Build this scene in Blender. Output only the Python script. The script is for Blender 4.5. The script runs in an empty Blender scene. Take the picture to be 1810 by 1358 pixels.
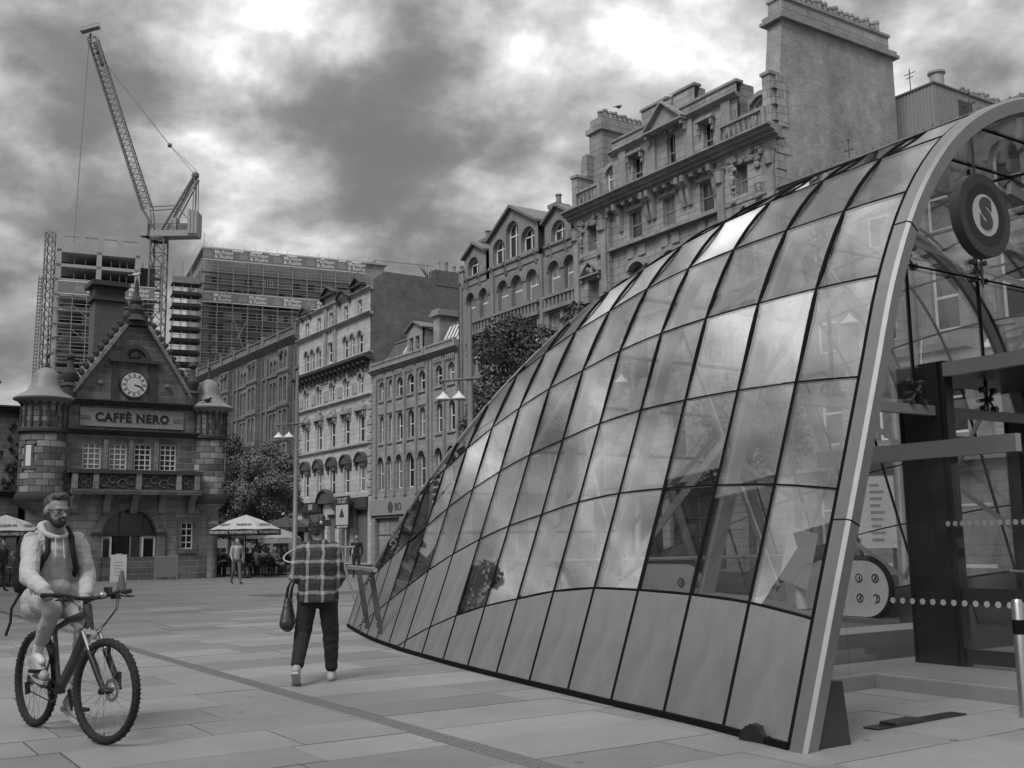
import bpy, bmesh, math, random
import numpy as np
from mathutils import Vector, Matrix, Euler
from mathutils.geometry import tessellate_polygon
random.seed(7); np.random.seed(7)
scene = bpy.context.scene
COL = scene.collection
R = math.radians

# ------------------------------------------------------------------ camera
PITCH = math.atan(281/1900.); ROLL = R(0.8); CAMH = 1.37
_F = Vector((0, math.cos(PITCH), math.sin(PITCH)))
_R0 = Vector((1, 0, 0)); _U0 = Vector((0, -math.sin(PITCH), math.cos(PITCH)))
_R = math.cos(ROLL)*_R0 - math.sin(ROLL)*_U0
_U = math.sin(ROLL)*_R0 + math.cos(ROLL)*_U0
CAM = Vector((0, 0, CAMH))
cam_d = bpy.data.cameras.new('camera'); cam = bpy.data.objects.new('camera', cam_d); COL.objects.link(cam)
cam_d.sensor_width = 36.0; cam_d.lens = 36.0*1900/1810; cam_d.clip_start = 0.05; cam_d.clip_end = 3000
m = Matrix.Identity(4)
for i in range(3):
    m[i][0] = _R[i]; m[i][1] = _U[i]; m[i][2] = -_F[i]; m[i][3] = CAM[i]
cam.matrix_world = m
scene.camera = cam

# ------------------------------------------------------------------ world: cloudy sky
SUN_EL, SUN_AZ = 50.0, -150.0        # azimuth measured from +Y towards +X
world = bpy.data.worlds.new('World'); scene.world = world; world.use_nodes = True
wn = world.node_tree.nodes; wl = world.node_tree.links; wn.clear()
def W(t, **k):
    n = wn.new(t)
    for a, b in k.items(): setattr(n, a, b)
    return n
def wmath(op, a, b=None, c=None):
    n = W('ShaderNodeMath', operation=op)
    for i, v in enumerate((a, b, c)):
        if v is None: continue
        if isinstance(v, (int, float)): n.inputs[i].default_value = v
        else: wl.new(v, n.inputs[i])
    return n.outputs[0]
tc = W('ShaderNodeTexCoord'); sep = W('ShaderNodeSeparateXYZ'); wl.new(tc.outputs['Generated'], sep.inputs[0])
zz = wmath('ADD', wmath('MAXIMUM', sep.outputs[2], 0.0), 0.62)
px = wmath('DIVIDE', sep.outputs[0], zz); py = wmath('DIVIDE', sep.outputs[1], zz)
comb = W('ShaderNodeCombineXYZ'); wl.new(px, comb.inputs[0]); wl.new(py, comb.inputs[1]); comb.inputs[2].default_value = 0.0
def wnoise(scale, detail, rough, dist, off, rot=-18, sy=1.15):
    mp = W('ShaderNodeMapping'); wl.new(comb.outputs[0], mp.inputs[0]); mp.inputs['Location'].default_value = off
    mp.inputs['Rotation'].default_value = (0, 0, R(rot)); mp.inputs['Scale'].default_value = (1.0, sy, 1)
    n = W('ShaderNodeTexNoise'); n.inputs['Scale'].default_value = scale; n.inputs['Detail'].default_value = detail
    n.inputs['Roughness'].default_value = rough; n.inputs['Distortion'].default_value = dist
    wl.new(mp.outputs[0], n.inputs['Vector']); return n.outputs['Fac']
n1 = wnoise(2.0, 3, 0.5, 0.1, (8.1, 1.4, 0)); n2 = wnoise(6.3, 10, 0.54, 0.14, (20.3, 5.2, 0)); n3 = wnoise(16, 8, 0.55, 0.15, (4.7, 2.2, 0))
nsum = wmath('ADD', wmath('ADD', wmath('MULTIPLY', n1, 0.25), wmath('MULTIPLY', n2, 0.60)), wmath('MULTIPLY', n3, 0.15))
ramp = W('ShaderNodeValToRGB'); wl.new(nsum, ramp.inputs[0])
er = ramp.color_ramp; er.interpolation = 'B_SPLINE'
er.elements[0].position = 0.36; er.elements[0].color = (0.055,)*3 + (1,)
er.elements[1].position = 0.65; er.elements[1].color = (0.60,)*3 + (1,)
for p_, v_ in ((0.43, 0.066), (0.475, 0.108), (0.52, 0.175), (0.565, 0.25), (0.61, 0.40)):
    e_ = er.elements.new(p_); e_.color = (v_, v_, v_, 1)
sky = W('ShaderNodeTexSky', sky_type='NISHITA'); sky.sun_disc = False
sky.sun_elevation = R(SUN_EL); sky.sun_rotation = R(SUN_AZ)
bw = W('ShaderNodeRGBToBW'); wl.new(sky.outputs[0], bw.inputs[0])
# clouds are lit by the same sky: cloud brightness in units of the clear sky, thin gaps let the sky through
# an overcast dome grows brighter towards the zenith (1 + 2 sin elevation)
cie = wmath('DIVIDE', wmath('ADD', 1.0, wmath('MULTIPLY', wmath('MAXIMUM', sep.outputs[2], 0.0), 2.0)), 1.45)
cl = wmath('MULTIPLY', wmath('MULTIPLY', ramp.outputs[0], cie), 11.8)
mx = wmath('ADD', wmath('MULTIPLY', cl, 0.90), wmath('MULTIPLY', bw.outputs[0], 0.10))
bg = W('ShaderNodeBackground'); wl.new(mx, bg.inputs['Color']); bg.inputs['Strength'].default_value = 0.10
out = W('ShaderNodeOutputWorld'); wl.new(bg.outputs[0], out.inputs['Surface'])

# ------------------------------------------------------------------ sun behind thin cloud
sl = bpy.data.lights.new('sun', 'SUN'); sl.energy = 1.15; sl.angle = R(24); sl.color = (1, 0.99, 0.98)
sun = bpy.data.objects.new('sun', sl); COL.objects.link(sun)
sd = Vector((math.sin(R(SUN_AZ))*math.cos(R(SUN_EL)), math.cos(R(SUN_AZ))*math.cos(R(SUN_EL)), math.sin(R(SUN_EL))))
sun.rotation_euler = sd.to_track_quat('Z', 'Y').to_euler(); sun.location = sd*60

vs = scene.view_settings; vs.view_transform = 'Standard'; vs.look = 'None'; vs.exposure = 1.1; vs.gamma = 1.0
vs.use_curve_mapping = False
scene.render.engine = 'CYCLES'
cy = scene.cycles; cy.max_bounces = 8; cy.diffuse_bounces = 3; cy.glossy_bounces = 4; cy.transmission_bounces = 6
cy.transparent_max_bounces = 32; cy.use_denoising = True; cy.sample_clamp_indirect = 6.0
try: cy.denoiser = 'OPENIMAGEDENOISE'
except Exception: pass
# ================================================================== helpers
def pray(x, y):            # direction through a pixel of the 1810 x 1358 photograph, used once to survey positions
    return _F + _R*((x-905)/1900.) - _U*((y-679)/1900.)
def at_ground(x, y, z=0.0):
    d = pray(x, y); return CAM + d*((z-CAM.z)/d.z)
def at_Y(x, y, Y):
    d = pray(x, y); return CAM + d*(Y/d.y)
TH = R(33.5)
T = Vector((-math.sin(TH), math.cos(TH), 0)); Uv = Vector((math.cos(TH), math.sin(TH), 0))

MATS = {}
def mat(name, v=0.3, rough=0.75, metal=0.0, noise=None, bump=None, spec=0.4, rand=0.0, brick=None, stain=None, streak=None, spots=None):
    """grey procedural material. noise=(scale,amount) bump=(scale,strength) rand=per-object spread
    brick=(w,h,mortar_size,mortar_value,spread) in local metres; stain=(scale,amount)"""
    if name in MATS: return MATS[name]
    M = bpy.data.materials.new(name); M.use_nodes = True
    nt = M.node_tree; N = nt.nodes; L = nt.links; b = N['Principled BSDF']
    b.inputs['Roughness'].default_value = rough; b.inputs['Metallic'].default_value = metal
    if 'Specular IOR Level' in b.inputs: b.inputs['Specular IOR Level'].default_value = spec
    def MA(op, a, c):
        n = N.new('ShaderNodeMath'); n.operation = op
        for i, q in enumerate((a, c)):
            if isinstance(q, (int, float)): n.inputs[i].default_value = q
            else: L.new(q, n.inputs[i])
        return n.outputs[0]
    co = N.new('ShaderNodeTexCoord').outputs['Object']
    val = None; hgt = None
    if brick:
        bwid, bh, ms, mv, spread = brick
        sp = N.new('ShaderNodeSeparateXYZ'); L.new(co, sp.inputs[0])
        cb = N.new('ShaderNodeCombineXYZ'); L.new(MA('ADD', sp.outputs[0], sp.outputs[1]), cb.inputs[0]); L.new(sp.outputs[2], cb.inputs[1])
        bt = N.new('ShaderNodeTexBrick'); L.new(cb.outputs[0], bt.inputs['Vector'])
        bt.inputs['Scale'].default_value = 1.0; bt.inputs['Brick Width'].default_value = bwid; bt.inputs['Row Height'].default_value = bh
        bt.inputs['Mortar Size'].default_value = ms; bt.inputs['Mortar Smooth'].default_value = 0.2
        for k, q in (('Color1', 1-spread), ('Color2', 1+spread), ('Mortar', mv)):
            bt.inputs[k].default_value = (q, q, q, 1)
        s1 = N.new('ShaderNodeRGBToBW'); L.new(bt.outputs['Color'], s1.inputs[0])
        val = MA('MULTIPLY', s1.outputs[0], v); hgt = MA('MULTIPLY', bt.outputs['Fac'], -1.0)
    if val is None: val = MA('ADD', v, 0.0)
    for spec_ in (noise, stain):
        if spec_:
            sc, am = spec_
            nz = N.new('ShaderNodeTexNoise'); nz.inputs['Scale'].default_value = sc; nz.inputs['Detail'].default_value = 7; nz.inputs['Roughness'].default_value = 0.62
            L.new(co, nz.inputs['Vector'])
            k = MA('ADD', 1.0, MA('MULTIPLY', MA('SUBTRACT', nz.outputs['Fac'], 0.5), am*2.4))
            val = MA('MULTIPLY', val, MA('MAXIMUM', k, 0.15))
    if streak:
        mp = N.new('ShaderNodeMapping'); mp.inputs['Scale'].default_value = (1, 1, 0.09); L.new(co, mp.inputs[0])
        nz = N.new('ShaderNodeTexNoise'); nz.inputs['Scale'].default_value = streak[0]; nz.inputs['Detail'].default_value = 5; L.new(mp.outputs[0], nz.inputs['Vector'])
        val = MA('MULTIPLY', val, MA('MAXIMUM', MA('ADD', 1.0, MA('MULTIPLY', MA('SUBTRACT', nz.outputs['Fac'], 0.5), streak[1]*2.6)), 0.2))
    if spots:
        geo = N.new('ShaderNodeNewGeometry')
        vo = N.new('ShaderNodeTexVoronoi'); vo.inputs['Scale'].default_value = spots[0]; L.new(geo.outputs['Position'], vo.inputs['Vector'])
        nz = N.new('ShaderNodeTexNoise'); nz.inputs['Scale'].default_value = 0.45; nz.inputs['Detail'].default_value = 8; nz.inputs['Roughness'].default_value = 0.65; L.new(geo.outputs['Position'], nz.inputs['Vector'])
        sp1 = MA('LESS_THAN', vo.outputs['Distance'], spots[1]); val = MA('MULTIPLY', val, MA('SUBTRACT', 1.0, MA('MULTIPLY', sp1, spots[2])))
        val = MA('MULTIPLY', val, MA('ADD', 1.0, MA('MULTIPLY', MA('SUBTRACT', nz.outputs['Fac'], 0.5), 0.75)))
    if rand:
        oi = N.new('ShaderNodeObjectInfo')
        val = MA('MULTIPLY', val, MA('ADD', 1-rand, MA('MULTIPLY', oi.outputs['Random'], 2*rand)))
    L.new(val, b.inputs['Base Color'])
    if bump:
        nz = N.new('ShaderNodeTexNoise'); nz.inputs['Scale'].default_value = bump[0]; nz.inputs['Detail'].default_value = 6
        L.new(co, nz.inputs['Vector'])
        h = nz.outputs['Fac'] if hgt is None else MA('ADD', nz.outputs['Fac'], MA('MULTIPLY', hgt, 1.2))
        bp = N.new('ShaderNodeBump'); bp.inputs['Strength'].default_value = bump[1]; bp.inputs['Distance'].default_value = 0.02
        L.new(h, bp.inputs['Height']); L.new(bp.outputs[0], b.inputs['Normal'])
        if metal < 0.5:
            rr = MA('ADD', rough-0.08, MA('MULTIPLY', nz.outputs['Fac'], 0.16)); L.new(rr, b.inputs['Roughness'])
    MATS[name] = M; return M

def glass_mat(name, tint=0.86, ior=1.5, rough=0.0, dirt=0.03):
    if name in MATS: return MATS[name]
    M = bpy.data.materials.new(name); M.use_nodes = True; nt = M.node_tree; N = nt.nodes; L = nt.links; N.clear()
    o = N.new('ShaderNodeOutputMaterial'); lw = N.new('ShaderNodeLayerWeight'); lw.inputs['Blend'].default_value = 0.5
    pw = N.new('ShaderNodeMath'); pw.operation = 'POWER'; L.new(lw.outputs['Facing'], pw.inputs[0]); pw.inputs[1].default_value = 3.0
    f0 = ((ior-1)/(ior+1))**2; fr = N.new('ShaderNodeMath'); fr.operation = 'MULTIPLY_ADD'; L.new(pw.outputs[0], fr.inputs[0]); fr.inputs[1].default_value = 1-f0; fr.inputs[2].default_value = f0
    tr = N.new('ShaderNodeBsdfTransparent'); tr.inputs['Color'].default_value = (tint, tint, tint, 1)
    gl = N.new('ShaderNodeBsdfGlossy'); gl.inputs['Roughness'].default_value = rough; gl.inputs['Color'].default_value = (0.95,)*3 + (1,)
    df = N.new('ShaderNodeBsdfDiffuse'); df.inputs['Color'].default_value = (0.4,)*3 + (1,)
    co = N.new('ShaderNodeTexCoord'); nz = N.new('ShaderNodeTexNoise'); nz.inputs['Scale'].default_value = 2.5; nz.inputs['Detail'].default_value = 8
    L.new(co.outputs['Object'], nz.inputs['Vector'])
    mu = N.new('ShaderNodeMath'); mu.operation = 'MULTIPLY'; L.new(nz.outputs['Fac'], mu.inputs[0]); mu.inputs[1].default_value = dirt*2
    m0 = N.new('ShaderNodeMixShader'); L.new(mu.outputs[0], m0.inputs[0]); L.new(tr.outputs[0], m0.inputs[1]); L.new(df.outputs[0], m0.inputs[2])
    m1 = N.new('ShaderNodeMixShader'); L.new(fr.outputs[0], m1.inputs[0]); L.new(m0.outputs[0], m1.inputs[1]); L.new(gl.outputs[0], m1.inputs[2])
    L.new(m1.outputs[0], o.inputs['Surface']); MATS[name] = M; return M

def empty(name, label=None, cat=None, loc=(0, 0, 0), rz=0.0, group=None, kind=None):
    o = bpy.data.objects.new(name, None); COL.objects.link(o); o.location = loc; o.rotation_euler = (0, 0, rz)
    o.empty_display_size = 0.2
    return tag(o, label, cat, group, kind)
def tag(o, label=None, cat=None, group=None, kind=None):
    if label: o['label'] = label
    if cat: o['category'] = cat
    if group: o['group'] = group
    if cat and not kind: kind = 'thing'
    if kind: o['kind'] = kind
    return o
def link(name, me, parent=None, loc=(0, 0, 0), rot=(0, 0, 0), scale=(1, 1, 1)):
    o = bpy.data.objects.new(name, me); COL.objects.link(o); o.parent = parent
    o.location = loc; o.rotation_euler = rot; o.scale = scale; return o
def copy_tree(o, parent=None):
    c = o.copy(); COL.objects.link(c); c.parent = parent
    for ch in list(o.children): copy_tree(ch, c)
    return c

class MB:
    def __init__(s): s.v = []; s.f = []; s.m = []
    def add(s, vs_, fs_, mi=0):
        n = len(s.v); s.v += [tuple(q) for q in vs_]
        for q in fs_: s.f.append(tuple(n+i for i in q)); s.m.append(mi)
        return s
    def box(s, x0, x1, y0, y1, z0, z1, mi=0):
        return s.add([(x0,y0,z0),(x1,y0,z0),(x1,y1,z0),(x0,y1,z0),(x0,y0,z1),(x1,y0,z1),(x1,y1,z1),(x0,y1,z1)],
              [(0,3,2,1),(4,5,6,7),(0,1,5,4),(1,2,6,5),(2,3,7,6),(3,0,4,7)], mi)
    def bar(s, p0, p1, w, h=None, up=(0, 0, 1), mi=0):
        """rectangular bar from p0 to p1, w across, h along up"""
        h = h or w; p0 = Vector(p0); p1 = Vector(p1); d = (p1-p0).normalized(); up = Vector(up)
        if abs(d.dot(up)) > 0.98: up = Vector((0, 1, 0)) if abs(d.y) < 0.9 else Vector((1, 0, 0))
        a = d.cross(up).normalized()*(w/2); b = a.cross(d).normalized()*(h/2)
        q = [p0-a-b, p0+a-b, p0+a+b, p0-a+b, p1-a-b, p1+a-b, p1+a+b, p1-a+b]
        return s.add(q, [(0,3,2,1),(4,5,6,7),(0,1,5,4),(1,2,6,5),(2,3,7,6),(3,0,4,7)], mi)
    def tube(s, p0, p1, r0, r1=None, n=10, caps=True, mi=0):
        r1 = r0 if r1 is None else r1; p0 = Vector(p0); p1 = Vector(p1); d = (p1-p0).normalized()
        a = d.orthogonal().normalized(); b = d.cross(a); vs_ = []
        for p, r in ((p0, r0), (p1, r1)):
            for i in range(n):
                t_ = 2*math.pi*i/n; vs_.append(p + a*(r*math.cos(t_)) + b*(r*math.sin(t_)))
        fs_ = [(i, (i+1) % n, n+(i+1) % n, n+i) for i in range(n)]
        if caps: fs_ += [tuple(range(n-1, -1, -1)), tuple(range(n, 2*n))]
        return s.add(vs_, fs_, mi)
    def path(s, pts, r, n=8, closed=False, mi=0, caps=True):
        pts = [Vector(p) for p in pts]; k = len(pts); vs_ = []; ref = None
        rr = r if isinstance(r, (list, tuple)) else [r]*k
        for i, p in enumerate(pts):
            if closed: d = pts[(i+1) % k]-pts[i-1]
            else: d = pts[min(i+1, k-1)]-pts[max(i-1, 0)]
            d.normalize()
            if ref is None: ref = d.orthogonal().normalized()
            ref = (ref - d*ref.dot(d)).normalized(); b = d.cross(ref)
            for j in range(n):
                t_ = 2*math.pi*j/n; vs_.append(p + ref*(rr[i]*math.cos(t_)) + b*(rr[i]*math.sin(t_)))
        fs_ = []
        for i in range(k if closed else k-1):
            i2 = (i+1) % k
            for j in range(n): fs_.append((i*n+j, i*n+(j+1) % n, i2*n+(j+1) % n, i2*n+j))
        if caps and not closed: fs_ += [tuple(range(n-1, -1, -1)), tuple((k-1)*n+j for j in range(n))]
        return s.add(vs_, fs_, mi)
    def lathe(s, prof, c=(0, 0, 0), n=20, mi=0, a0=0.0, a1=2*math.pi):
        full = abs(a1-a0-2*math.pi) < 1e-6; m_ = n if full else n+1; vs_ = []
        for r, z in prof:
            for i in range(m_):
                t_ = a0+(a1-a0)*i/n; vs_.append((c[0]+r*math.cos(t_), c[1]+r*math.sin(t_), c[2]+z))
        fs_ = []
        for k in range(len(prof)-1):
            for i in range(n):
                j = (i+1) % m_; fs_.append((k*m_+i, k*m_+j, (k+1)*m_+j, (k+1)*m_+i))
        return s.add(vs_, fs_, mi)
    def sphere(s, c, r, n=10, k=6, mi=0):
        r = (r, r, r) if isinstance(r, (int, float)) else r; vs_ = [(c[0], c[1], c[2]-r[2])]
        for i in range(1, k):
            p_ = -math.pi/2 + math.pi*i/k
            for j in range(n):
                t_ = 2*math.pi*j/n; vs_.append((c[0]+r[0]*math.cos(p_)*math.cos(t_), c[1]+r[1]*math.cos(p_)*math.sin(t_), c[2]+r[2]*math.sin(p_)))
        vs_.append((c[0], c[1], c[2]+r[2])); e = len(vs_)-1; fs_ = []
        for j in range(n): fs_.append((0, 1+(j+1) % n, 1+j)); fs_.append((e, e-n+j, e-n+(j+1) % n))
        for i in range(k-2):
            for j in range(n): fs_.append((1+i*n+j, 1+i*n+(j+1) % n, 1+(i+1)*n+(j+1) % n, 1+(i+1)*n+j))
        return s.add(vs_, fs_, mi)
    def extr(s, poly, y0, y1, mi=0):
        """polygon of (x,z) extruded along y"""
        n = len(poly); vs_ = [(x, y0, z) for x, z in poly] + [(x, y1, z) for x, z in poly]
        return s.add(vs_, [tuple(range(n)), tuple(range(2*n-1, n-1, -1))] + [(i, n+i, n+(i+1) % n, (i+1) % n) for i in range(n)], mi)
    def prof_x(s, prof, x0, x1, mi=0):
        """profile of (y,z) extruded along x"""
        n = len(prof); vs_ = [(x0, y, z) for y, z in prof] + [(x1, y, z) for y, z in prof]
        return s.add(vs_, [tuple(range(n-1, -1, -1)), tuple(range(n, 2*n))] + [(i, (i+1) % n, n+(i+1) % n, n+i) for i in range(n)], mi)
    def mesh(s, name, mats, smooth=False):
        me = bpy.data.meshes.new(name); me.from_pydata(s.v, [], s.f); me.validate(); me.update()
        for q in (mats if isinstance(mats, (list, tuple)) else [mats]): me.materials.append(q)
        if len(me.polygons) == len(s.m) and any(s.m): me.polygons.foreach_set('material_index', s.m)
        bm = bmesh.new(); bm.from_mesh(me); bmesh.ops.recalc_face_normals(bm, faces=bm.faces); bm.to_mesh(me); bm.free()
        if smooth:
            me.polygons.foreach_set('use_smooth', [True]*len(me.polygons))
            try: me.set_sharp_from_angle(angle=R(38))
            except Exception: pass
        me.update(); return me
    def build(s, name, mats, parent=None, smooth=False, loc=(0, 0, 0), rot=(0, 0, 0)):
        return link(name, s.mesh(name, mats, smooth), parent, loc, rot)

def text_mesh(body, size, mt, extrude=0.01, align='CENTER', bold=0.0, space=1.0, shear=0.0):
    cu = bpy.data.curves.new('lettering', 'FONT'); cu.body = body; cu.size = size; cu.extrude = extrude; cu.offset = bold
    cu.align_x = align; cu.align_y = 'CENTER'; cu.space_character = space; cu.shear = shear; cu.resolution_u = 3; cu.space_line = 0.8
    o = bpy.data.objects.new('lettering', cu); COL.objects.link(o)
    dg = bpy.context.evaluated_depsgraph_get(); me = bpy.data.meshes.new_from_object(o.evaluated_get(dg))
    bpy.data.objects.remove(o); bpy.data.curves.remove(cu); me.materials.clear(); me.materials.append(mt); return me

# ---- walls with real openings
def arc_pts(x0, x1, zs, ztop, n=10):
    """points over an arch from (x0,zs) to (x1,zs); ztop its crown"""
    w = (x1-x0)/2; h = ztop-zs; xm = (x0+x1)/2
    if h >= w*0.98:
        return [(xm - w*math.cos(math.pi*i/n), zs + h*math.sin(math.pi*i/n)) for i in range(n+1)]
    r = (w*w+h*h)/(2*h); a = math.asin(min(1, w/r)); zc = ztop-r
    return [(xm + r*math.sin(-a+2*a*i/n), zc + r*math.cos(-a+2*a*i/n)) for i in range(n+1)]
def op_loop(op, ins=0.0):
    x0, x1, z0, z1 = op[:4]; kind = op[4] if len(op) > 4 else 'flat'
    x0 += ins; x1 -= ins; z0 += ins; z1 -= ins
    if kind == 'flat': return [(x0, z0), (x1, z0), (x1, z1), (x0, z1)]
    zs = z1-(x1-x0)/2 if kind == 'round' else z1-(x1-x0)*0.2
    return [(x0, z0), (x1, z0)] + arc_pts(x0, x1, zs, z1)[::-1]
def wall(mb, outer, ops, y=0.0, depth=0.25, mi=0):
    loops = [outer] + [op_loop(o) for o in ops]
    flat = [p for l in loops for p in l]
    tris = tessellate_polygon([[Vector((p[0], p[1], 0)) for p in l] for l in loops])
    mb.add([(p[0], y, p[1]) for p in flat], [tuple(t_) for t_ in tris], mi)
    for l in loops[1:]:
        n = len(l); mb.add([(p[0], y, p[1]) for p in l] + [(p[0], y+depth, p[1]) for p in l],
               [(i, (i+1) % n, n+(i+1) % n, n+i) for i in range(n)], mi)
WCACHE = {}
def window(parent, op, y, frame_m, pane_m, style='sash', fw=0.07, name='window'):
    x0, x1, z0, z1 = op[:4]; kind = op[4] if len(op) > 4 else 'flat'
    w = round(x1-x0, 2); h = round(z1-z0, 2); key = (w, h, kind, style, frame_m.name, fw)
    if key not in WCACHE:
        o2 = (-w/2, w/2, 0, h, kind); mb = MB(); lo = op_loop(o2); li = op_loop(o2, fw); n = len(lo)
        vs_ = [(p[0], 0.0, p[1]) for p in lo] + [(p[0], 0.0, p[1]) for p in li] + [(p[0], 0.05, p[1]) for p in lo] + [(p[0], 0.05, p[1]) for p in li]
        fs_ = []
        for i in range(n):
            j = (i+1) % n; fs_ += [(i, j, n+j, n+i), (n+i, n+j, 3*n+j, 3*n+i), (2*n+i, 3*n+i, 3*n+j, 2*n+j)]
        mb.add(vs_, fs_)
        if style == 'sash': mb.box(-w/2+fw*.5, w/2-fw*.5, -0.005, 0.05, h*0.5-fw*.45, h*0.5+fw*.45)
        if style == 'sash2':
            mb.box(-w/2+fw*.5, w/2-fw*.5, -0.005, 0.05, h*0.5-fw*.45, h*0.5+fw*.45)
            mb.box(-fw*.3, fw*.3, 0.0, 0.045, h*0.5+fw*.45, h-fw*.6)
        if style == 'cross':
            mb.box(-w/2+fw*.5, w/2-fw*.5, -0.005, 0.05, h*0.62-fw*.4, h*0.62+fw*.4); mb.box(-fw*.4, fw*.4, 0.0, 0.045, fw*.5, h-fw*.6)
        if style.startswith('grid'):
            nx, nz = int(style[4]), int(style[5])
            for i in range(1, nx): x = -w/2+w*i/nx; mb.box(x-.022, x+.022, 0.004, 0.045, fw*.6, h-fw*.6)
            for k in range(1, nz): z = h*k/nz; mb.box(-w/2+fw*.6, w/2-fw*.6, 0.0, 0.042, z-.022, z+.022)
        fm = mb.mesh('window_frame', frame_m)
        pm = MB(); l = op_loop(o2, fw*.8); half = h*0.5
        pm.add([(p[0], 0.03, p[1]) for p in l], [tuple(range(len(l)))])
        WCACHE[key] = (fm, pm.mesh('pane', pane_m))
    fm, pm = WCACHE[key]
    o = link(name, fm, parent, ((x0+x1)/2, y, z0))
    p = link('pane', pm, o)
    if pm.materials[0] is not pane_m:
        k2 = (key, pane_m.name)
        if k2 not in WCACHE:
            c = pm.copy(); c.materials.clear(); c.materials.append(pane_m); WCACHE[k2] = c
        p.data = WCACHE[k2]
    return o
def cornice(parent, x0, x1, z, proj, h, m_, y=0.0, name='cornice', steps=3):
    """stepped moulding: top at z, growing outwards (towards -y)"""
    pr = [(y+0.02, z-h)]
    for i in range(steps):
        yy = y-proj*(i+1)/steps; za = z-h+h*i/steps; pr += [(yy, za + h*0.12), (yy, z-h+h*(i+1)/steps)]
    pr += [(y+0.02, z)]
    return MB().prof_x(pr, x0, x1).build(name, m_, parent)
def balustrade(parent, x0, x1, z0, z1, m_, y=0.0, step=0.32, d=0.22, name='balustrade', rnd=True):
    mb = MB(); mb.box(x0, x1, y, y+d, z1-.13, z1); mb.box(x0, x1, y+.003, y+d-.003, z0, z0+.13)
    mb.box(x0-.001, x0+.2, y+.002, y+d+.01, z0+.13, z1-.13); mb.box(x1-.2, x1+.001, y+.002, y+d+.01, z0+.13, z1-.13)
    o = mb.build(name, m_, parent); n = max(1, int((x1-x0-.4)/step)); hh = z1-z0-.26
    key = ('bal', round(hh, 2), m_.name, rnd)
    if key not in WCACHE:
        b = MB()
        if rnd: b.lathe([(.05, 0), (.05, .06*hh), (.03, .1*hh), (.075, .35*hh), (.04, .65*hh), (.03, .8*hh), (.055, .92*hh), (.055, hh)], n=8)
        else: b.box(-.06, .06, -.07, .07, 0, hh)
        WCACHE[key] = b.mesh('baluster', m_, rnd)
    for i in range(n):
        link('baluster', WCACHE[key], o, (x0+.2+(x1-x0-.4)*(i+.5)/n, y+d/2, z0+.13))
    return o
# ================================================================== ground
M_pave = mat('paving sheet', 0.105, 0.85, noise=(0.6, 0.18), bump=(30, 0.15), brick=(1.35, 0.72, 0.012, 0.55, 0.10))
M_slab = mat('granite slab', 0.205, 0.62, noise=(2.6, 0.12), stain=(9, 0.10), bump=(55, 0.16), rand=0.22, spec=0.4, spots=(2.2, 0.075, 0.4))
M_joint = mat('joint sand', 0.02, 0.95, noise=(9, 0.3))
M_band = mat('dark paving band', 0.10, 0.8, noise=(1.5, 0.2), bump=(40, 0.1))
M_drain = mat('drain iron', 0.15, 0.6, 0.0, noise=(14, 0.25), bump=(70, 0.25))
M_black = mat('black rubber', 0.012, 0.9, spec=.1)
B0 = Vector((1.81, 7.36, 0))
gmb = MB(); N_ = 24
gmb.add([(-1600, -900, -0.012), (1600, -900, -0.012), (1600, 2300, -0.012), (-1600, 2300, -0.012)], [(0, 1, 2, 3)])
ground = gmb.build('ground', mat('far ground', 0.16, 0.9, noise=(0.05, 0.2))); tag(ground, kind='structure')
pavement = empty('pavement', loc=(0, 0, 0), rz=TH, kind='structure')
def loc2w(o_, a_, z=0.0): return B0 + Uv*o_ + T*a_ + Vector((0, 0, z))
def w2loc(p): d = Vector((p[0], p[1], 0))-B0; return d.dot(Uv), d.dot(T)
def pix(p):
    d = Vector(p)-CAM; z = d.dot(_F)
    if z < 0.3: return None
    return 905+1900*d.dot(_R)/z, 679-1900*d.dot(_U)/z
PW = lambda x, y: (x*math.cos(-TH)-y*math.sin(-TH), x*math.sin(-TH)+y*math.cos(-TH))   # world to paving axes
bx, by = PW(B0.x, B0.y)
unit = MB(); c_ = 0.006
unit.box(0, 1, 0, 1, -0.04, 0)
slab_me = unit.mesh('slab', M_slab)
DR = PW(-1.78, 9.87)[0]              # the drain runs along the second paving axis
rnd = random.Random(3); cand = []; vy = -9.0
rows = []
while vy < 62:
    hgt_ = rnd.choice((0.62, 0.78, 0.78, 0.9)); rows.append((vy, hgt_)); vy += hgt_
for vy, hgt_ in rows:
    for xa, xb in ((-40, DR-0.085), (DR+0.085, 22)):
        x = xa
        while x < xb-0.02:
            L_ = rnd.uniform(0.95, 1.75); L_ = min(L_, xb-x)
            if xb-(x+L_) < 0.35: L_ = xb-x
            cand.append((x, vy, L_, hgt_)); x += L_
keep = []
for x, y, L_, h_ in cand:
    vis = []
    for fx, fy in ((0, 0), (1, 0), (0, 1), (1, 1), (.5, .5)):
        lx, ly = x+L_*fx, y+h_*fy; wx = lx*math.cos(TH)-ly*math.sin(TH); wy = lx*math.sin(TH)+ly*math.cos(TH)
        p_ = pix((wx, wy, 0)); vis.append((p_, wx, wy))
    ok = any(p_ and -120 < p_[0] < 1930 and 900 < p_[1] < 1480 for p_, _, _ in vis)
    if not ok: continue
    o_, a_ = (x+L_/2-bx), (y+h_/2-by)
    if 1.55+h_/2+.4 < a_ < 11.0 and 1.7+a_*0.06 < o_ < 8.4: continue       # inside the canopy: its own floor
    if -0.1 < a_ < 2.3 and o_ > 3.5: continue
    d_ = math.hypot(vis[4][1], vis[4][2]); keep.append((d_, x, y, L_, h_, o_))
keep.sort(); far = MB(); n_ind = 0
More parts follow.
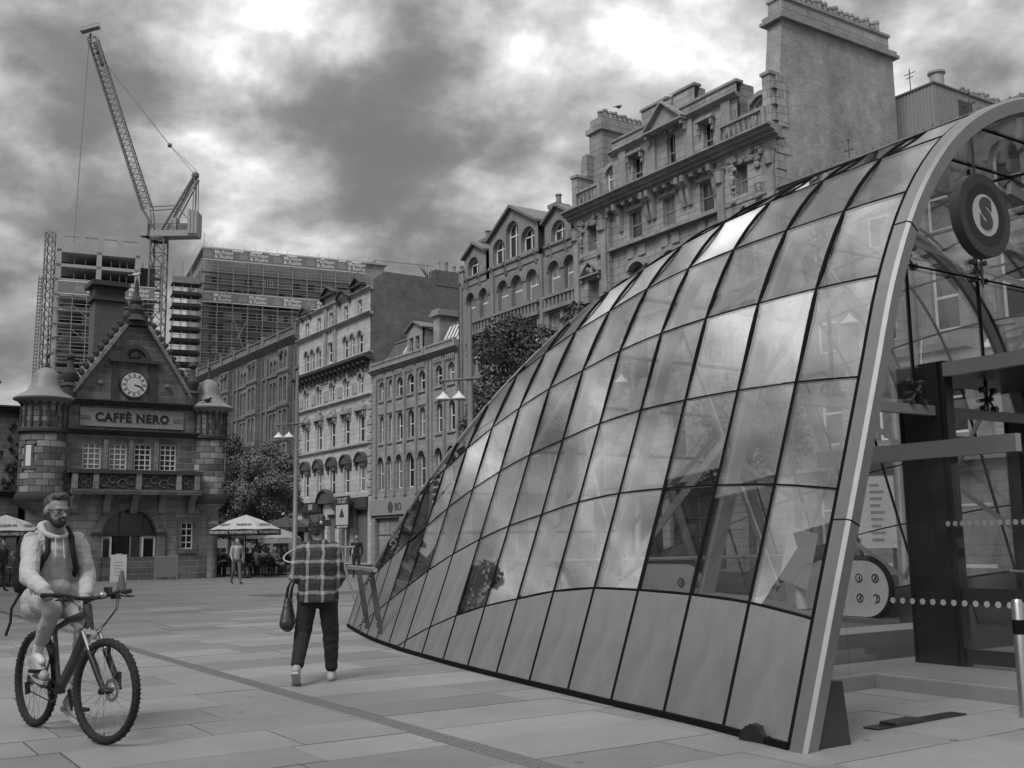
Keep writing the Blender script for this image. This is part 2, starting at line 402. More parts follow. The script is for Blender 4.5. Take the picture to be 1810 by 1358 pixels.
for d_, x, y, L_, h_, o_ in keep:
    g = 0.006
    if n_ind < 290 and d_ < 34:
        ob = link('slab', slab_me, pavement, (x+g, y+g, rnd.uniform(-0.0035, 0.0)), (rnd.uniform(-.0016, .0016), rnd.uniform(-.0016, .0016), 0), (L_-2*g, h_-2*g, 1)); n_ind += 1
    elif d_ < 75:
        far.box(x+g, x+L_-g, y+g, y+h_-g, -0.04, rnd.uniform(-0.004, 0.0))
fo = far.build('distant_slabs', M_slab, pavement); fo['kind'] = 'stuff'
sh = MB(); sh.add([(-60, -12, -0.0095), (45, -12, -0.0095), (45, 75, -0.0095), (-60, 75, -0.0095)], [(0, 1, 2, 3)])
sh.build('joint_bed', M_joint, pavement)
# drain channel: a run of slotted iron pieces
dm = MB(); dm.box(-0.078, 0.078, 0.004, 0.496, -0.03, -0.002)
for i in range(9):
    for j in range(3): dm.box(-0.055+j*0.044, -0.033+j*0.044, 0.03+i*0.052, 0.055+i*0.052, -0.003, 0.0015)
drain_me = dm.mesh('grating', M_drain)
yy = PW(0.4, 6.2)[1]-1
for i in range(54): link('grating', drain_me, pavement, (DR, yy+i*0.5, -0.001))
bb = MB(); p1 = PW(*at_ground(400, 1057)[:2]); 
bb.box(p1[0]+1.0, p1[0]+6.5, p1[1]-0.6, p1[1]+1.2, -0.004, 0.0035); bb.build('dark_paving_band', M_band, pavement)
# ================================================================== subway entrance canopy
M_glass = glass_mat('canopy glass', 0.96, 1.95, 0.0, 0.012)
M_scr = glass_mat('screen glass', 0.90, 1.42, 0.0, 0.02)
M_steel = mat('brushed steel', 0.46, 0.36, 0.9, noise=(3, 0.08), bump=(160, 0.03))
M_panel = mat('satin steel panel', 0.50, 0.38, 0.85, noise=(1.2, 0.14), stain=(5, 0.10), streak=(6, .16), bump=(140, 0.05))
M_rim = mat('rim steel', 0.32, 0.45, 0.85, noise=(2, 0.10), stain=(9, .12), bump=(120, 0.06))
M_dsteel = mat('dark steel', 0.09, 0.33, 0.75, noise=(4, 0.15))
M_rib = mat('grey painted steel', 0.24, 0.5, 0.2, noise=(3, 0.1))
M_gask = mat('black gasket', 0.008, 0.9, spec=.08)
M_floor = mat('pale floor tile', 0.36, 0.5, noise=(3, 0.1), brick=(0.6, 0.6, 0.006, 0.6, 0.05))
M_mat = mat('dark entrance mat', 0.06, 0.9, noise=(20, 0.3))
M_frost = mat('frosted dot', 0.34, 0.8)
CN = empty('subway_canopy', 'long curved glass and steel canopy over a station entrance with arched front rim', 'canopy', B0, TH)
def crom(tab, x):
    n = len(tab); i = 0
    while i < n-2 and x > tab[i+1][0]: i += 1
    p1, p2 = tab[i], tab[i+1]; p0 = tab[i-1] if i else (2*p1[0]-p2[0], 2*p1[1]-p2[1]); p3 = tab[i+2] if i+2 < n else (2*p2[0]-p1[0], 2*p2[1]-p1[1])
    h = p2[0]-p1[0]; t = (x-p1[0])/h; m1 = (p2[1]-p0[1])/(p2[0]-p0[0]); m2 = (p3[1]-p1[1])/(p3[0]-p1[0])
    return (2*t**3-3*t*t+1)*p1[1]+(t**3-2*t*t+t)*h*m1+(-2*t**3+3*t*t)*p2[1]+(t**3-t*t)*h*m2
QX = [(-2,-.42),(-1,-.06),(0,.29),(1,.64),(2,.975),(3,1.28),(4,1.585),(5,2.0),(6,2.55),(7,3.25),(8,4.05),(9,4.8)]
QZ = [(-2,-1.9),(-1,-.94),(0,0),(1,.95),(2,1.84),(3,2.67),(4,3.48),(5,4.22),(6,4.80),(7,5.2),(8,5.42),(9,5.48)]
DT = [(-.5,.19),(0,.12),(.84,.04),(1.57,.01),(2.33,0),(3.1,.01),(3.86,.07),(4.57,.17),(5.34,.28),(6.06,.42),(6.9,.62),(7.5,.79),(8.33,1.05),(9.53,1.40),(10.96,1.78),(11.6,1.96),(12.4,2.2)]
XT = [(-.5,-.49),(0,-.37),(.84,-.18),(1.57,-.08),(2.33,0),(3.1,.10),(3.86,.17),(4.57,.23),(5.34,.30),(6.06,.365),(6.9,.44),(7.5,.49),(8.33,.58),(9.53,.76),(10.96,1.06),(11.6,1.2),(12.4,1.4)]
WID = 9.6; DA = 0.757; NK = 16; AEND = NK*DA
CUTH = lambda a: 2.85-0.62*(a-8.33)
def S(a, q, far=False):
    x = crom(QX, q)+crom(XT, a); z = crom(QZ, q)-crom(DT, a)
    return Vector((WID-x if far else x, a, z))
def q_ground(a, z=0.0):
    lo, hi = -2.0, 8.0
    for _ in range(40):
        mid = (lo+hi)/2
        if S(a, mid).z < z: lo = mid
        else: hi = mid
    return lo
def q_cut(a):
    lo, hi = -2.0, 9.0
    if S(a, 8.9).z <= CUTH(a): return 9.0
    for _ in range(40):
        mid = (lo+hi)/2
        if S(a, mid).z < CUTH(a): lo = mid
        else: hi = mid
    return lo
def clip(poly, fn):
    o = []
    for i, p in enumerate(poly):
        q = poly[(i+1) % len(poly)]; a, b = fn(p), fn(q)
        if a >= 0: o.append(p)
        if (a >= 0) != (b >= 0): o.append(p+(q-p)*(a/(a-b)))
    return o
def prism(poly, th, shrink, name, m_, parent, inward, smooth=False):
    if len(poly) < 3: return None
    c = sum(poly, Vector())/len(poly); nrm = Vector()
    for i in range(len(poly)): nrm += (poly[i]-c).cross(poly[(i+1) % len(poly)]-c)
    if nrm.length < 0.02: return None
    nrm.normalize()
    if nrm.dot(inward) < 0: nrm = -nrm
    P = []
    for p in poly:
        d = c-p; P.append(p+d*(min(shrink/max(d.length, 1e-4), .3)))
    n = len(P)
    mb = MB(); mb.add([p-c for p in P]+[p+nrm*th-c for p in P], [tuple(range(n)), tuple(range(2*n-1, n-1, -1))]+[(i, n+i, n+(i+1) % n, (i+1) % n) for i in range(n)])
    return mb.build(name, m_, parent, loc=c)
def strip(mb, pts, nrms, w, h, side):
    """sweep of a rectangle: w along side vector(s), from surface inwards h"""
    k = len(pts); vs_ = []
    for i in range(k):
        s_ = side[i] if isinstance(side, list) else side
        for sg, d in ((-1, -0.004), (1, -0.004), (1, h), (-1, h)): vs_.append(pts[i]+s_*(sg*w/2)+nrms[i]*d)
    fs_ = []
    for i in range(k-1):
        for j in range(4): fs_.append((4*i+j, 4*i+(j+1) % 4, 4*i+4+(j+1) % 4, 4*i+4+j))
    fs_ += [(0, 1, 2, 3), (4*k-1, 4*k-2, 4*k-3, 4*k-4)]
    mb.add(vs_, fs_)
CEN = lambda p: Vector((WID/2, p.y, 0.8))
def inw(a, q, far):
    d = S(a, q+.05, far)-S(a, q-.05, far); n = Vector((d.z, 0, -d.x)).normalized()
    if n.dot(CEN(S(a, q, far))-S(a, q, far)) < 0: n = -n
    return n
LEV = list(range(-2, 9))
for far_ in (False, True):
    for k in range(NK):
        a0, a1 = k*DA, (k+1)*DA
        for j in LEV[:-1]:
            poly = [S(a0, j, far_), S(a1, j, far_), S(a1, j+1, far_), S(a0, j+1, far_)]
            poly = clip(poly, lambda p: p.z-0.035); 
            if poly: poly = clip(poly, lambda p: CUTH(p.y)-p.z-0.02)
            if len(poly) < 3: continue
            solid = j < 1 or (k >= 8 and j < 2) or (k >= 12 and j < 3)
            iw = inw((a0+a1)/2, j+.5, far_)
            if solid: prism(poly, 0.03, 0.016, 'metal_panel', M_panel, CN, iw)
            else: prism(poly, 0.014, 0.008, 'pane', M_glass, CN, iw)
    # dark mullions, and pale structural ribs just inside them
    for k in range(NK+1):
        a = min(k*DA, AEND-.001); q0 = q_ground(a, 0.01); q1 = min(q_cut(a), 8.0); n = max(4, int((q1-q0)*4))
        qs = [q0+(q1-q0)*i/n for i in range(n+1)]; pts = [S(a, q, far_) for q in qs]; nr = [inw(a, q, far_) for q in qs]
        mb = MB(); strip(mb, pts, nr, 0.032, 0.018, Vector((0, 1, 0))); mb.build('mullion', M_gask, CN)
        if k % 2 == 0 and k > 0:
            mb = MB(); strip(mb, [p+n_*0.09 for p, n_ in zip(pts, nr)], nr, 0.055, 0.13, Vector((0, 1, 0))); mb.build('arch_rib', M_rib, CN)
    for j in range(1, 9):
        pts = []; nr = []; sd_ = []
        for i in range(NK*3+1):
            a = AEND*i/(NK*3)
            if q_ground(a, .03) > j or q_cut(a) < j: continue
            p = S(a, j, far_); pts.append(p); nr.append(inw(a, j, far_)); sd_.append((S(a, j+.1, far_)-S(a, j-.1, far_)).normalized())
        if len(pts) > 2:
            mb = MB(); strip(mb, pts, nr, 0.014, 0.03, sd_); mb.build('glazing_joint', M_gask, CN)
    # black channel along the foot
    mb = MB(); pts = [S(AEND*i/40, q_ground(AEND*i/40, 0.0), far_) for i in range(41)]
    sgn = 1 if far_ else -1
    strip(mb, [p+Vector((sgn*0.012, 0, 0.022)) for p in pts], [Vector((-sgn, 0, 0))]*41, 0.045, 0.05, Vector((0, 0, 1))); mb.build('base_channel', M_gask, CN)
    # trim along the sloping rear edge
    aa = [4.6+(AEND-4.6)*i/30 for i in range(31)]; pts = []; nr = []; sd_ = []
    for a in aa:
        q = q_cut(a)
        if q >= 8.9: continue
        p = S(a, q, far_); pts.append(p); nr.append(inw(a, q, far_)); sd_.append((S(a, q+.1, far_)-S(a, q-.1, far_)).normalized())
    mb = MB(); strip(mb, pts, nr, 0.10, 0.08, sd_); mb.build('edge_trim', M_steel, CN)
    # diagonal braces inside
    for k in range(1, NK-3, 3):
        for qa, qb in ((1.2, 4.2), (4.2, 7.4)):
            for sw in (0, 1):
                a0, a1 = (k*DA, (k+3)*DA) if sw == 0 else ((k+3)*DA, k*DA)
                if qb > q_cut(max(a0, a1))-.1 or qa < q_ground(max(a0, a1), .2): continue
                p0 = S(a0, qa, far_)+inw(a0, qa, far_)*.26; p1 = S(a1, qb, far_)+inw(a1, qb, far_)*.26
                MB().bar(p0, p1, 0.02, 0.07).build('brace_bar', M_rib, CN)
# ridge panes
for k in range(NK):
    a0, a1 = k*DA, (k+1)*DA
    poly = [S(a0, 8), S(a1, 8), S(a1, 8, True), S(a0, 8, True)]
    poly = clip(poly, lambda p: CUTH(p.y)-p.z-0.02)
    if len(poly) >= 3: prism(poly, 0.014, 0.008, 'pane', M_glass, CN, Vector((0, 0, -1)))
    if CUTH(a0) > S(a0, 8).z: MB().box(S(a0, 8).x, S(a0, 8, True).x, a0-.016, a0+.016, S(a0, 8).z-.018, S(a0, 8).z+.004).build('mullion', M_gask, CN)
# sloping rear glazing
aa = [4.6+i*0.97 for i in range(8)]; aa[-1] = AEND
for i in range(7):
    a0, a1 = aa[i], aa[i+1]
    def edge(a):
        q = min(q_cut(a), 8.9); return S(a, q).x, CUTH(a)
    (x0, z0), (x1, z1) = edge(a0), edge(a1)
    for j in range(4):
        f0, f1 = j/4, (j+1)/4; lx = lambda x, f: x+(WID-2*x)*f
        prism([Vector((lx(x0, f0), a0, z0)), Vector((lx(x1, f0), a1, z1)), Vector((lx(x1, f1), a1, z1)), Vector((lx(x0, f1), a0, z0))], 0.014, 0.01, 'pane', M_glass, CN, Vector((0, 0, -1)))
    MB().bar((x1, a1, z1), (WID-x1, a1, z1), 0.04, 0.05).build('glazing_joint', M_gask, CN)
xe, ze = S(AEND, min(q_cut(AEND), 8.9)).x, CUTH(AEND); xg = S(AEND, q_ground(AEND)).x
MB().extr([(xg, 0.0), (WID-xg, 0.0), (WID-xe, ze), (xe, ze)], AEND-.03, AEND+.0).build('back_panel', M_panel, CN)
# ---- front rim arch
qs = [q_ground(-.05, -0.005)+(9-q_ground(-.05))*i/40 for i in range(41)]
prof = [S(-.05, q) for q in qs]; prof += [Vector((WID-p.x, p.y, p.z)) for p in prof[-2::-1]]
rimb = MB(); vs_ = []; fs_ = []; K = len(prof)
for i, p in enumerate(prof):
    d = (prof[min(i+1, K-1)]-prof[max(i-1, 0)]); n_ = Vector((d.z, 0, -d.x)).normalized()
    if n_.dot(Vector((WID/2, p.y, 1.0))-p) < 0: n_ = -n_
    dep = 0.125
    for off, da in ((0.0, 0.028), (-0.012, 0.02), (-0.012, -0.09), (0.012, -0.115), (dep*.97, -0.10), (dep, -0.07), (dep, 0.06)):
        vs_.append(p+n_*off+Vector((0, da, 0)))
for i in range(K-1):
    for j in range(7): fs_.append((7*i+j, 7*i+(j+1) % 7, 7*i+7+(j+1) % 7, 7*i+7+j))
fs_ += [tuple(range(6, -1, -1)), tuple(range(7*K-7, 7*K))]
rimb.add(vs_, fs_); rimb.build('front_rim', M_rim, CN)
for qj in (1.75, 4.55):
    for far_ in (False, True):
        p = S(-.05, qj, far_); d = (S(-.05, qj+.1, far_)-S(-.05, qj-.1, far_)).normalized(); n_ = inw(-.05, qj, far_); mb = MB()
        c8 = [p+n_*a_+Vector((0, b_, 0))+d*c_ for c_ in (-.004, .004) for a_, b_ in ((-.016, .02), (-.016, -.09), (.010, -.12), (dep*.97, -.104), (dep+.004, -.07), (dep+.004, .06))]
        mb.add(c8, [tuple(range(5, -1, -1)), tuple(range(6, 12))]+[(i, (i+1) % 6, 6+(i+1) % 6, 6+i) for i in range(6)]); mb.build('rim_joint', M_gask, CN)
# wedge shaped plinth behind the rim foot, and the far one
for far_ in (False, True):
    mb = MB(); x = 0.10
    pl = [(x, 0.0), (x+.34, 0.0), (x+.29, .42), (x+.08, .42)]
    if far_: pl = [(WID-a_, b_) for a_, b_ in pl]
    mb.extr(pl, -.12, .16); mb.build('rim_plinth', M_dsteel, CN)

# ---- inside: raised floor, front glazing, side screen, portal
fz = 0.11
fl = MB(); fl.extr([(2.9, 1.0)], 0, 1) if False else None
fl.box(0.5, 9.1, 1.62, 2.35, 0.0, fz); fl.box(2.93, 9.1, -0.08, 1.62, 0.0, fz-.001); fl.build('floor_platform', M_floor, CN)
MB().box(0.72, 8.88, 2.35, 4.6, 0.0, fz-.003).build('entrance_mat', M_mat, CN)
MB().box(0.85, 8.75, 4.6, 5.3, 0.0, fz).build('floor_strip', M_floor, CN)
MB().box(1.5, 8.1, 5.3, 9.0, 0.0, fz-.004).build('floor_landing', mat('grey floor', 0.13, 0.5, noise=(3, 0.2)), CN)
mb = MB(); mb.box(2.87, 2.93, -0.10, 1.60, 0.0, fz+.004); mb.build('step_edge', M_rib, CN)
mb = MB(); mb.box(0.52, 2.93, 1.58, 1.64, 0.0, fz+.004); mb.build('step_edge', M_rib, CN)
def on_plane_a(x, y, a):
    d = pray(x, y); P = B0+T*a; k = (P-CAM).dot(T)/d.dot(T); w = CAM+d*k; return Vector(((w-B0).dot(Uv), a, w.z))
def on_plane_o(x, y, o_):
    d = pray(x, y); P = B0+Uv*o_; k = (P-CAM).dot(Uv)/d.dot(Uv); w = CAM+d*k; return Vector((o_, (w-B0).dot(T), w.z))
AW = 1.60
sec = [S(AW, q_ground(AW)+(9-q_ground(AW))*i/24) for i in range(25)]; sec = [p+Vector((.05, 0, -.05*max(0, p.z-3)/2)) for p in sec]
sec += [Vector((WID-p.x, p.y, p.z)) for p in sec[-2::-1]]
vj = [on_plane_a(1605, 520, AW).x, on_plane_a(1733, 560, AW).x]; dj = vj[1]-vj[0]; vj = [vj[0]-dj, vj[0], vj[1]]
while vj[-1]+dj < WID-.6: vj.append(vj[-1]+dj)
vj = [0.0]+[v for v in vj if v > .7]+[WID]
zj = [0.13, 2.66, on_plane_a(1605, 455, AW).z, 6.0]
for i in range(len(vj)-1):
    for j in range(3):
        if j == 0 and vj[i] > 2.6: continue
        c = [p.copy() for p in sec]
        for fn in (lambda p: p.x-vj[i], lambda p: vj[i+1]-p.x, lambda p: p.z-zj[j], lambda p: zj[j+1]-p.z):
            c = clip(c, fn) if c else c
        if c and j == 0: c = clip(c, lambda p: 2.9-p.x)
        if c and len(c) > 2: prism(c, 0.012, 0.004, 'screen_pane', M_scr, CN, Vector((0, 1, 0)))
for v in vj[1:-1]:
    vx = min(v, WID-v); z1 = max([S(AW, q).z for q in np.linspace(0, 9, 200) if S(AW, q).x+.06 < vx] or [2.7])-.06
    MB().box(v-.008, v+.008, AW-.012, AW+.025, 2.66, z1).build('screen_joint', M_gask, CN)
def shell_x(a, z): return S(a, q_ground(a, z)).x
MB().tube((shell_x(AW, zj[2])+.12, AW-.05, zj[2]-.10), (WID-shell_x(AW, zj[2])-.12, AW-.05, zj[2]-.10), 0.011, n=6).build('tension_rod', M_gask, CN)
MB().box(shell_x(AW, 2.7)+.06, WID-shell_x(AW, 2.7)-.06, AW-.02, AW+.05, 2.60, 2.70).build('transom', M_rib, CN)
sp = MB()
for sx in (-1, 1):
    for sz in (-1, 1):
        sp.tube((0, 0, 0), (sx*.10, 0, sz*.10), .014, n=6); sp.tube((sx*.10, -.03, sz*.10), (sx*.10, .03, sz*.10), .032, n=10)
sp.tube((0, -.05, 0), (0, .14, 0), .02, n=8); sp_me = sp.mesh('glass_fitting', M_dsteel, True)
for v in vj[1:-1]:
    for z in (zj[2], 2.82): link('glass_fitting', sp_me, CN, (v, AW-.02, z))
# side wind screen with top rail and frosted dots
SO = 2.90
a_end = 0.0
prism([Vector((SO, a_end, .13)), Vector((SO, AW, .13)), Vector((SO, AW, 2.08)), Vector((SO, a_end, 2.08))], 0.014, 0.0, 'screen_pane', M_scr, CN, Vector((1, 0, 0)))
MB().box(SO-.05, SO+.03, a_end, AW+.5, 2.07, 2.22).build('top_rail', M_steel, CN)
MB().box(SO-.012, SO+.03, a_end-.012, a_end+.004, .12, 2.06).build('pane_edge', M_gask, CN)
dd = MB(); dd.tube((-.003, 0, 0), (.0, 0, 0), .027, n=14); dot_me = dd.mesh('frosted_dot', M_frost)
for i in range(15): link('frosted_dot', dot_me, CN, (SO-.006, 0.09+i*.105, .80))
for i in range(12): link('frosted_dot', dot_me, CN, (4.02, 0.62+i*.08, 1.50))
# portal of dark steel: deep jambs, awning
for x in (4.06, 5.95):
    j = MB().box(x, x+.13, 1.45, 2.02, fz, 3.15).build('portal_jamb', mat('portal steel', 0.06, 0.30, 0.85, noise=(1.5, 0.25)), CN)
    MB().box(x-.006, x+.003, 1.50, 1.53, fz, 3.14).build('gasket_line', M_gask, j); MB().box(x-.006, x+.003, 1.965, 2.0, fz, 3.14).build('gasket_line', M_gask, j)
MB().box(4.02, 4.10, 0.42, 1.44, 2.98, 3.12).build('awning_beam', M_steel, CN)
MB().box(4.10, 5.95, 0.40, 0.48, 2.98, 3.12).build('awning_beam', M_steel, CN)
MB().box(4.10, 6.08, 0.48, 2.02, 3.01, 3.09).build('awning_roof', M_dsteel, CN)
MB().box(4.19, 5.95, 1.7, 1.78, 2.3, 2.42).build('door_head', M_dsteel, CN)
# open glass door
dr = empty('door', loc=(4.10, 1.42, fz)); dr.parent = CN
prism([Vector((0, 0, .04)), Vector((0, -.86, .04)), Vector((0, -.86, 2.1)), Vector((0, 0, 2.1))], 0.012, 0.0, 'door_pane', M_scr, dr, Vector((1, 0, 0)))
MB().box(-.02, .035, -.87, .01, .03, .17).build('kick_rail', M_dsteel, dr)
MB().box(-.018, .03, -.87, .01, .60, .76).build('mid_rail', M_dsteel, dr)
MB().box(-.022, .034, -.80, -.62, .74, 1.0).build('lock_plate', M_dsteel, dr)
MB().tube((-.022, -.68, .93), (-.075, -.68, .93), .014).tube((-.07, -.68, .93), (-.075, -.54, .935), .012).tube((-.022, -.68, .93), (-.03, -.68, .93), .035, n=14).build('lever_handle', M_steel, dr, smooth=True)
for z in (1.25, 1.05, 2.0): MB().box(-.03, .03, -.01, .05, z, z+.1).build('hinge', M_gask, dr)
# hanging handrail line inside and glass balustrade round the stairwell
for (x0, y0, x1, y1) in ((2.2, 5.6, 2.6, 8.6), (2.2, 5.6, 6.0, 5.5)):
    prism([Vector((x0, y0, fz)), Vector((x1, y1, fz)), Vector((x1, y1, 1.1)), Vector((x0, y0, 1.1))], .012, 0, 'balustrade_pane', M_scr, CN, Vector((1, 0, 0)))
    MB().tube((x0, y0, 1.14), (x1, y1, 1.14), .024, n=8).build('balustrade_rail', M_steel, CN, smooth=True)

# ---- station sign: a hanging disc with the letter S
sc_ = on_plane_a(1730, 384, 0.70)
sg = empty('station_sign', 'round ringed disc sign with the letter S hanging under the arch', 'sign', loc2w(sc_.x, sc_.y, sc_.z), TH)
def disc(r0, r1, y0, y1, n=48):
    mb = MB(); vs_ = []
    for y in (y0, y1):
        for r in (r0, r1):
            for i in range(n): t_ = 2*math.pi*i/n; vs_.append((r*math.cos(t_), y, r*math.sin(t_)))
    fs_ = []
    for i in range(n):
        j = (i+1) % n; fs_ += [(i, j, n+j, n+i), (n+i, n+j, 3*n+j, 3*n+i), (2*n+i, 3*n+i, 3*n+j, 2*n+j)]
        if r0 > 0: fs_.append((i, 2*n+i, 2*n+j, j))
    return mb.add(vs_, fs_)
SR = 0.41
disc(0, SR, -.065, .035).build('disc_body', mat('sign body', 0.06, 0.45, noise=(2, 0.2)), sg, smooth=True)
disc(SR*.76, SR*.985, -.071, -.064).build('outer_ring', mat('sign outer ring', 0.058, 0.5), sg)
disc(SR*.50, SR*.76, -.072, -.064).build('inner_ring', mat('sign inner ring', 0.022, 0.5), sg)
disc(0, SR*.50, -.073, -.064).build('centre_disc', mat('sign centre', 0.60, 0.5), sg)
tm = text_mesh('S', .40, mat('sign letter', 0.075, 0.5), .004, bold=0.022)
link('letter', tm, sg, (0, -.078, 0.0), (R(90), 0, 0))
zt_ = max(S(.7, q).z for q in np.linspace(2, 9, 60) if S(.7, q).x < sc_.x+.02)-.03
MB().tube((0, .01, SR-.01), (0, .01, zt_-sc_.z), .012, n=6).tube((0, .01, -SR+.01), (0, .01, -SR-.28), .010, n=6).build('hanger_rod', M_dsteel, sg)

# ---- escalator newels with white safety panels
def pictogram(parent, x, z, y, slash):
    disc(.052, .066, y-.004, y, 24).build('pictogram_ring', M_gask, parent, loc=(x, 0, z))
    mb = MB(); mb.tube((x-.012, y-.002, z+.02), (x-.012, y-.003, z+.02001), .012, n=8); mb.box(x-.02, x, y-.004, y, z-.035, z+.01)
    if slash: mb.bar((x-.042, y-.003, z+.042), (x+.042, y-.003, z-.042), .006, .014, up=(0, 1, 0))
    mb.build('pictogram', M_gask, parent)
M_white = mat('white enamel', 0.5, 0.4, noise=(2, 0.06))
def newel(o_, a_, label):
    e = empty('escalator', label, 'escalator', loc2w(o_, a_, fz), TH+math.pi/2, group='escalators under the canopy')
    # local x runs along the canopy axis (away from the entrance), y towards the near wall
    pts = []; r = .42; zc = .50
    for i in range(13): t_ = -math.pi/2-math.pi*i/12; pts.append((r+r*math.cos(t_), zc+r*math.sin(t_)))
    outl = [(3.2, zc-r-.9)]+[(1.3, zc-r)]+pts+[(1.3, zc+r), (3.2, zc+r-.9)]
    mb = MB(); n = len(outl); mb.extr(outl, -.03, .03); mb.build('balustrade_panel', M_white, e)
    ro = []
    for i in range(17): t_ = -math.pi/2-math.pi*i/16; ro.append((r+(r+.04)*math.cos(t_), 0, zc+(r+.04)*math.sin(t_)))
    MB().path([(3.2, 0, zc-r-.94), (1.3, 0, zc-r-.04)]+ro+[(1.3, 0, zc+r+.04), (3.2, 0, zc+r-.86)], .042, 8).build('handrail', M_gask, e, smooth=True)
    MB().box(-.02, 1.5, -.16, .16, -.02, .07).build('skirt', M_steel, e)
    for px_, pz_, s_ in ((.22, .66, True), (.52, .66, False), (.22, .36, True), (.52, .36, True)):
        pictogram(e, px_, pz_, .036+.004, s_)
    return e
e1 = newel(8.05, 5.35, 'escalator balustrade end with white panel of warning symbols by the dark jamb')
e2 = newel(5.2, 6.2, 'escalator balustrade end behind the glass, further from the arch')
e3 = newel(3.4, 7.0, 'escalator balustrade end behind the lower panes near the stairwell rail')
# ---- paper notice taped inside the first pane
def on_shell(a, q, off): return S(a, q)+inw(a, q, False)*off
c4 = [on_shell(.21, 1.20, .05), on_shell(.56, 1.24, .05), on_shell(.56, 1.66, .05), on_shell(.21, 1.64, .05)]
c4 = [on_shell(.21, 1.20, .08), on_shell(.56, 1.24, .08), None, on_shell(.21, 1.64, .08)]; c4[2] = c4[1]+c4[3]-c4[0]
nt_e = empty('paper_notice', 'white paper notice taped inside the pane nearest the rim', 'notice', B0, TH)
prism(c4, .003, 0, 'sheet', mat('paper', 0.30, 0.8), nt_e, Vector((1, 0, 0)))
for i in range(3):
    f = .25+.22*i
    lp = lambda fx, fy: (c4[0]*(1-fx)+c4[1]*fx)*(1-fy)+(c4[3]*(1-fx)+c4[2]*fx)*fy-inw(.4, 1.4, False)*.005
    prism([lp(.62, f), lp(.75, f), lp(.75, f+.10), lp(.62, f+.10)], .001, 0, 'printed_symbol', M_gask, nt_e, Vector((1, 0, 0)))
    prism([lp(.15, f+.02), lp(.55, f+.02), lp(.55, f+.05), lp(.15, f+.05)], .001, 0, 'printed_line', M_rib, nt_e, Vector((1, 0, 0)))
# bottle standing on the inner ledge
bp = S(.36, 1.0)+Vector((.22, 0, 0))
MB().lathe([(0.001, 0), (.045, 0), (.045, .19), (.02, .23), (.018, .27), (0.001, .27)], n=14).build('bottle', mat('white plastic', .55, .4), None, True, loc2w(bp.x, bp.y, bp.z)); tag(bpy.context.scene.objects['bottle'], 'white bottle standing inside behind the taped paper notice', 'bottle')
mb = MB(); lq = [S(.1+.5*i, 1.0) for i in range(7)]
mb.add([p+Vector((.08, 0, -.001)) for p in lq]+[p+Vector((.32, 0, -.001)) for p in lq]+[p+Vector((.08, 0, -.03)) for p in lq]+[p+Vector((.32, 0, -.03)) for p in lq],
    [f for i in range(6) for f in ((i, i+1, i+8, i+7), (14+i, 21+i, 22+i, 15+i), (i, 14+i, 15+i, i+1), (7+i, 8+i, 22+i, 21+i))]+[(0, 7, 21, 14), (6, 20, 27, 13)])
mb.build('inner_ledge', M_rib, CN)
# black crumpled rubber piece at the foot
gp = at_ground(1352, 1312); mb = MB()
rr_ = random.Random(5)
mb.extr([(-.19, 0), (.2, 0), (.16, .025), (.05, .05), (-.04, .095), (-.12, .10), (-.17, .06)], -.055, .05); mb.extr([(-.12, .06), (.02, .05), (-.02, .105), (-.10, .112)], -.045, .065); mb.extr([(.02, .0), (.27, .0), (.22, .03), (.06, .055)], -.035, .03)
o = mb.build('rubber_wedge', mat('matt black rubber', .01, .8, bump=(30, .6)), None, False, gp, (0, 0, R(-55))); tag(o, 'crumpled black rubber wedge lying at the foot of the steel rim', 'wedge')
# ---- wall rail on two flat posts near the low end of the canopy
rl = empty('wall_rail', 'short tubular rail on two flat dark posts fixed to the low end of the canopy', 'rail', B0, TH)
for a in (8.95, 9.95):
    b = S(a, q_ground(a, .12)); tpt = b+Vector((-.14, .03, .86))
    MB().bar(b, tpt, .03, .075, up=(1, 0, 0)).build('post', M_dsteel, rl)
    for f in (.08, .2, .9): 
        c_ = b+(tpt-b)*f; MB().tube(c_+Vector((-.05, -.03, 0)), c_+Vector((-.064, -.036, 0)), .014, n=8).build('bolt', M_steel, rl)
pA = S(8.75, q_ground(8.75, .12))+Vector((-.14, 0, .90)); pB = S(11.2, q_ground(11.2, .12))+Vector((-.14, 0, .90))
MB().tube(pA, pB, .034, n=12).build('tube_rail', M_steel, rl, smooth=True)
# loose broken grating strip beside the plinth, bollard, door stop
gq = at_ground(1620, 1275); 
mb = MB(); mb.box(-.55, .55, -.07, .07, 0.0, .008); mb.box(-.36, -.02, -.075, .065, .008, .028)
o = mb.build('recessed_grating', M_dsteel, None, False, (gq.x, gq.y, .002), (0, 0, TH+R(2))); tag(o, 'dark metal grating strip lying in the paving before the entrance', 'grating')
bl = at_ground(1814, 1268); be = empty('bollard', 'steel bollard with black band at the entrance step', 'bollard', bl)
MB().lathe([(.045, 0), (.045, .86), (.03, .885), (.001, .89)], n=18).build('shaft', M_steel, be, True)
MB().lathe([(.047, .62), (.047, .73)], n=18).build('black_band', M_gask, be, True)
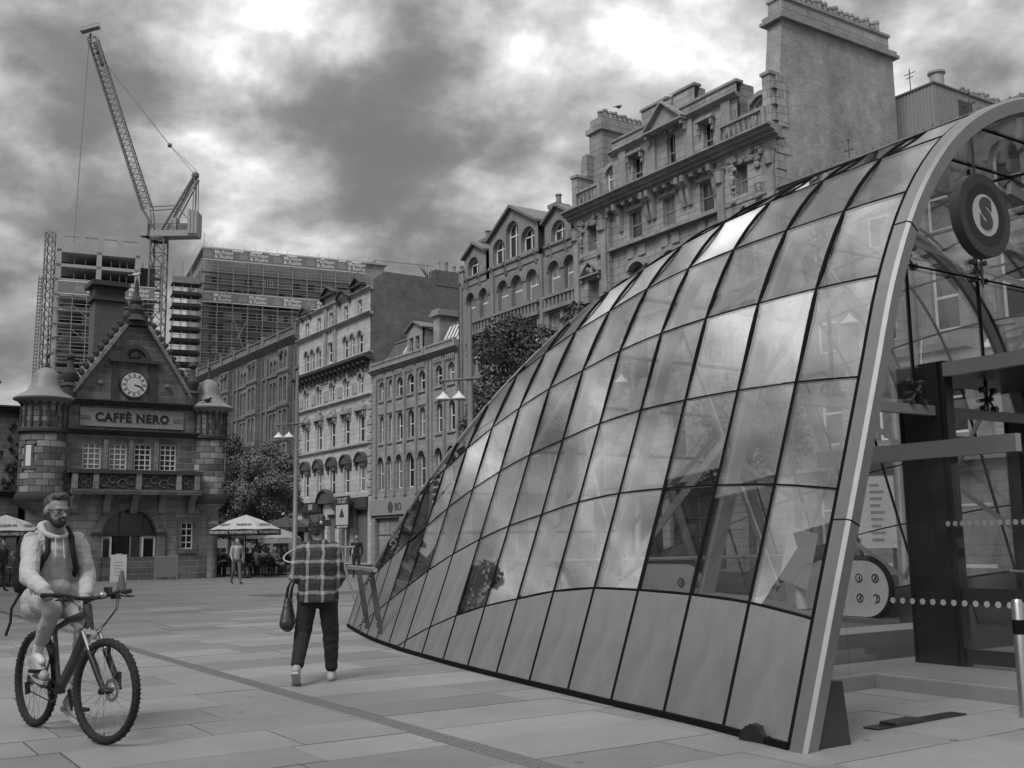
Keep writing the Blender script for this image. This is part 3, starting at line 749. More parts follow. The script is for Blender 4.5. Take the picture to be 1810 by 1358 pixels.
# ================================================================== the row of stone buildings behind the canopy
P0R = Vector((-17.592, 88.0, 0)); AX = -T; RZ = math.atan2(AX.y, AX.x)
M_st = dict(
 D=mat('sandstone D', 0.285, 0.85, noise=(1.6, 0.22), stain=(0.3, 0.42), streak=(1.3, .28), bump=(14, 0.5), brick=(0.95, 0.36, 0.016, 0.42, 0.13)),
 C4=mat('sandstone plain', 0.21, 0.85, noise=(2.0, 0.2), stain=(0.3, 0.35), streak=(1.2, .3), bump=(20, 0.3)),
 C3=mat('sandstone C3', 0.27, 0.85, noise=(1.8, 0.2), stain=(0.32, 0.38), streak=(1.4, .25), bump=(16, 0.4), brick=(0.8, 0.33, 0.014, 0.5, 0.10)),
 C2=mat('sandstone C2', 0.40, 0.85, noise=(1.6, 0.18), stain=(0.3, 0.34), streak=(1.4, .25), bump=(16, 0.4), brick=(0.9, 0.38, 0.014, 0.5, 0.10)),
 C1=mat('sandstone C1', 0.155, 0.85, noise=(1.5, 0.24), stain=(0.3, 0.42), streak=(1.3, .3), bump=(16, 0.5), brick=(0.9, 0.38, 0.014, 0.5, 0.13)),
 E=mat('sandstone E', 0.25, 0.85, noise=(1.6, 0.2), stain=(0.3, 0.35), streak=(1.3, .25), bump=(16, 0.4), brick=(0.9, 0.36, 0.014, 0.5, 0.12)))
M_trim = {k: mat('trim '+k, v, 0.85, noise=(2.6, 0.3), stain=(0.6, 0.45), streak=(2.2, .3), bump=(24, 0.5)) for k, v in dict(D=.25, C4=.19, C3=.24, C2=.28, C1=.13, E=.20).items()}
M_dark = mat('sooty carved stone', 0.07, 0.9, noise=(2, 0.35), bump=(18, 0.6))
M_brick = mat('gable brick', 0.27, 0.9, noise=(1.4, 0.3), stain=(0.35, 0.35), streak=(.8, .3), bump=(10, 0.4), brick=(0.23, 0.08, 0.012, 1.12, 0.16))
M_brickd = mat('dark gable brick', 0.12, 0.92, noise=(0.9, 0.4), stain=(0.4, 0.5), bump=(10, 0.5), brick=(0.24, 0.085, 0.012, 1.3, 0.2))
M_slate = mat('slate', 0.10, 0.6, noise=(3, 0.2), brick=(0.35, 0.22, 0.01, 0.6, 0.14), bump=(8, .3))
M_lead = mat('lead', 0.16, 0.55, noise=(2, 0.2))
M_pot = mat('chimney pot', 0.24, 0.85, noise=(4, 0.3), rand=.25)
M_wfr = mat('white window paint', 0.68, 0.6, noise=(6, 0.12)); M_gfr = mat('grey window paint', 0.24, 0.6, noise=(6, 0.12)); M_dfr = mat('dark window paint', 0.05, 0.6)
M_pd = mat('dark window glass', 0.010, 0.06, spec=0.4); M_pl = mat('curtained glass', 0.16, 0.12, noise=(1.2, .35), spec=0.6); M_pm = mat('half blind glass', 0.045, 0.08, noise=(.8, .5), spec=0.6)
M_sky = mat('bright skylight', 0.62, 0.25, noise=(2, .15))
M_shop = mat('shop black', 0.016, 0.5, noise=(3, .3)); M_fas = mat('pale fascia', 0.24, 0.6, noise=(2, .1))
PANES = (M_pd, M_pd, M_pl, M_pm, M_pd)
wr = random.Random(11)
def bld(name, label, s0, tall=None):
    return empty(name, label, 'building', P0R+AX*s0, RZ)
def fill(B, ops, s0, y, fr, style='sash', fw=.08, panes=PANES, nm='window'):
    for o in ops:
        q = (o[0]-s0, o[1]-s0)+tuple(o[2:]); window(B, q, y, fr, wr.choice(panes), style, fw, nm)
def sh_ops(ops, s0): return [(o[0]-s0, o[1]-s0)+tuple(o[2:]) for o in ops]
def hood(B, x0, x1, z, m_, h=.5, proj=.35, kind='seg', name='window_hood'):
    """projecting hood over a window with two small consoles"""
    mb = MB(); c = (x0+x1)/2
    if kind == 'seg':
        a = arc_pts(x0, x1, z, z+h, 8); a2 = arc_pts(x0+.12, x1-.12, z, z+h-.13, 8)
        mb.extr(a+a2[::-1], -proj, .02); mb.extr(a2, -proj*.7, .02)
    elif kind == 'tri':
        mb.extr([(x0, z), (x1, z), (c, z+h)], -proj*.5, .02); mb.bar((x0-.05, -proj*.5, z+.03), (c, -proj*.5, z+h+.05), proj, .1, up=(0, 0, 1)); mb.bar((x1+.05, -proj*.5, z+.03), (c, -proj*.5, z+h+.05), proj*.98, .1, up=(0, 0, 1))
        mb.box(x0-.05, x1+.05, -proj, .02, z-.08, z)
    else: mb.box(x0-.05, x1+.05, -proj, .02, z, z+h*.4); mb.box(x0, x1, -proj*.5, .02, z+h*.4, z+h*.7)
    for x in (x0+.02, x1-.14): mb.box(x, x+.12, -proj*.8, .02, z-.3, z-.001); mb.box(x+.01, x+.11, -proj*.4, .02, z-.55, z-.3)
    return mb.build(name, m_, B)
def pots(B, x0, x1, y0, y1, z, n, r=.14, h=.62):
    for i in range(n):
        f = (i+.5)/n; hh = h*wr.uniform(.8, 1.15); mb = MB(); mb.lathe([(r, 0), (r*.92, .1*hh), (r*.82, .75*hh), (r*1.05, .8*hh), (r*.95, hh), (r*.6, hh), (r*.55, hh*.6), (0.001, hh*.6)], n=9)
        mb.build('chimney_pot', M_pot, B, True, (x0+(x1-x0)*f, y0+(y1-y0)*f, z))
def console(B, x, z, w, h, p, m_):
    mb = MB(); mb.prof_x([(0.02, z), (-p, z), (-p*.95, z-h*.22), (-p*.5, z-h*.4), (-p*.38, z-h*.75), (-p*.2, z-h), (.02, z-h)], x-w/2, x+w/2)
    return mb.build('bracket', m_, B)
def body(B, w, h, d, m_, roof=None, side=None, y=0.26):
    MB().box(0.004, w-.004, y, d, -.02, h).build('shell', side or m_, B)
    if roof: MB().box(0.1, w-.1, .4, d-.1, h, h+.05).build('roof', roof, B)
def carved(B, x0, x1, z0, z1, m_, seed=0, y=-.05, n=None, name='carved_relief'):
    r_ = random.Random(seed); mb = MB(); w, h = x1-x0, z1-z0; n = n or max(5, int(w*h*9))
    for i in range(n):
        x = r_.uniform(x0, x1); z = r_.uniform(z0, z1); s_ = r_.uniform(.06, .14)
        mb.sphere((x, y, z), (s_*r_.uniform(.7, 1.4), .09, s_*r_.uniform(.7, 1.6)), 6, 4)
    o = mb.build(name, m_, B); o['kind'] = 'stuff'; return o

# ---------------------------------------------------------------- tall ornate block with the big brick gable
s0, s1 = 38.5, 52.85; B = bld('tall_ornate_block', 'tall ornate stone block with attic balustrades beside a huge brick chimney gable', s0); m_, tr = M_st['D'], M_trim['D']
WX = ((42.78, 43.74), (45.3, 46.2), (47.88, 48.78)); EX = ((39.72, 40.46), (50.44, 51.18))
mid = []; ends = []
for a, b in WX: mid += [(a, b, 16.3, 17.75), (a-.15, b+.2, 12.9, 15.05, 'seg'), (a-.1, b+.1, 9.2, 11.6), (a-.1, b+.1, 5.2, 7.8)]
for a, b in EX: ends += [(a, b, 16.38, 17.8), (a-.1, b+.1, 12.7, 14.9), (a-.1, b+.1, 9.2, 11.6), (a-.1, b+.1, 5.2, 7.8)]
mb = MB(); wall(mb, [(41.4-s0, 0), (49.3-s0, 0), (49.3-s0, 18.3), (41.4-s0, 18.3)], sh_ops(mid, s0)+[(42-s0, 44.5-s0, .1, 3.8), (45-s0, 48.6-s0, .1, 3.8)]); mb.build('wall', m_, B)
fill(B, mid, s0, .17, M_gfr, 'sash2', .07, (M_pd, M_pl, M_pl, M_pm)); fill(B, [(42, 44.5, .1, 3.8), (45, 48.6, .1, 3.8)], s0, .2, M_dfr, 'cross', .1, nm='shop_window')
for (xa, xb), es in zip(((38.5, 41.4), (49.3, 52.85)), (ends[:4], ends[4:])):
    mb = MB(); wall(mb, [(xa-s0, 0), (xb-s0, 0), (xb-s0, 18.3), (xa-s0, 18.3)], sh_ops(es, s0), y=-.28, depth=.5)
    for x in (xa-s0, xb-s0): mb.add([(x, -.28, 0), (x, .3, 0), (x, .3, 18.3), (x, -.28, 18.3)], [(0, 1, 2, 3)])
    mb.build('pavilion_wall', m_, B); fill(B, es, s0, .05, M_gfr, 'sash2', .07, (M_pd, M_pl, M_pl))
    for x in (xa-s0+.28, xb-s0-.28):
        MB().box(x-.2, x+.2, -.42, -.27, 4.6, 17.2).build('pilaster', tr, B); MB().lathe([(.22, 0), (.28, .5), (.34, .62)], (x, -.36, 17.2), 8).build('capital', tr, B)
    c = (xa+xb)/2-s0; carved(B, c-1.0, c+1.0, 17.75, 18.15, tr, 3, -.36, 26); carved(B, c-.85, c-.6, 16.0, 17.9, tr, 4, -.36, 14); carved(B, c+.6, c+.85, 16.0, 17.9, tr, 5, -.36, 14)
    hood(B, c-.8, c+.8, 15.1, tr, .65, .55, 'tri', 'pediment'); carved(B, c-.4, c+.4, 15.15, 15.5, tr, 6, -.4, 9)
    balustrade(B, xa-s0+.35, xb-s0-.35, 18.82, 19.82, tr, y=-.5, step=.30)
body(B, s1-s0, 18.3, 8.0, m_, None, M_brick)
cornice(B, -.3, s1-s0+.25, 18.82, .85, .6, tr, y=-.12, name='main_cornice', steps=4)
MB().box(0.0, s1-s0, -.33, .0, 16.0, 16.16).build('string_course', tr, B); MB().box(0.0, s1-s0, -.34, .0, 12.2, 12.4).build('string_course', tr, B); MB().box(0.0, s1-s0, -.4, .0, 4.0, 4.6).build('string_course', tr, B)
for x in (42.2, 44.35, 44.75, 46.9, 47.3, 49.05): console(B, x-s0, 18.25, .24, 1.35, .62, tr)
for i in range(13): MB().box(2.95+i*.62, 3.2+i*.62, -.45, 0, 18.08, 18.26).build('dentil', tr, B)
for a, b in WX:
    MB().box(a-s0-.2, b-s0+.2, -.1, .0, 17.8, 17.98).build('lintel', tr, B); MB().box(a-s0-.18, b-s0+.18, -.16, .0, 16.16, 16.27).build('sill', tr, B)
    MB().extr(arc_pts(a-s0-.3, b-s0+.35, 14.85, 15.3)+arc_pts(a-s0-.1, b-s0+.15, 14.75, 15.08)[::-1], -.14, 0).build('arch_moulding', tr, B)
    MB().box(a-s0-.15, a-s0+.35, -.08, 0, 15.35, 15.9).build('panel', tr, B); MB().box(b-s0-.3, b-s0+.25, -.08, 0, 15.35, 15.9).build('panel', tr, B)
att = [(43.03, 43.8, 18.9, 20.55), (45.62, 46.25, 18.95, 20.95, 'round'), (48.15, 48.8, 18.9, 20.6)]
ax0, ax1 = 41.45-s0, 50.4-s0
mb = MB(); wall(mb, [(ax0, 18.3), (ax1, 18.3), (ax1, 21.85), (47.7-s0, 21.85), (47.7-s0, 22.65), (43.85-s0, 22.7), (43.85-s0, 21.85), (ax0, 21.85)], sh_ops(att, s0), y=.1, depth=.3); 
mb.box(ax0, ax1, .42, 1.2, 18.3, 21.85); mb.box(43.85-s0, 47.7-s0, .42, .8, 21.85, 22.65); mb.build('attic_wall', m_, B); fill(B, att, s0, .28, M_gfr, 'sash2', .07, (M_pd, M_pl))
cornice(B, ax0-.1, ax1+.12, 21.3, .3, .22, tr, y=.1, name='attic_cornice'); MB().box(ax0-.05, ax1+.05, .02, .5, 21.85, 21.97).build('coping', tr, B); MB().box(43.8-s0, 47.76-s0, .02, .5, 22.7, 22.82).build('coping', tr, B)
hood(B, 44.55-s0, 47.25-s0, 21.2, tr, 1.15, .5, 'tri', 'pediment'); carved(B, 45.2-s0, 46.7-s0, 20.95, 21.9, tr, 9, -.02, 26)
for x in (42.35, 44.6, 47.25, 49.75): MB().box(x-s0-.28, x-s0+.28, -.02, .1, 18.9, 21.1).build('attic_pilaster', tr, B)
for a, b in ((43.03, 43.8), (48.15, 48.8)): hood(B, a-s0-.2, b-s0+.2, 20.62, tr, .3, .22, 'flat')
# set-back end bays of the attic with small arched windows and stepped buttresses
for a, b, xa, xb in ((40.2, 41.3, 38.9, 41.44), (50.7, 51.85, 50.42, 52.8)):
    op = [(a-s0, b-s0, 19.3, 20.95, 'seg')]; mb = MB(); wall(mb, [(xa-s0, 18.3), (xb-s0, 18.3), (xb-s0, 21.15), (xa-s0, 21.15)], op, y=.75, depth=.2); mb.box(xa-s0, xb-s0, .97, 4, 18.3, 21.1); mb.build('attic_bay', m_, B)
    window(B, op[0], .82, M_wfr, M_pl, 'cross', .09); MB().extr(arc_pts(a-s0-.15, b-s0+.15, 20.75, 21.2)+arc_pts(a-s0, b-s0, 20.72, 20.98)[::-1], .6, .75).build('arch_moulding', tr, B)
for x, zt in ((38.72, 20.7), (52.55, 21.2)):
    MB().box(x-s0-.22, x-s0+.22, -.35, .8, 18.83, zt).build('corner_pier', m_, B); MB().box(x-s0-.28, x-s0+.28, -.42, .85, zt, zt+.14).build('pier_cap', tr, B)
# left chimney and the big right gable with its row of pots
ch = MB().box(.15, 1.25, .8, 4.6, 18.3, 23.35).build('chimney_stack', m_, B); MB().box(.0, 1.4, .65, 4.75, 23.35, 23.62).build('chimney_cap', tr, ch); MB().box(.2, 1.2, .85, 4.55, 23.62, 24.15).build('chimney_top', m_, ch)
pots(B, .7, .7, 1.0, 4.4, 24.15, 10, .15, .6)
MB().extr([(-.1, 20.8), (.5, 20.8), (.5, 22.1), (.14, 22.1)], .3, .78).build('sloping_buttress', m_, B)
gx = s1-s0
gb = MB(); gb.add([(gx-.85, 0.25, 0), (gx-.85, 0.25, 21.5), (gx-.85, .55, 23.9), (gx-.85, 8.1, 23.9), (gx-.85, 8.1, 0), (gx, 0.25, 0), (gx, 0.25, 21.5), (gx, .55, 23.9), (gx, 8.1, 23.9), (gx, 8.1, 0)],
   [(0, 1, 2, 3, 4), (9, 8, 7, 6, 5), (0, 5, 6, 1), (1, 6, 7, 2), (2, 7, 8, 3), (3, 8, 9, 4)]); gable = gb.build('chimney_gable', M_brick, B)
MB().prof_x([(.2, 0), (.2, 1)], 0, .1) if False else None
cc = MB(); cc.box(gx-1.1, gx+.22, .30, 8.35, 23.9, 24.05); cc.box(gx-1.0, gx+.14, .38, 8.27, 24.05, 24.25); cc.build('gable_cornice', tr, gable)
MB().box(gx-.82, gx-.03, .6, 7.9, 24.25, 24.95).build('chimney_top', m_, gable); MB().box(gx-.88, gx+.03, .55, 8.0, 24.95, 25.08).build('chimney_cap', tr, gable)
pots(B, gx-.42, gx-.42, .8, 7.8, 25.08, 19, .14, .7)
for z in np.arange(4.0, 21.2, .72):
    MB().box(gx-.1, gx+.03, -.26, .34 if int(z/.72) % 2 else .6, z, z+.36).build('quoin', m_, B)
mb = MB(); mb.box(gx-.3, gx+.06, .0, .5, 18.9, 21.2); mb.build('corner_strip', m_, B)
# ---------------------------------------------------------------- plain gabled block with round arched windows
s0, s1 = 26.0, 38.45; B = bld('gabled_arcade_block', 'smooth stone block with three gables and rows of round arched windows', s0); m_, tr = M_st['C4'], M_trim['C4']
row2 = [(26.9, 27.9), (28.38, 29.4), (30.5, 31.65), (31.95, 33.12), (33.55, 34.72), (35.7, 36.82), (37.18, 38.25)]
ops = [(a, b, 14.98, 16.75, 'round') for a, b in row2]
low = []
for a, b in ((27.3, 28.2), (28.5, 29.4), (30.6, 31.7), (32.0, 33.1), (33.4, 34.5), (35.6, 36.7), (37.0, 38.0)):
    for z0, z1 in ((11.5, 13.9), (8.1, 10.7), (4.9, 7.4)): low.append((a, b, z0, z1))
G1 = [(27.15, 28.45, 17.8, 18.95, 'round')]; G2 = [(30.05, 31.38, 17.85, 19.35, 'round'), (31.52, 32.85, 17.9, 20.1, 'round'), (33.1, 34.5, 17.95, 19.35, 'round')]; G3 = [(36.1, 37.4, 17.65, 18.95, 'round')]
mb = MB(); wall(mb, [(0, 0), (s1-s0, 0), (s1-s0, 17.2), (0, 17.2)], sh_ops(ops+low, s0)+[(.8, 5.5, .2, 3.9), (6.5, 11.6, .2, 3.9)], depth=.38); mb.build('wall', m_, B)
fill(B, ops, s0, .26, M_wfr, 'sash2', .09, (M_pd, M_pd, M_pl)); fill(B, low, s0, .26, M_wfr, 'sash', .09); fill(B, [(s0+.8, s0+5.5, .2, 3.9), (s0+6.5, s0+11.6, .2, 3.9)], s0, .28, M_dfr, 'cross', .12, nm='shop_window')
for g, x0, x1, ez, px_, pz in ((G1, 26.75, 29.3, 19.0, 28.0, 19.65), (G2, 29.65, 34.85, 19.4, 32.2, 20.85), (G3, 35.5, 38.0, 19.0, 36.75, 19.7)):
    mb = MB(); wall(mb, [(x0-s0, 17.2), (x1-s0, 17.2), (x1-s0, ez), (px_-s0, pz), (x0-s0, ez)], sh_ops(g, s0), y=-.06, depth=.5); mb.build('gable_wall', m_, B)
    fill(B, g, s0, .24, M_wfr, 'cross', .09, (M_pd, M_pm))
    rb = MB(); rb.add([(x0-s0-.12, -.3, ez-.05), (px_-s0, -.3, pz+.05), (px_-s0, 4, pz+.05), (x0-s0-.12, 4, ez-.05), (x1-s0+.12, -.3, ez-.05), (x1-s0+.12, 4, ez-.05),
        (x0-s0-.12, -.3, ez+.1), (px_-s0, -.3, pz+.22), (px_-s0, 4, pz+.22), (x0-s0-.12, 4, ez+.1), (x1-s0+.12, -.3, ez+.1), (x1-s0+.12, 4, ez+.1)],
        [(0, 1, 2, 3), (1, 4, 5, 2), (6, 9, 8, 7), (7, 8, 11, 10), (0, 6, 7, 1), (1, 7, 10, 4), (0, 3, 9, 6), (4, 10, 11, 5)]); rb.build('gable_roof', M_lead, B)
    MB().box(x0-s0+.02, x1-s0-.02, .46, 3.8, 17.0, ez).build('dormer_side', M_slate, B)
    MB().box(x0-s0-.05, x1-s0+.05, -.16, -.03, 17.62, 17.76).build('sill_band', tr, B)
    for (a, b, *_r) in g:
        for x in (a-.05, b+.05): console(B, x-s0, 17.75, .16, .75, .3, tr)
for i, (a, b) in enumerate(row2):
    MB().extr(arc_pts(a-s0-.18, b-s0+.18, 16.25, 16.98)+arc_pts(a-s0, b-s0, 16.2, 16.76)[::-1], -.08, 0).build('arch_moulding', tr, B)
for x0, x1 in ((27.2, 29.95), (30.1, 34.85), (35.35, 38.35)):
    MB().box(x0-s0, x1-s0, -.22, 0, 14.72, 14.86).build('balcony_rail', tr, B); MB().box(x0-s0, x1-s0, -.2, 0, 14.0, 14.22).build('balcony_base', tr, B)
    n = int((x1-x0)/.36)
    for i in range(n): MB().box(x0-s0+.08+i*.36, x0-s0+.26+i*.36, -.16, 0, 14.22, 14.72).build('balcony_pier', tr, B)
for x in (26.3, 30.02, 35.1): MB().box(x-s0-.14, x-s0+.14, -.14, 0, 4.2, 17.4).build('pilaster', tr, B)
MB().box(0, s1-s0, -.25, 0, 4.0, 4.6).build('string_course', tr, B)
MB().tube((.2, -.12, 4.6), (.2, -.12, 17.6), .07, n=8).build('drain_pipe', M_dark, B)
body(B, s1-s0, 17.2, 9, m_, None); rf = MB(); rf.add([(0, .5, 17.2), (s1-s0, .5, 17.2), (s1-s0, 4.5, 20.2), (0, 4.5, 20.2), (s1-s0, 9, 17.2), (0, 9, 17.2)], [(0, 1, 2, 3), (3, 2, 4, 5), (0, 3, 5), (1, 4, 2)]); rf.build('roof', M_slate, B)
for x, z, w in ((27.7, 20.0, .5), (29.75, 19.9, .5), (35.3, 20.2, .55)):
    c = MB().box(x-s0-w/2, x-s0+w/2, .7, 1.5, 17.2, z).build('chimney_stack', m_, B); MB().box(x-s0-w/2-.12, x-s0+w/2+.12, .58, 1.62, z, z+.2).build('chimney_cap', tr, c)
    MB().lathe([(.17, 0), (.15, .5), (.2, .55), (.2, .62), (0.01, .62)], (x-s0, 1.1, z+.2), 10).build('chimney_pot', M_pot, B, True)
MB().box(.02, .6, -.06, .5, 17.2, 18.3).build('corner_pier', m_, B); MB().box(-.05, .68, -.12, .55, 18.3, 18.42).build('pier_cap', tr, B)
# ---------------------------------------------------------------- lower block with corbelled cornice and skylit mansard
s0, s1 = 13.65, 25.98; B = bld('mansard_block', 'lower stone block with toothed cornice and pale skylights in its mansard roof', s0); m_, tr = M_st['C3'], M_trim['C3']
xs = [(14.75, 15.55), (16.15, 16.8), (17.45, 18.35), (19.0, 19.95), (20.65, 21.5), (22.9, 23.75), (24.5, 25.35)]
ops = []
for a, b in xs: ops += [(a, b, 11.5, 12.8, 'round'), (a+.1, b, 8.45, 10.35, 'round'), (a, b+.08, 5.15, 7.45, 'round')]
mb = MB(); wall(mb, [(0, 0), (s1-s0, 0), (s1-s0, 13.6), (0, 13.6)], sh_ops(ops, s0)+[(.5, 4.2, .15, 3.2), (4.8, 7.6, .15, 3.2), (8.8, 11.8, .15, 3.2)], depth=.3); mb.build('wall', m_, B)
fill(B, ops, s0, .2, M_wfr, 'sash', .07, (M_pd, M_pd, M_pm, M_pl)); fill(B, [(s0+.5, s0+4.2, .15, 3.2), (s0+4.8, s0+7.6, .15, 3.2), (s0+8.8, s0+11.8, .15, 3.2)], s0, .25, M_dfr, 'cross', .1, nm='shop_window')
for x in (14.35, 15.85, 17.12, 18.68, 20.3, 21.9, 22.4, 24.1, 25.75): MB().box(x-s0-.13, x-s0+.13, -.13, 0, 4.7, 13.2).build('pilaster', tr, B)
MB().box(8.2, s1-s0, -.1, 0, 4.4, 13.6).build('projecting_bay', m_, B) if False else None
cornice(B, -.1, s1-s0+.05, 13.72, .4, .3, tr)
mb = MB(); key = MB().extr([(-.05, 0), (.05, 0), (.09, .22), (-.09, .22)], -.14, .0).mesh('corbel', tr)
for a, b in xs:
    n = 4
    for i in range(n+1): link('corbel', key, B, (a-s0-.08+(b-a+.16)*i/n, 0, 12.98))
    MB().box(a-s0-.15, b-s0+.15, -.13, 0, 13.2, 13.32).build('corbel_slab', tr, B)
    MB().box(a-s0-.06, b-s0+.06, -.1, 0, 11.3, 11.48).build('sill', tr, B); MB().box(a-s0-.06, b-s0+.16, -.1, 0, 8.28, 8.42).build('sill', tr, B); MB().box(a-s0-.1, b-s0+.18, -.09, 0, 10.45, 10.55).build('lintel', tr, B)
    MB().extr(arc_pts(a-s0-.14, b-s0+.22, 7.02, 7.66)+arc_pts(a-s0, b-s0+.08, 6.98, 7.46)[::-1], -.12, 0).build('arch_moulding', tr, B)
balustrade(B, .05, 8.1, 13.72, 14.2, tr, y=-.3, step=.2, rnd=False); balustrade(B, 8.3, s1-s0-.1, 13.72, 14.22, tr, y=-.36, step=.2, rnd=False)
body(B, s1-s0, 13.6, 9, m_, None)
mb = MB(); mb.add([(.2, .2, 13.7), (8.1, .2, 13.7), (8.1, 1.3, 15.7), (1.2, 1.3, 15.7), (8.1, 7, 15.7), (1.2, 7, 15.7), (.2, 8, 13.7)], [(0, 1, 2, 3), (3, 2, 4, 5), (0, 3, 5, 6)]); mb.add([(8.5, .2, 13.7), (12.2, .2, 13.7), (12.2, 1.2, 15.75), (8.9, 1.2, 15.75), (12.2, 6, 15.75), (8.9, 6, 15.75)], [(0, 1, 2, 3), (3, 2, 4, 5), (0, 3, 5)]); mb.build('mansard_roof', M_slate, B)
MB().box(1.2, 8.1, 1.2, 1.5, 15.68, 15.8).build('roof_kerb', M_lead, B)
for x, z0 in ((3.5, 14.5), (3.95, 14.55), (4.4, 14.6)): MB().add([(x, .2+(z0-13.7)*.55-.06, z0), (x+.3, .2+(z0-13.7)*.55-.06, z0), (x+.3+.05, .2+(15.35-13.7)*.55-.06, 15.35), (x+.05, .2+(15.35-13.7)*.55-.06, 15.35)], [(0, 1, 2, 3)]).build('skylight', M_sky, B)
for i in range(6): x = 9.35+i*.46; MB().add([(x, .2+(14.25-13.7)*.49-.06, 14.25), (x+.3, .2+(14.25-13.7)*.49-.06, 14.25), (x+.34, .2+(15.5-13.7)*.49-.06, 15.5), (x+.04, .2+(15.5-13.7)*.49-.06, 15.5)], [(0, 1, 2, 3)]).build('skylight', M_sky, B)
mb = MB(); wall(mb, [(5.4, 13.8), (7.6, 13.8), (7.6, 15.6), (6.5, 16.1), (5.4, 15.6)], [(5.75, 6.3, 14.1, 15.2), (6.6, 7.15, 14.1, 15.2)], y=-.05, depth=.2); mb.box(5.42, 7.58, .16, 2.2, 13.8, 15.6); mb.build('dormer', m_, B); fill(B, [(5.75, 6.3, 14.1, 15.2), (6.6, 7.15, 14.1, 15.2)], 0, .1, M_gfr, 'sash')
MB().bar((5.2, .5, 15.66), (6.5, .5, 16.25), 1.5, .1).bar((7.8, .5, 15.66), (6.5, .5, 16.25), 1.48, .1).build('dormer_roof', M_lead, B)
ch = MB().box(7.9, 8.7, .6, 6.5, 13.7, 16.35).build('chimney_stack', M_brick, B); MB().box(7.7, 8.9, .4, 6.7, 16.35, 16.6).box(7.8, 8.8, .5, 6.6, 16.6, 16.8).build('chimney_cap', M_fas, ch)
for i in range(26): MB().tube((8.3, .7+i*.22, 16.8), (8.3, .7+i*.22, 17.25), .025, .005, n=5).build('cresting_spike', M_dark, B)
MB().box(-.1, 8.3, -.16, 0, 3.4, 4.45).build('shop_fascia', M_fas, B)
tm = text_mesh('BO', .7, mat('fascia letter', .06, .6), .01); link('fascia_letters', tm, B, (4.35, -.18, 3.9), (R(90), 0, 0))
MB().tube((3.2, -.17, 3.9), (3.2, -.18, 3.9), .38, n=18).build('fascia_emblem', mat('fascia letter', .06, .6), B)
# ---------------------------------------------------------------- pale block with arched top floor and carved frieze
s0, s1 = -.2, 13.62; B = bld('pale_frieze_block', 'pale stone block with dark carved frieze and arched hoods above the shop', s0); m_, tr = M_st['C2'], M_trim['C2']
ops = [(a, b, 18.4, 19.5) for a, b in ((1.09, 1.84), (3.53, 4.25), (5.87, 6.6), (8.65, 9.35), (11.1, 11.8))]
ops += [(a, b, 15.45, 17.1, 'round') for a, b in ((1.07, 1.9), (2.29, 3.07), (3.55, 4.33), (8.6, 9.4), (9.85, 10.62), (11.15, 12.0))]+[(5.68, 6.75, 15.55, 17.1)]
ops += [(a, b, 12.4, 13.9, 'round') for a, b in ((1.15, 1.82), (3.72, 4.42), (6.25, 6.95), (8.8, 9.55), (11.4, 12.08))]
ops += [(a, b, 8.8, 10.8) for a, b in ((1.3, 2.15), (3.85, 4.75), (6.35, 7.25), (8.9, 9.85), (11.45, 12.4))]
ops += [(a, b, 5.2, 7.1) for a, b in ((1.32, 2.25), (3.9, 4.78), (6.45, 7.35), (8.95, 9.9), (11.55, 12.55))]
shp = [(.9, 5.2, .1, 4.0), (5.9, 7.4, .1, 3.7), (8.1, 10.0, .1, 3.9), (10.6, 13.0, .1, 3.9)]
mb = MB(); wall(mb, [(0, 0), (s1-s0, 0), (s1-s0, 20.1), (0, 20.1)], sh_ops(ops+shp, s0), depth=.26); mb.build('wall', m_, B)
fill(B, ops, s0, .16, M_wfr, 'sash', .075, (M_pd, M_pd, M_pl, M_pm)); fill(B, shp, s0, .3, M_dfr, 'cross', .09, (M_shop,), 'shop_window')
body(B, s1-s0, 20.1, 14, m_, None, M_brickd)
cornice(B, -.15, s1-s0+.1, 14.92, .75, .3, M_dark); MB().box(0, s1-s0, -.1, 0, 13.95, 14.62).build('frieze', tr, B)
for i in range(17): console(B, .5+i*.8, 14.62, .3, .62, .6, M_dark)
carved(B, .3, 13.3, 13.98, 14.5, M_dark, 21, -.1, 70, 'carved_frieze')
for a, b in ((1.15, 1.82), (3.72, 4.42), (6.25, 6.95), (8.8, 9.55), (11.4, 12.08)):
    MB().extr(arc_pts(a-s0-.22, b-s0+.22, 13.55, 14.12)+arc_pts(a-s0, b-s0, 13.53, 13.91)[::-1], -.12, 0).build('arch_moulding', tr, B)
    MB().box(a-s0-1.1, a-s0-.32, -.06, 0, 12.5, 13.3).build('panel', tr, B)
for o_ in ops[5:11]: MB().extr(arc_pts(o_[0]-s0-.14, o_[1]-s0+.14, 16.68, 17.26)+arc_pts(o_[0]-s0, o_[1]-s0, 16.66, 17.11)[::-1], -.1, 0).build('arch_moulding', tr, B)
for x in (5.2, 5.5, 7.0, 7.3): MB().box(x-s0-.1, x-s0+.1, -.16, 0, 15.2, 20.2).build('pilaster', tr, B)
cornice(B, -.1, s1-s0+.05, 18.25, .35, .28, tr); cornice(B, -.1, s1-s0+.05, 12.2, .25, .2, tr); cornice(B, -.1, s1-s0+.05, 15.3, .22, .2, tr); cornice(B, -.1, s1-s0+.05, 8.65, .2, .2, tr)
for a, b in ((1.3, 2.15), (3.85, 4.75), (6.35, 7.25), (8.9, 9.85), (11.45, 12.4)): hood(B, a-s0-.25, b-s0+.25, 11.1, tr, .55, .35, 'flat'); carved(B, a-s0-.1, b-s0+.1, 11.35, 11.75, tr, int(a*7), -.15, 7); MB().box(a-s0-.15, b-s0+.15, -.14, 0, 8.62, 8.78).build('sill', tr, B)
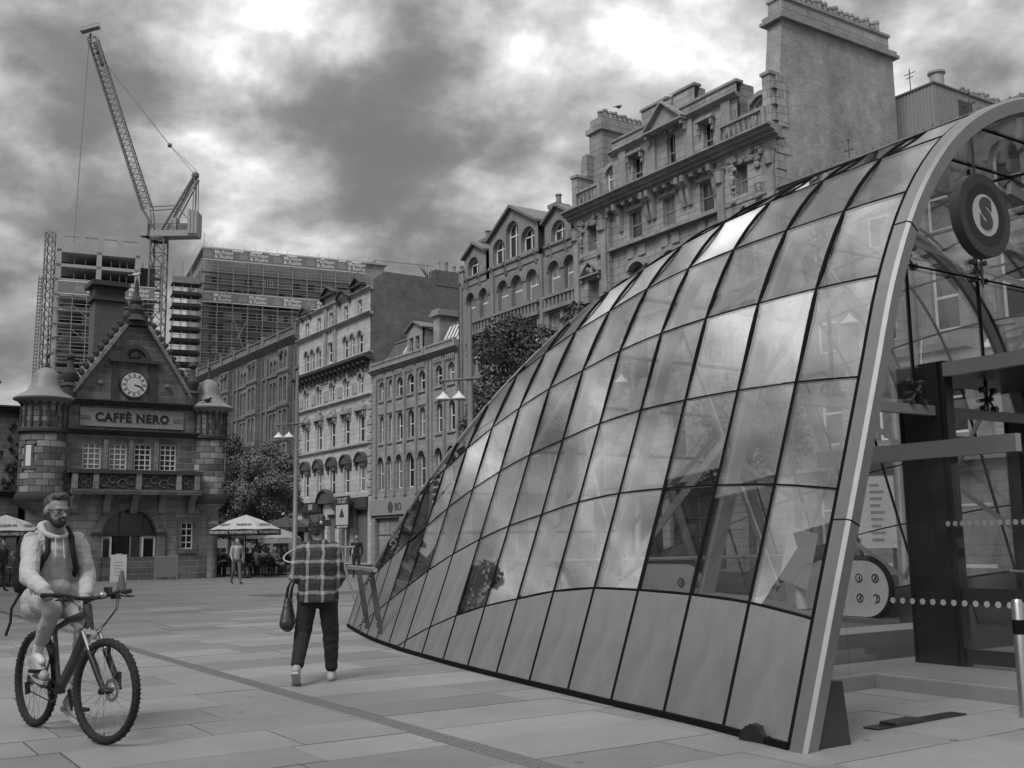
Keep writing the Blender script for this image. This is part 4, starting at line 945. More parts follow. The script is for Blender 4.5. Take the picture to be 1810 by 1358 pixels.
for a, b in ((1.32, 2.25), (3.9, 4.78), (6.45, 7.35), (8.95, 9.9), (11.55, 12.55)): hood(B, a-s0-.4, b-s0+.4, 7.35, M_dark, .75, .34, 'seg')
hood(B, 4.6-s0, 7.4-s0, 4.55, M_dark, 1.1, .5, 'seg', 'entrance_hood')
MB().box(.3, 5.3, -.2, 0, 4.02, 4.75).build('shop_fascia', M_shop, B); MB().box(7.6, 13.3, -.2, 0, 4.02, 4.8).build('shop_fascia', mat('dark grey fascia', .05, .6), B); MB().box(2.9, 3.7, -.22, -.2, 4.15, 4.6).build('fascia_sign', M_fas, B)
for z in np.arange(4.9, 12.0, .56): MB().box(s1-s0-.75 if int(z/.56) % 2 else s1-s0-.5, s1-s0+.02, -.07, 0, z, z+.4).build('quoin', tr, B)
for z in np.arange(4.9, 12.0, .56): MB().box(-.02, .75 if int(z/.56) % 2 else .5, -.07, 0, z, z+.4).build('quoin', tr, B)
# attic dormers with small pitched hoods, end gable and chimney
for x0, x1, zt, kd in ((.7, 2.2, 20.7, 'seg'), (5.0, 7.4, 21.35, 'tri'), (8.1, 9.8, 20.6, 'seg'), (10.6, 12.3, 21.0, 'tri')):
    MB().box(x0-s0, x1-s0, -.04, 2, 20.1, zt-.45).build('dormer', m_, B); hood(B, x0-s0-.15, x1-s0+.15, zt-.5, M_dark, .6, .5, kd, 'dormer_hood')
cornice(B, -.1, s1-s0+.05, 20.1, .3, .25, tr)
gw = MB(); gw.add([(s1-s0-.35, 0.0, 14.0), (s1-s0-.35, 0.0, 20.6), (s1-s0-.35, .9, 21.3), (s1-s0-.35, 14, 21.3), (s1-s0-.35, 14, 14), (s1-s0+.02, 0.0, 14.0), (s1-s0+.02, 0.0, 20.6), (s1-s0+.02, .9, 21.3), (s1-s0+.02, 14, 21.3), (s1-s0+.02, 14, 14)],
   [(0, 1, 2, 3, 4), (9, 8, 7, 6, 5), (0, 5, 6, 1), (1, 6, 7, 2), (2, 7, 8, 3), (3, 8, 9, 4)]); gw.build('end_gable', M_brickd, B)
MB().box(s1-s0-.9, s1-s0+.06, 5.2, 12.5, 20.8, 22.0).build('chimney_stack', M_brickd, B); pots(B, s1-s0-.4, s1-s0-.4, 5.4, 12.3, 22.0, 10, .16, .75)
MB().path([(s1-s0-.2, .3, 22.1), (s1-s0-.2, 5, 22.3)], .025, 5).path([(s1-s0-.2, .3, 21.2), (s1-s0-.2, .3, 22.1)], .025, 5).path([(0.4, .3, 21.0), (s1-s0-.2, .3, 22.1)], .03, 5).path([(6, .3, 20.2), (6, .3, 21.5)], .03, 5).path([(10, .3, 20.2), (10, .3, 21.8)], .03, 5).path([(s1-s0-.2, 12.5, 22.3), (s1-s0-.2, 20, 22.0)], .03, 5).build('roof_rail', M_lead, B)
for i in range(7): MB().path([(s1-s0-.1, 4.6, 21.3), (s1-s0-.1+wr.uniform(-.5, .5), 4.6+wr.uniform(-.9, .6), 22.0+wr.random()*.7)], [.03, .008], 4).build('roof_weed', M_dark, B)
# to-let board on a pole
tl = empty('letting_board', 'square letting board with dark border and triangle in front of the shop', 'sign', P0R+AX*10.0-Uv*.6, RZ)
MB().box(-1.25, 1.25, -.03, .03, 2.6, 4.95).build('board', M_shop, tl); MB().box(-1.05, 1.05, -.045, -.03, 2.85, 4.3).build('pale_field', mat('board white', .42, .6), tl)
MB().extr([(-.45, 3.4), (.45, 3.4), (0, 4.1)], -.055, -.045).build('triangle_mark', M_shop, tl)
link('board_lettering', text_mesh('TO LET', .52, mat('board white', .42, .6), .006, bold=.01), tl, (0, -.04, 4.6), (R(90), 0, 0)); MB().box(-.9, -.25, -.04, -.03, 2.66, 2.78).box(-.15, .3, -.04, -.03, 2.66, 2.78).box(.4, .9, -.04, -.03, 2.66, 2.78).build('small_print', mat('board white', .42, .6), tl)
MB().tube((.5, .06, 0), (.5, .06, 4.6), .06, n=8).build('pole', mat('white pole', .4, .6), tl)
# ---------------------------------------------------------------- long dark block running off behind the clock house
s0, s1 = -31.5, -.25; B = bld('long_dark_block', 'long dark stone block with triple windows and parapet piers beyond the clock house', s0); m_, tr = M_st['C1'], M_trim['C1']
ops = []; ops2 = []
for k in range(4):
    c = -7.6*k
    for z0, z1, kd in ((16.4, 17.45, 'round'), (13.5, 15.5, 'flat'), (10.6, 12.75, 'flat'), (7.6, 9.8, 'flat'), (4.6, 6.8, 'flat')):
        for i in range(3): ops.append((-6.85+c+i*.85, -6.85+c+i*.85+.62, z0, z1, kd))
        for i in range(2):
            x = -3.2+c+i*.95; ops2.append((x, x+.68, z0 if kd == 'flat' else 16.3, z1 if kd == 'flat' else 17.5, 'flat'))
ops = [o_ for o_ in ops if o_[0] > s0+.2]; ops2 = [o_ for o_ in ops2 if o_[0] > s0+.2]
mb = MB(); wall(mb, [(0, 0), (s1-s0, 0), (s1-s0, 18.3), (0, 18.3)], sh_ops(ops, s0), depth=.25); mb.build('wall', m_, B)
fill(B, ops, s0, .16, M_gfr, 'sash', .06, (M_pd, M_pd, M_pm, M_pl))
for k in range(4):
    x0, x1 = -3.55-7.6*k-s0, -1.2-7.6*k-s0
    es = [o_ for o_ in sh_ops(ops2, s0) if x0 < o_[0] < x1]
    mb = MB(); wall(mb, [(x0, 4.2), (x1, 4.2), (x1, 18.0), (x0, 18.0)], es, y=-.55, depth=.25)
    for x in (x0, x1): mb.add([(x, -.55, 4.2), (x, 0, 4.2), (x, 0, 18), (x, -.55, 18)], [(0, 1, 2, 3)])
    mb.add([(x0, -.55, 18), (x1, -.55, 18), (x1, 0, 18), (x0, 0, 18)], [(0, 1, 2, 3)]); mb.build('bay_wall', m_, B); fill(B, es, 0, -.4, M_gfr, 'sash', .06, (M_pd, M_pl, M_pm))
    for z in (16.0, 13.1, 10.2, 7.2): cornice(B, x0-.1, x1+.1, z, .15, .22, tr, y=-.55, name='bay_sill')
    carved(B, x0+.3, x1-.3, 17.3, 17.8, M_dark, k, -.6, 10)
    for x in (-7.3, -3.9, -.9): 
        if x-7.6*k-s0 > 0: MB().box(x-7.6*k-s0-.16, x-7.6*k-s0+.16, -.16, 0, 4.2, 17.8).build('pilaster', tr, B)
    MB().tube((x0-.35, -.1, 4.2), (x0-.35, -.1, 18.2), .06, n=6).build('drain_pipe', M_dark, B)
for z in (16.1, 13.2, 10.3, 7.3): MB().box(0, s1-s0, -.14, 0, z-.12, z+.1).build('string_course', tr, B)
MB().box(0, s1-s0, -.3, 0, 3.8, 4.3).build('string_course', tr, B)
cornice(B, -.1, s1-s0+.1, 18.82, .6, .5, tr, name='main_cornice', steps=4)
body(B, s1-s0, 18.3, 13, m_, M_slate)
MB().box(0, s1-s0, -.1, .25, 18.82, 19.62).build('parapet', m_, B); MB().box(0, s1-s0, -.2, .35, 19.62, 19.75).build('coping', tr, B)
for i in range(9):
    x = s1-s0-.5-i*3.8
    if x > .3: MB().box(x-.3, x+.3, -.22, .4, 18.82, 20.1).build('parapet_pier', m_, B); MB().box(x-.37, x+.37, -.28, .46, 20.1, 20.22).build('pier_cap', tr, B)
for x in (6.5, 14.5, 21.5, 27.5): c = MB().box(x-.5, x+.5, 3, 7, 18.3, 21.0).build('chimney_stack', M_brickd, B); pots(B, x, x, 3.3, 6.7, 21.0, 5)
# ---------------------------------------------------------------- block seen through the glass, right of the gable
s0, s1 = 53.0, 84.0; B = bld('crested_block', 'stone block with iron roof cresting seen through the canopy glass', s0); m_, tr = M_st['E'], M_trim['E']
ops = []
for i in range(11):
    x = s0+1.2+i*2.7
    ops += [(x, x+1.1, 12.4, 14.9, 'round'), (x, x+1.1, 8.7, 11.2), (x, x+1.1, 5.0, 7.6, 'round')]
shp = [(s0+.8+i*4.2, s0+4.2+i*4.2, .3, 3.8) for i in range(7)]
mb = MB(); wall(mb, [(0, 0), (s1-s0, 0), (s1-s0, 16.0), (0, 16.0)], sh_ops(ops+shp, s0), depth=.3); mb.build('wall', m_, B)
fill(B, ops, s0, .2, M_wfr, 'sash', .1, (M_pd, M_pl, M_pm)); fill(B, shp, s0, .25, M_wfr, 'cross', .12, (M_pd, M_pl), 'shop_window')
body(B, s1-s0, 16.0, 7.5, m_, M_slate); cornice(B, -.05, s1-s0, 16.1, .5, .5, tr); MB().box(0, s1-s0, -.3, 0, 4.0, 4.7).build('shop_fascia', M_fas, B); MB().box(0, s1-s0, -.15, 0, 8.0, 8.25).build('string_course', tr, B); MB().box(0, s1-s0, -.15, 0, 11.6, 11.85).build('string_course', tr, B)
for i in range(11): x = 1.2+i*2.7; MB().extr(arc_pts(x-.2, x+1.3, 14.4, 15.15)+arc_pts(x, x+1.1, 14.35, 14.92)[::-1], -.12, 0).build('arch_moulding', tr, B); MB().box(x+1.75, x+2.1, -.18, 0, 4.7, 15.6).build('pilaster', tr, B)
fin = MB(); fin.tube((0, 0, 0), (0, 0, .95), .03, .012, n=5); fin.bar((-.17, 0, .55), (.17, 0, .55), .03); fin.sphere((0, 0, .97), .06, 6, 4); fin.sphere((-.17, 0, .55), .05, 6, 4); fin.sphere((.17, 0, .55), .05, 6, 4); fin_me = fin.mesh('finial', M_dark)
sm = MB(); sm.tube((0, 0, 0), (0, 0, .34), .022, .006, n=4); sm.sphere((0, 0, .2), (.07, .03, .06), 5, 4); sm_me = sm.mesh('cresting_spike', M_dark)
for i in range(70):
    x = .35+i*.38
    if i % 14 == 8: link('finial', fin_me, B, (x, 0, 16.1))
    else: link('cresting_spike', sm_me, B, (x, 0, 16.1))
# roof-top plant room with cowl and aerial behind it
c0 = at_Y(1656, 232, 48.0); zt = at_Y(1656, 147, 48.0).z
E_ = empty('roof_plant_room', 'ribbed metal plant room with round flue on the roof beside the brick gable', 'plant room', (c0.x, c0.y, 0), RZ)
rm = MB(); rm.box(-3.0, 0, -.0, 5.5, 15.5, zt); rm.build('clad_box', mat('ribbed cladding', .26, .6, .2, noise=(2, .15)), E_)
rib = MB().box(-.035, .035, -.03, .0, 0, zt-15.6).mesh('cladding_rib', mat('ribbed cladding', .11, .6, .2)); 
for i in range(16): link('cladding_rib', rib, E_, (-2.9+i*.19, 0, 15.55))
for i in range(28): link('cladding_rib', rib, E_, (0, .1+i*.19, 15.55), (0, 0, R(90)))
MB().box(-3.08, .08, -.08, 5.58, zt, zt+.08).build('flashing', M_lead, E_)
MB().lathe([(.33, 0), (.33, .9), (.42, .95), (.42, 1.05), (.3, 1.08), (.01, 1.08)], (-.6, 1.2, zt), 14).build('flue', mat('pale flue', .3, .5), E_, True)
MB().tube((-1.8, .8, zt), (-1.8, .8, zt+1.6), .025, n=5).bar((-2.1, .8, zt+1.35), (-1.5, .8, zt+1.35), .03).bar((-2.0, .8, zt+1.15), (-1.6, .8, zt+1.15), .03).build('aerial', M_dark, E_)
MB().box(.0, .05, 1.8, 2.9, zt-1.5, zt-.4).build('louvre', M_dark, E_)
c1 = at_Y(1692, 158, 52.0); E2 = empty('far_chimney', 'long low chimney stack with a row of pots beyond the plant room', 'chimney', (c1.x, c1.y, 0), RZ)
MB().box(-.5, .5, 0, 6, 14, c1.z-.3).build('stack', M_brick, E2); pots(E2, 0, 0, .2, 5.8, c1.z-.3, 13, .13, .55)
# ================================================================== clock house (small turreted station building) 
Q0 = at_ground(230, 1026); Q0.z = 0
M_cs = mat('soot sandstone', 0.125, 0.9, noise=(2.2, 0.35), stain=(0.6, 0.55), streak=(1.6, .4), bump=(16, 0.6), brick=(0.62, 0.27, 0.02, 1.5, 0.28))
M_cl = mat('clock house lower stone', 0.20, 0.9, noise=(2.2, 0.3), stain=(0.5, 0.45), streak=(1.6, .4), bump=(18, 0.5), brick=(0.75, 0.32, 0.016, 0.6, 0.15))
M_cd = mat('black carved stone', 0.05, 0.9, noise=(2.5, 0.4), bump=(18, 0.7))
M_ct = mat('turret stone', 0.15, 0.9, noise=(3, 0.3), bump=(24, 0.4), rand=0.5)
M_cp = mat('cleaned turret stone', 0.32, 0.9, noise=(3, 0.15), bump=(24, 0.2), rand=0.15)
M_mort = mat('pale mortar', 0.33, 0.9, noise=(5, .2))
M_dome = mat('lead dome', 0.21, 0.5, noise=(2.5, 0.25), bump=(12, 0.15))
M_clk = mat('clock face white', 0.52, 0.5); M_sgn = mat('sign stone band', 0.25, 0.8, noise=(2, .12))
CF = empty('clock_house', 'small sooty turreted stone building with gable clock, balcony and arched doorway', 'building', Q0, TH)
# ---- front wall
up = [(-2.2, -1.42, 4.75, 5.9), (-1.1, -.34, 4.75, 5.9), (-.04, .71, 4.75, 5.92), (1.08, 1.81, 4.75, 5.94)]
rwin = (2.13, 2.68, 1.3, 2.5); door_op = (-1.3, 1.08, 0.02, 3.05, 'round')
mb = MB(); wall(mb, [(-4.3, 3.0), (-4.3, 0), (3.8, 0), (3.8, 3.9), (-4.3, 3.9)], [door_op, rwin], depth=.35); mb.build('ground_floor_wall', M_cl, CF)
mb = MB(); wall(mb, [(-3.2, 3.9), (3.2, 3.9), (3.2, 7.7), (-3.2, 7.7)], up, y=-.05, depth=.25); mb.build('upper_wall', M_cs, CF)
for o_ in up: window(CF, o_, .06, M_wfr, wr.choice((M_pm, M_pl, M_pd)), 'grid35', .055)
window(CF, rwin, .12, M_wfr, M_pd, 'grid24', .06)
MB().box(1.95, 2.85, -.05, 0, 2.5, 2.72).box(1.95, 2.12, -.05, 0, 1.25, 2.5).box(2.7, 2.85, -.05, 0, 1.25, 2.5).box(1.98, 2.82, -.09, 0, 1.12, 1.27).build('window_surround', M_cs, CF)
for x in (-1.26, -.19, .9): MB().box(x-.09, x+.09, -.14, -.05, 4.65, 6.05).build('window_pier', M_cl, CF)
MB().box(-4.0, 3.75, -.06, 0, 0, 1.0).build('plinth', M_cs, CF)
cornice(CF, -3.2, 3.2, 6.5, .3, .25, M_cd, y=-.05); cornice(CF, -3.0, 3.0, 7.78, .35, .25, M_cd, y=-.05)
# lettered band
MB().box(-2.38, 2.06, -.12, -.04, 6.62, 7.42).build('lettered_band', M_sgn, CF); MB().box(-2.36, 2.04, -.125, -.1, 6.88, 7.08).build('dark_stripe', M_cs, CF)
MB().box(-1.95, 1.58, -.13, -.1, 6.84, 7.24).build('letter_ground', M_sgn, CF)
link('name_lettering', text_mesh('CAFFÈ NERO', .50, mat('sign letters black', .012, .6), .01, bold=.018, space=1.12), CF, (-.18, -.145, 7.02), (R(90), 0, 0))
# ---- gable
gpoly = [(-2.75, 7.7), (2.4, 7.7), (2.4, 8.0), (.35, 11.15), (-.62, 11.15), (-2.75, 8.0)]
mb = MB(); mb.extr(gpoly, -.05, .4); mb.build('gable_wall', M_cs, CF)
for sx, xa, xb in ((-1, -2.75, -.62), (1, 2.4, .35)):
    MB().bar((xa, -.02, 8.05), (xb, -.02, 11.2), .6, .16, up=(0, 0, 1)).build('raking_coping', M_cl, CF)
    mb = MB()
    for i in range(11):
        f = (i+.5)/11; x = xa+(xb-xa)*f+sx*.12; z = 8.1+3.15*f+.14; mb.sphere((x, -.05, z), (.13, .13, .17), 7, 5); mb.sphere((x+sx*.1, -.05, z+.05), (.09, .1, .09), 6, 4)
    mb.build('crockets', M_cd, CF)
mb = MB(); mb.box(-.78, .42, -.25, .35, 11.2, 11.42); mb.lathe([(.5, 0), (.42, .12), (.3, .3), (.38, .5), (.22, .75), (.3, .9), (.12, 1.2), (.07, 1.8), (.01, 2.0)], (-.18, .02, 11.42), 10); 
for sx in (-1, 1): mb.sphere((-.18+sx*.34, -.05, 11.62), (.2, .16, .2), 8, 6); mb.sphere((-.18+sx*.26, -.05, 12.0), (.14, .12, .16), 7, 5)
mb.build('gable_finial', M_cd, CF)
# clock with numerals
cx_, cz_ = -.18, 8.52
dc = disc(0, .62, -.16, -.04, 32).build('clock', M_cd, CF, loc=(cx_, 0, cz_))
disc(.0, .54, -.175, -.16, 32).build('clock_face', M_clk, dc); disc(.33, .35, -.178, -.175, 32).build('inner_ring', M_gask, dc)
nm_ = MB()
for i in range(12):
    t_ = 2*math.pi*i/12
    for off in (-.035, 0, .035):
        d_ = Vector((math.sin(t_), 0, math.cos(t_))); e_ = Vector((math.cos(t_), 0, -math.sin(t_))); p_ = e_*off
        nm_.bar(p_+d_*.37+Vector((0, -.178, 0)), p_+d_*.50+Vector((0, -.178, 0)), .016, .006, up=(0, 1, 0))
nm_.build('numerals', M_gask, dc)
for ang, ln, w in ((R(104), .28, .05), (R(109), .42, .035)): MB().bar((0, -.182, 0), (math.sin(ang)*ln, -.182, math.cos(ang)*ln), w, .01, up=(0, 1, 0)).build('clock_hand', M_gask, dc)
for x in (-1.0, .62): MB().box(x-.13, x+.13, -.16, -.04, 7.8, 9.5).build('clock_pilaster', M_cd, CF)
MB().box(-1.25, .9, -.28, -.04, 9.5, 9.65).build('clock_cornice', M_cd, CF)
MB().extr(arc_pts(-.85, .48, 9.65, 10.32)+arc_pts(-.68, .31, 9.65, 10.14)[::-1], -.22, -.04).build('clock_arch', M_cd, CF); MB().sphere((-.18, -.06, 9.85), (.28, .12, .22), 10, 6).build('carved_boss', M_cd, CF)
for x in (-1.6, 1.3): MB().sphere((x, -.08, 8.55), (.12, .1, .12), 8, 5).build('wall_boss', M_cl, CF)
# pinnacles
for x in (-2.85, 2.42):
    MB().lathe([(.28, 0), (.3, .5), (.36, .55), (.2, .7), (.33, .95), (.33, 1.1), (.16, 1.3), (.1, 1.7), (.2, 1.78), (.2, 1.86), (.12, 1.95), (.01, 2.05)], (x, -.05, 7.75), 10).build('pinnacle', M_cd, CF, True)
# ---- turrets: drum of individual stones, bell dome
def stone_mesh(r, ang, h, dep=.05):
    mb = MB(); n = 4; vs_ = []
    for rr in (r-dep, r):
        for z in (0, h):
            for i in range(n+1): t_ = -ang/2+ang*i/n; vs_.append((rr*math.cos(t_), rr*math.sin(t_), z))
    k = n+1; fs_ = []
    for i in range(n): fs_ += [(2*k+i, 2*k+i+1, 3*k+i+1, 3*k+i), (k+i, k+i+1, 3*k+i+1, 3*k+i), (i, i+1, 2*k+i+1, 2*k+i)]
    fs_ += [(0, k, 3*k, 2*k), (n, n+2*k, n+3*k, n+k)]
    mb.add(vs_, fs_); return mb.mesh('stone', M_ct)
SM = {}
def turret(cx, rad, seed, win_ang, pale):
    t_ = random.Random(seed); cyy = .35
    drum = MB().lathe([(rad-.055, 3.6), (rad-.055, 7.7)], (cx, cyy, 0), 28).build('turret_drum', M_mort, CF, True)
    z = 3.75; zone = 0
    while z < 7.45:
        upper = z > 6.45; h = .235 if upper else .27
        if 6.2 < z < 6.46: z = 6.46; continue
        n = 15 if upper else 11; off = (zone % 2)*.5
        for i in range(n):
            a = 2*math.pi*(i+off)/n+math.pi
            if math.sin(a) > .35: continue
            aw = 2*math.pi/n*t_.choice((1, 1, 1))
            if not upper and win_ang is not None and 4.7 < z < 5.75 and abs((a-win_ang+math.pi) % (2*math.pi)-math.pi) < .33: continue
            key_ = (round(rad, 3), n, h)
            if key_ not in SM: SM[key_] = (stone_mesh(rad, 2*math.pi/n-.028, h-.026),); q = SM[key_][0].copy(); q.materials.clear(); q.materials.append(M_cp); SM[key_] += (q,)
            light = (not upper) and t_.random() < pale and math.sin(a) < -.2
            link('stone', SM[key_][1 if light else 0], drum, (cx, cyy, z), (0, 0, a))
        z += h; zone += 1
    MB().lathe([(rad+.02, 3.3), (rad+.1, 3.45), (rad+.1, 3.6), (rad+.02, 3.75)], (cx, cyy, 0), 28).build('turret_corbel', M_cd, CF, True)
    MB().lathe([(rad*.25, 2.55), (rad*.5, 2.8), (rad*.55, 2.95), (rad*.8, 3.1), (rad+.02, 3.3)], (cx, cyy, 0), 28).build('turret_corbel', M_cl, CF, True)
    MB().lathe([(rad, 6.2), (rad+.12, 6.28), (rad+.12, 6.4), (rad, 6.48)], (cx, cyy, 0), 28).build('turret_band', M_cd, CF, True)
    for i in range(9):
        a = math.pi+math.pi*(i+.5)/9; x, y = cx+(rad+.03)*math.cos(a), cyy+(rad+.03)*math.sin(a)
        MB().lathe([(.05, 0), (.07, .15), (.05, .3), (.05, .85), (.09, 1.0), (.09, 1.1)], (x, y, 6.5), 6).build('colonnette', M_cd, CF, True)
    e_ = rad+.33
    MB().lathe([(rad+.02, 7.45), (rad+.18, 7.6), (e_, 7.66), (e_+.02, 7.72), (e_-.12, 7.82), (rad*.82, 8.05), (rad*.66, 8.35), (rad*.60, 8.6), (rad*.5, 8.85), (rad*.28, 9.02), (.05, 9.1)], (cx, cyy, 0), 30).build('turret_dome', M_dome, CF, True)
    MB().lathe([(.06, 0), (.1, .1), (.05, .2), (.04, .45), (.09, .55), (.03, .65), (.02, 1.2), (.07, 1.25), (.015, 1.35), (.012, 1.9)], (cx, cyy, 9.05), 8).build('turret_finial', M_cd, CF, True)
    if win_ang is not None:
        wx, wy = cx+(rad-.02)*math.cos(win_ang), cyy+(rad-.02)*math.sin(win_ang)
        mb = MB(); mb.box(-.06, .05, -.3, .3, 4.68, 4.78); mb.box(-.06, .05, -.3, .3, 5.72, 5.82); mb.box(-.03, .02, -.22, .22, 4.78, 5.72)
        o = mb.build('turret_window', M_cs, CF, loc=(wx, wy, 0), rot=(0, 0, win_ang)); MB().box(.0, .035, -.12, .12, 4.82, 5.68).build('pane', M_wfr, o)
turret(-3.72, .93, 1, R(225), .40); turret(3.32, .80, 2, R(-22), .5)
MB().lathe([(.28, 0), (.28, 2.3), (.34, 2.4), (.3, 2.6)], (3.55, .1, 0), 10).build('corner_shaft', M_cl, CF, True)
# ---- balcony on brackets with carved tracery panels
MB().box(-2.85, 2.8, -.85, -.05, 4.55, 4.72).build('balcony_coping', M_cd, CF); MB().box(-2.7, 2.7, -.8, -.05, 3.72, 3.9).build('balcony_floor', M_cd, CF); cornice(CF, -2.75, 2.75, 3.85, .1, .2, M_cl, y=-.8)
MB().box(-2.66, 2.66, -.7, -.66, 3.88, 4.56).build('balcony_back', M_cd, CF)
for x in (-2.6, -1.75, .02, 1.75, 2.55): MB().box(x-.11, x+.11, -.82, -.64, 3.88, 4.56).build('balcony_pier', M_cl, CF)
trc = MB(); 
for (tx, tz, tr_) in ((-.55, .3, .2), (-.2, .42, .16), (.2, .25, .18), (.55, .38, .2)):
    trc.path([(tx+tr_*math.cos(a), 0, tz+tr_*math.sin(a)) for a in np.linspace(0, 5.2, 12)], .032, 6)
trc_me = trc.mesh('tracery', M_cs, True)
for x in (-.85, .9): link('tracery', trc_me, CF, (x, -.73, 3.9), (0, 0, 0), (1, 1, .95))
link('tracery', trc_me, CF, (-2.15, -.73, 3.9), (0, 0, 0), (.5, 1, .95)); link('tracery', trc_me, CF, (2.15, -.73, 3.9), (0, 0, 0), (.5, 1, .95))
for x in (-2.45, -1.15, .0, 1.2, 2.5): console(CF, x, 3.72, .3, .85, .6, M_cl)
# ---- arched doorway: surround, fanlight, leaves
MB().extr(arc_pts(-1.62, 1.4, 1.95, 3.36, 16)+arc_pts(-1.3, 1.08, 1.95, 3.06, 16)[::-1], -.1, .02).build('door_arch', M_cs, CF)
for x in (-1.46, 1.24): MB().box(x-.18, x+.18, -.12, .0, 0, 1.95).build('door_jamb', M_cs, CF); MB().box(x-.24, x+.24, -.16, .0, 1.93, 2.06).build('door_impost', M_cd, CF)
fa = arc_pts(-1.28, 1.06, 1.98, 3.03, 16)
MB().extr(fa, .27, .29).build('fanlight', mat('fanlight glass', .06, .12, noise=(.8, .3), spec=.6), CF)
MB().box(-1.3, 1.08, .18, .3, 1.9, 2.0).box(-.5, -.44, .22, .3, 2.0, 2.95).box(.52, .58, .22, .3, 2.0, 2.8).build('fanlight_bars', M_dfr, CF)
MB().box(-1.28, 1.06, .34, .36, .02, 1.92).build('dark_doorway', M_shop, CF)
for x0, x1 in ((-1.26, -.82), (.45, 1.04)):
    d_ = MB().box(x0, x0+.09, .1, .16, .05, 1.88).box(x1-.09, x1, .1, .16, .05, 1.88).box(x0, x1, .1, .16, 1.78, 1.9).box(x0, x1, .1, .16, .05, .72).build('door', M_gfr, CF); MB().box(x0+.09, x1-.09, .12, .13, .72, 1.78).build('pane', M_pd, d_)
    MB().box(x0+.0, x0+.07, .08, .1, .7, 1.85).build('pale_stile', M_wfr, d_); MB().box(x1-.07, x1, .08, .1, .7, 1.85).build('pale_stile', M_wfr, d_)
d_ = MB().box(-.75, -.1, .14, .18, .05, 1.88).build('door', M_pd, CF); MB().box(-.62, -.35, .125, .138, .85, 1.15).build('door_notice', M_clk, d_); MB().box(-.06, .0, .1, .2, .05, 1.88).box(.38, .44, .1, .2, .05, 1.88).build('door_post', M_gfr, CF)
MB().box(-.0, .38, .16, .2, .05, 1.88).build('door_leaf', mat('wooden door', .04, .6), CF)
# ---- body, steep roof, chimney, left wing
MB().box(-4.0, 3.6, .42, 9.5, 0, 7.7).build('rear_block', M_cs, CF)
rf = MB(); rf.add([(-2.9, .3, 7.7), (2.6, .3, 7.7), (-.15, .3, 11.1), (-2.9, 9.5, 7.7), (2.6, 9.5, 7.7), (-.15, 9.5, 11.1)], [(0, 1, 2), (5, 4, 3), (0, 2, 5, 3), (1, 4, 5, 2)]); rf.build('roof', M_slate, CF)
o_ = MB().box(-.25, 1.15, 8.0, 9.2, 7.7, 14.0).build('chimney_stack', mat('cleaner stone', .095, .9, noise=(1.5, .2), brick=(.7, .45, .012, .7, .1), bump=(16, .2)), CF)
MB().box(-.4, 1.3, 7.85, 9.35, 14.0, 14.15).box(-.3, 1.2, 7.95, 9.25, 14.15, 14.75).box(-.5, 1.4, 7.7, 9.5, 14.75, 15.0).build('chimney_cap', M_cd, o_)
wg = MB(); wall(wg, [(-7.5, 0), (-4.3, 0), (-4.3, 7.4), (-7.5, 7.4)], [(-6.6, -6.0, 1.2, 2.8), (-5.6, -5.0, 1.2, 2.8), (-6.6, -6.0, 4.2, 5.6), (-5.6, -5.0, 4.2, 5.6)], y=2.0, depth=.3); wg.box(-7.5, -4.3, 2.35, 9, 0, 7.4); wg.build('side_wing', M_cs, CF)
for q in ((-6.6, -6.0, 1.2, 2.8), (-5.6, -5.0, 1.2, 2.8), (-6.6, -6.0, 4.2, 5.6), (-5.6, -5.0, 4.2, 5.6)): window(CF, q, 2.2, M_gfr, M_pl, 'grid23', .07)
cornice(CF, -7.5, -4.2, 7.55, .3, .3, M_cd, y=2.0); cornice(CF, -7.5, -4.2, 3.9, .25, .3, M_cd, y=2.0)
MB().lathe([(.3, 0), (.3, 1.0), (.38, 1.05), (.2, 1.3), (.3, 1.6), (.12, 1.8), (.08, 2.1), (.16, 2.2), (.01, 2.4)], (-5.6, 2.0, 7.5), 10).build('pinnacle', M_cd, CF, True)
carved(CF, -5.0, -4.4, 4.0, 7.2, M_cd, 44, 1.95, 20)
# ================================================================== buildings under construction and crane, far behind
TH2 = R(24); U2 = Vector((math.cos(TH2), math.sin(TH2), 0)); T2 = Vector((-math.sin(TH2), math.cos(TH2), 0))
M_conc = mat('raw concrete', 0.33, 0.85, noise=(0.5, 0.15), stain=(.15, .15)); M_void = mat('dark void', 0.07, 0.9, noise=(.4, .4)); M_scf = mat('scaffold tube', 0.30, 0.5, .4); M_ply = mat('scaffold board', 0.24, 0.8, noise=(.5, .3)); M_brd = mat('sheathing board', 0.26, 0.8, noise=(.4, .2), brick=(2.4, 1.2, .02, .7, .1))
M_ban = mat('banner grey', 0.17, 0.7); M_bant = mat('banner letter', 0.6, 0.7); M_debr = mat('dark debris net', 0.05, 0.9, noise=(1, .4))
QA = Vector((-62.99, 150, 0)); QB = Vector((-47.87, 165, 0))
ban_t = text_mesh('McAleer\n& Rushe', .86, M_bant, .01, 'LEFT', bold=.012)
logo = MB()
for i, (x, h) in enumerate(((0, .9), (.25, 1.2), (.5, .8), (.75, 1.1), (1.0, .7))): logo.box(x, x+.18, -.02, 0, -.55, -.55+h)
logo_me = logo.mesh('banner_logo', mat('banner logo', .27, .7))
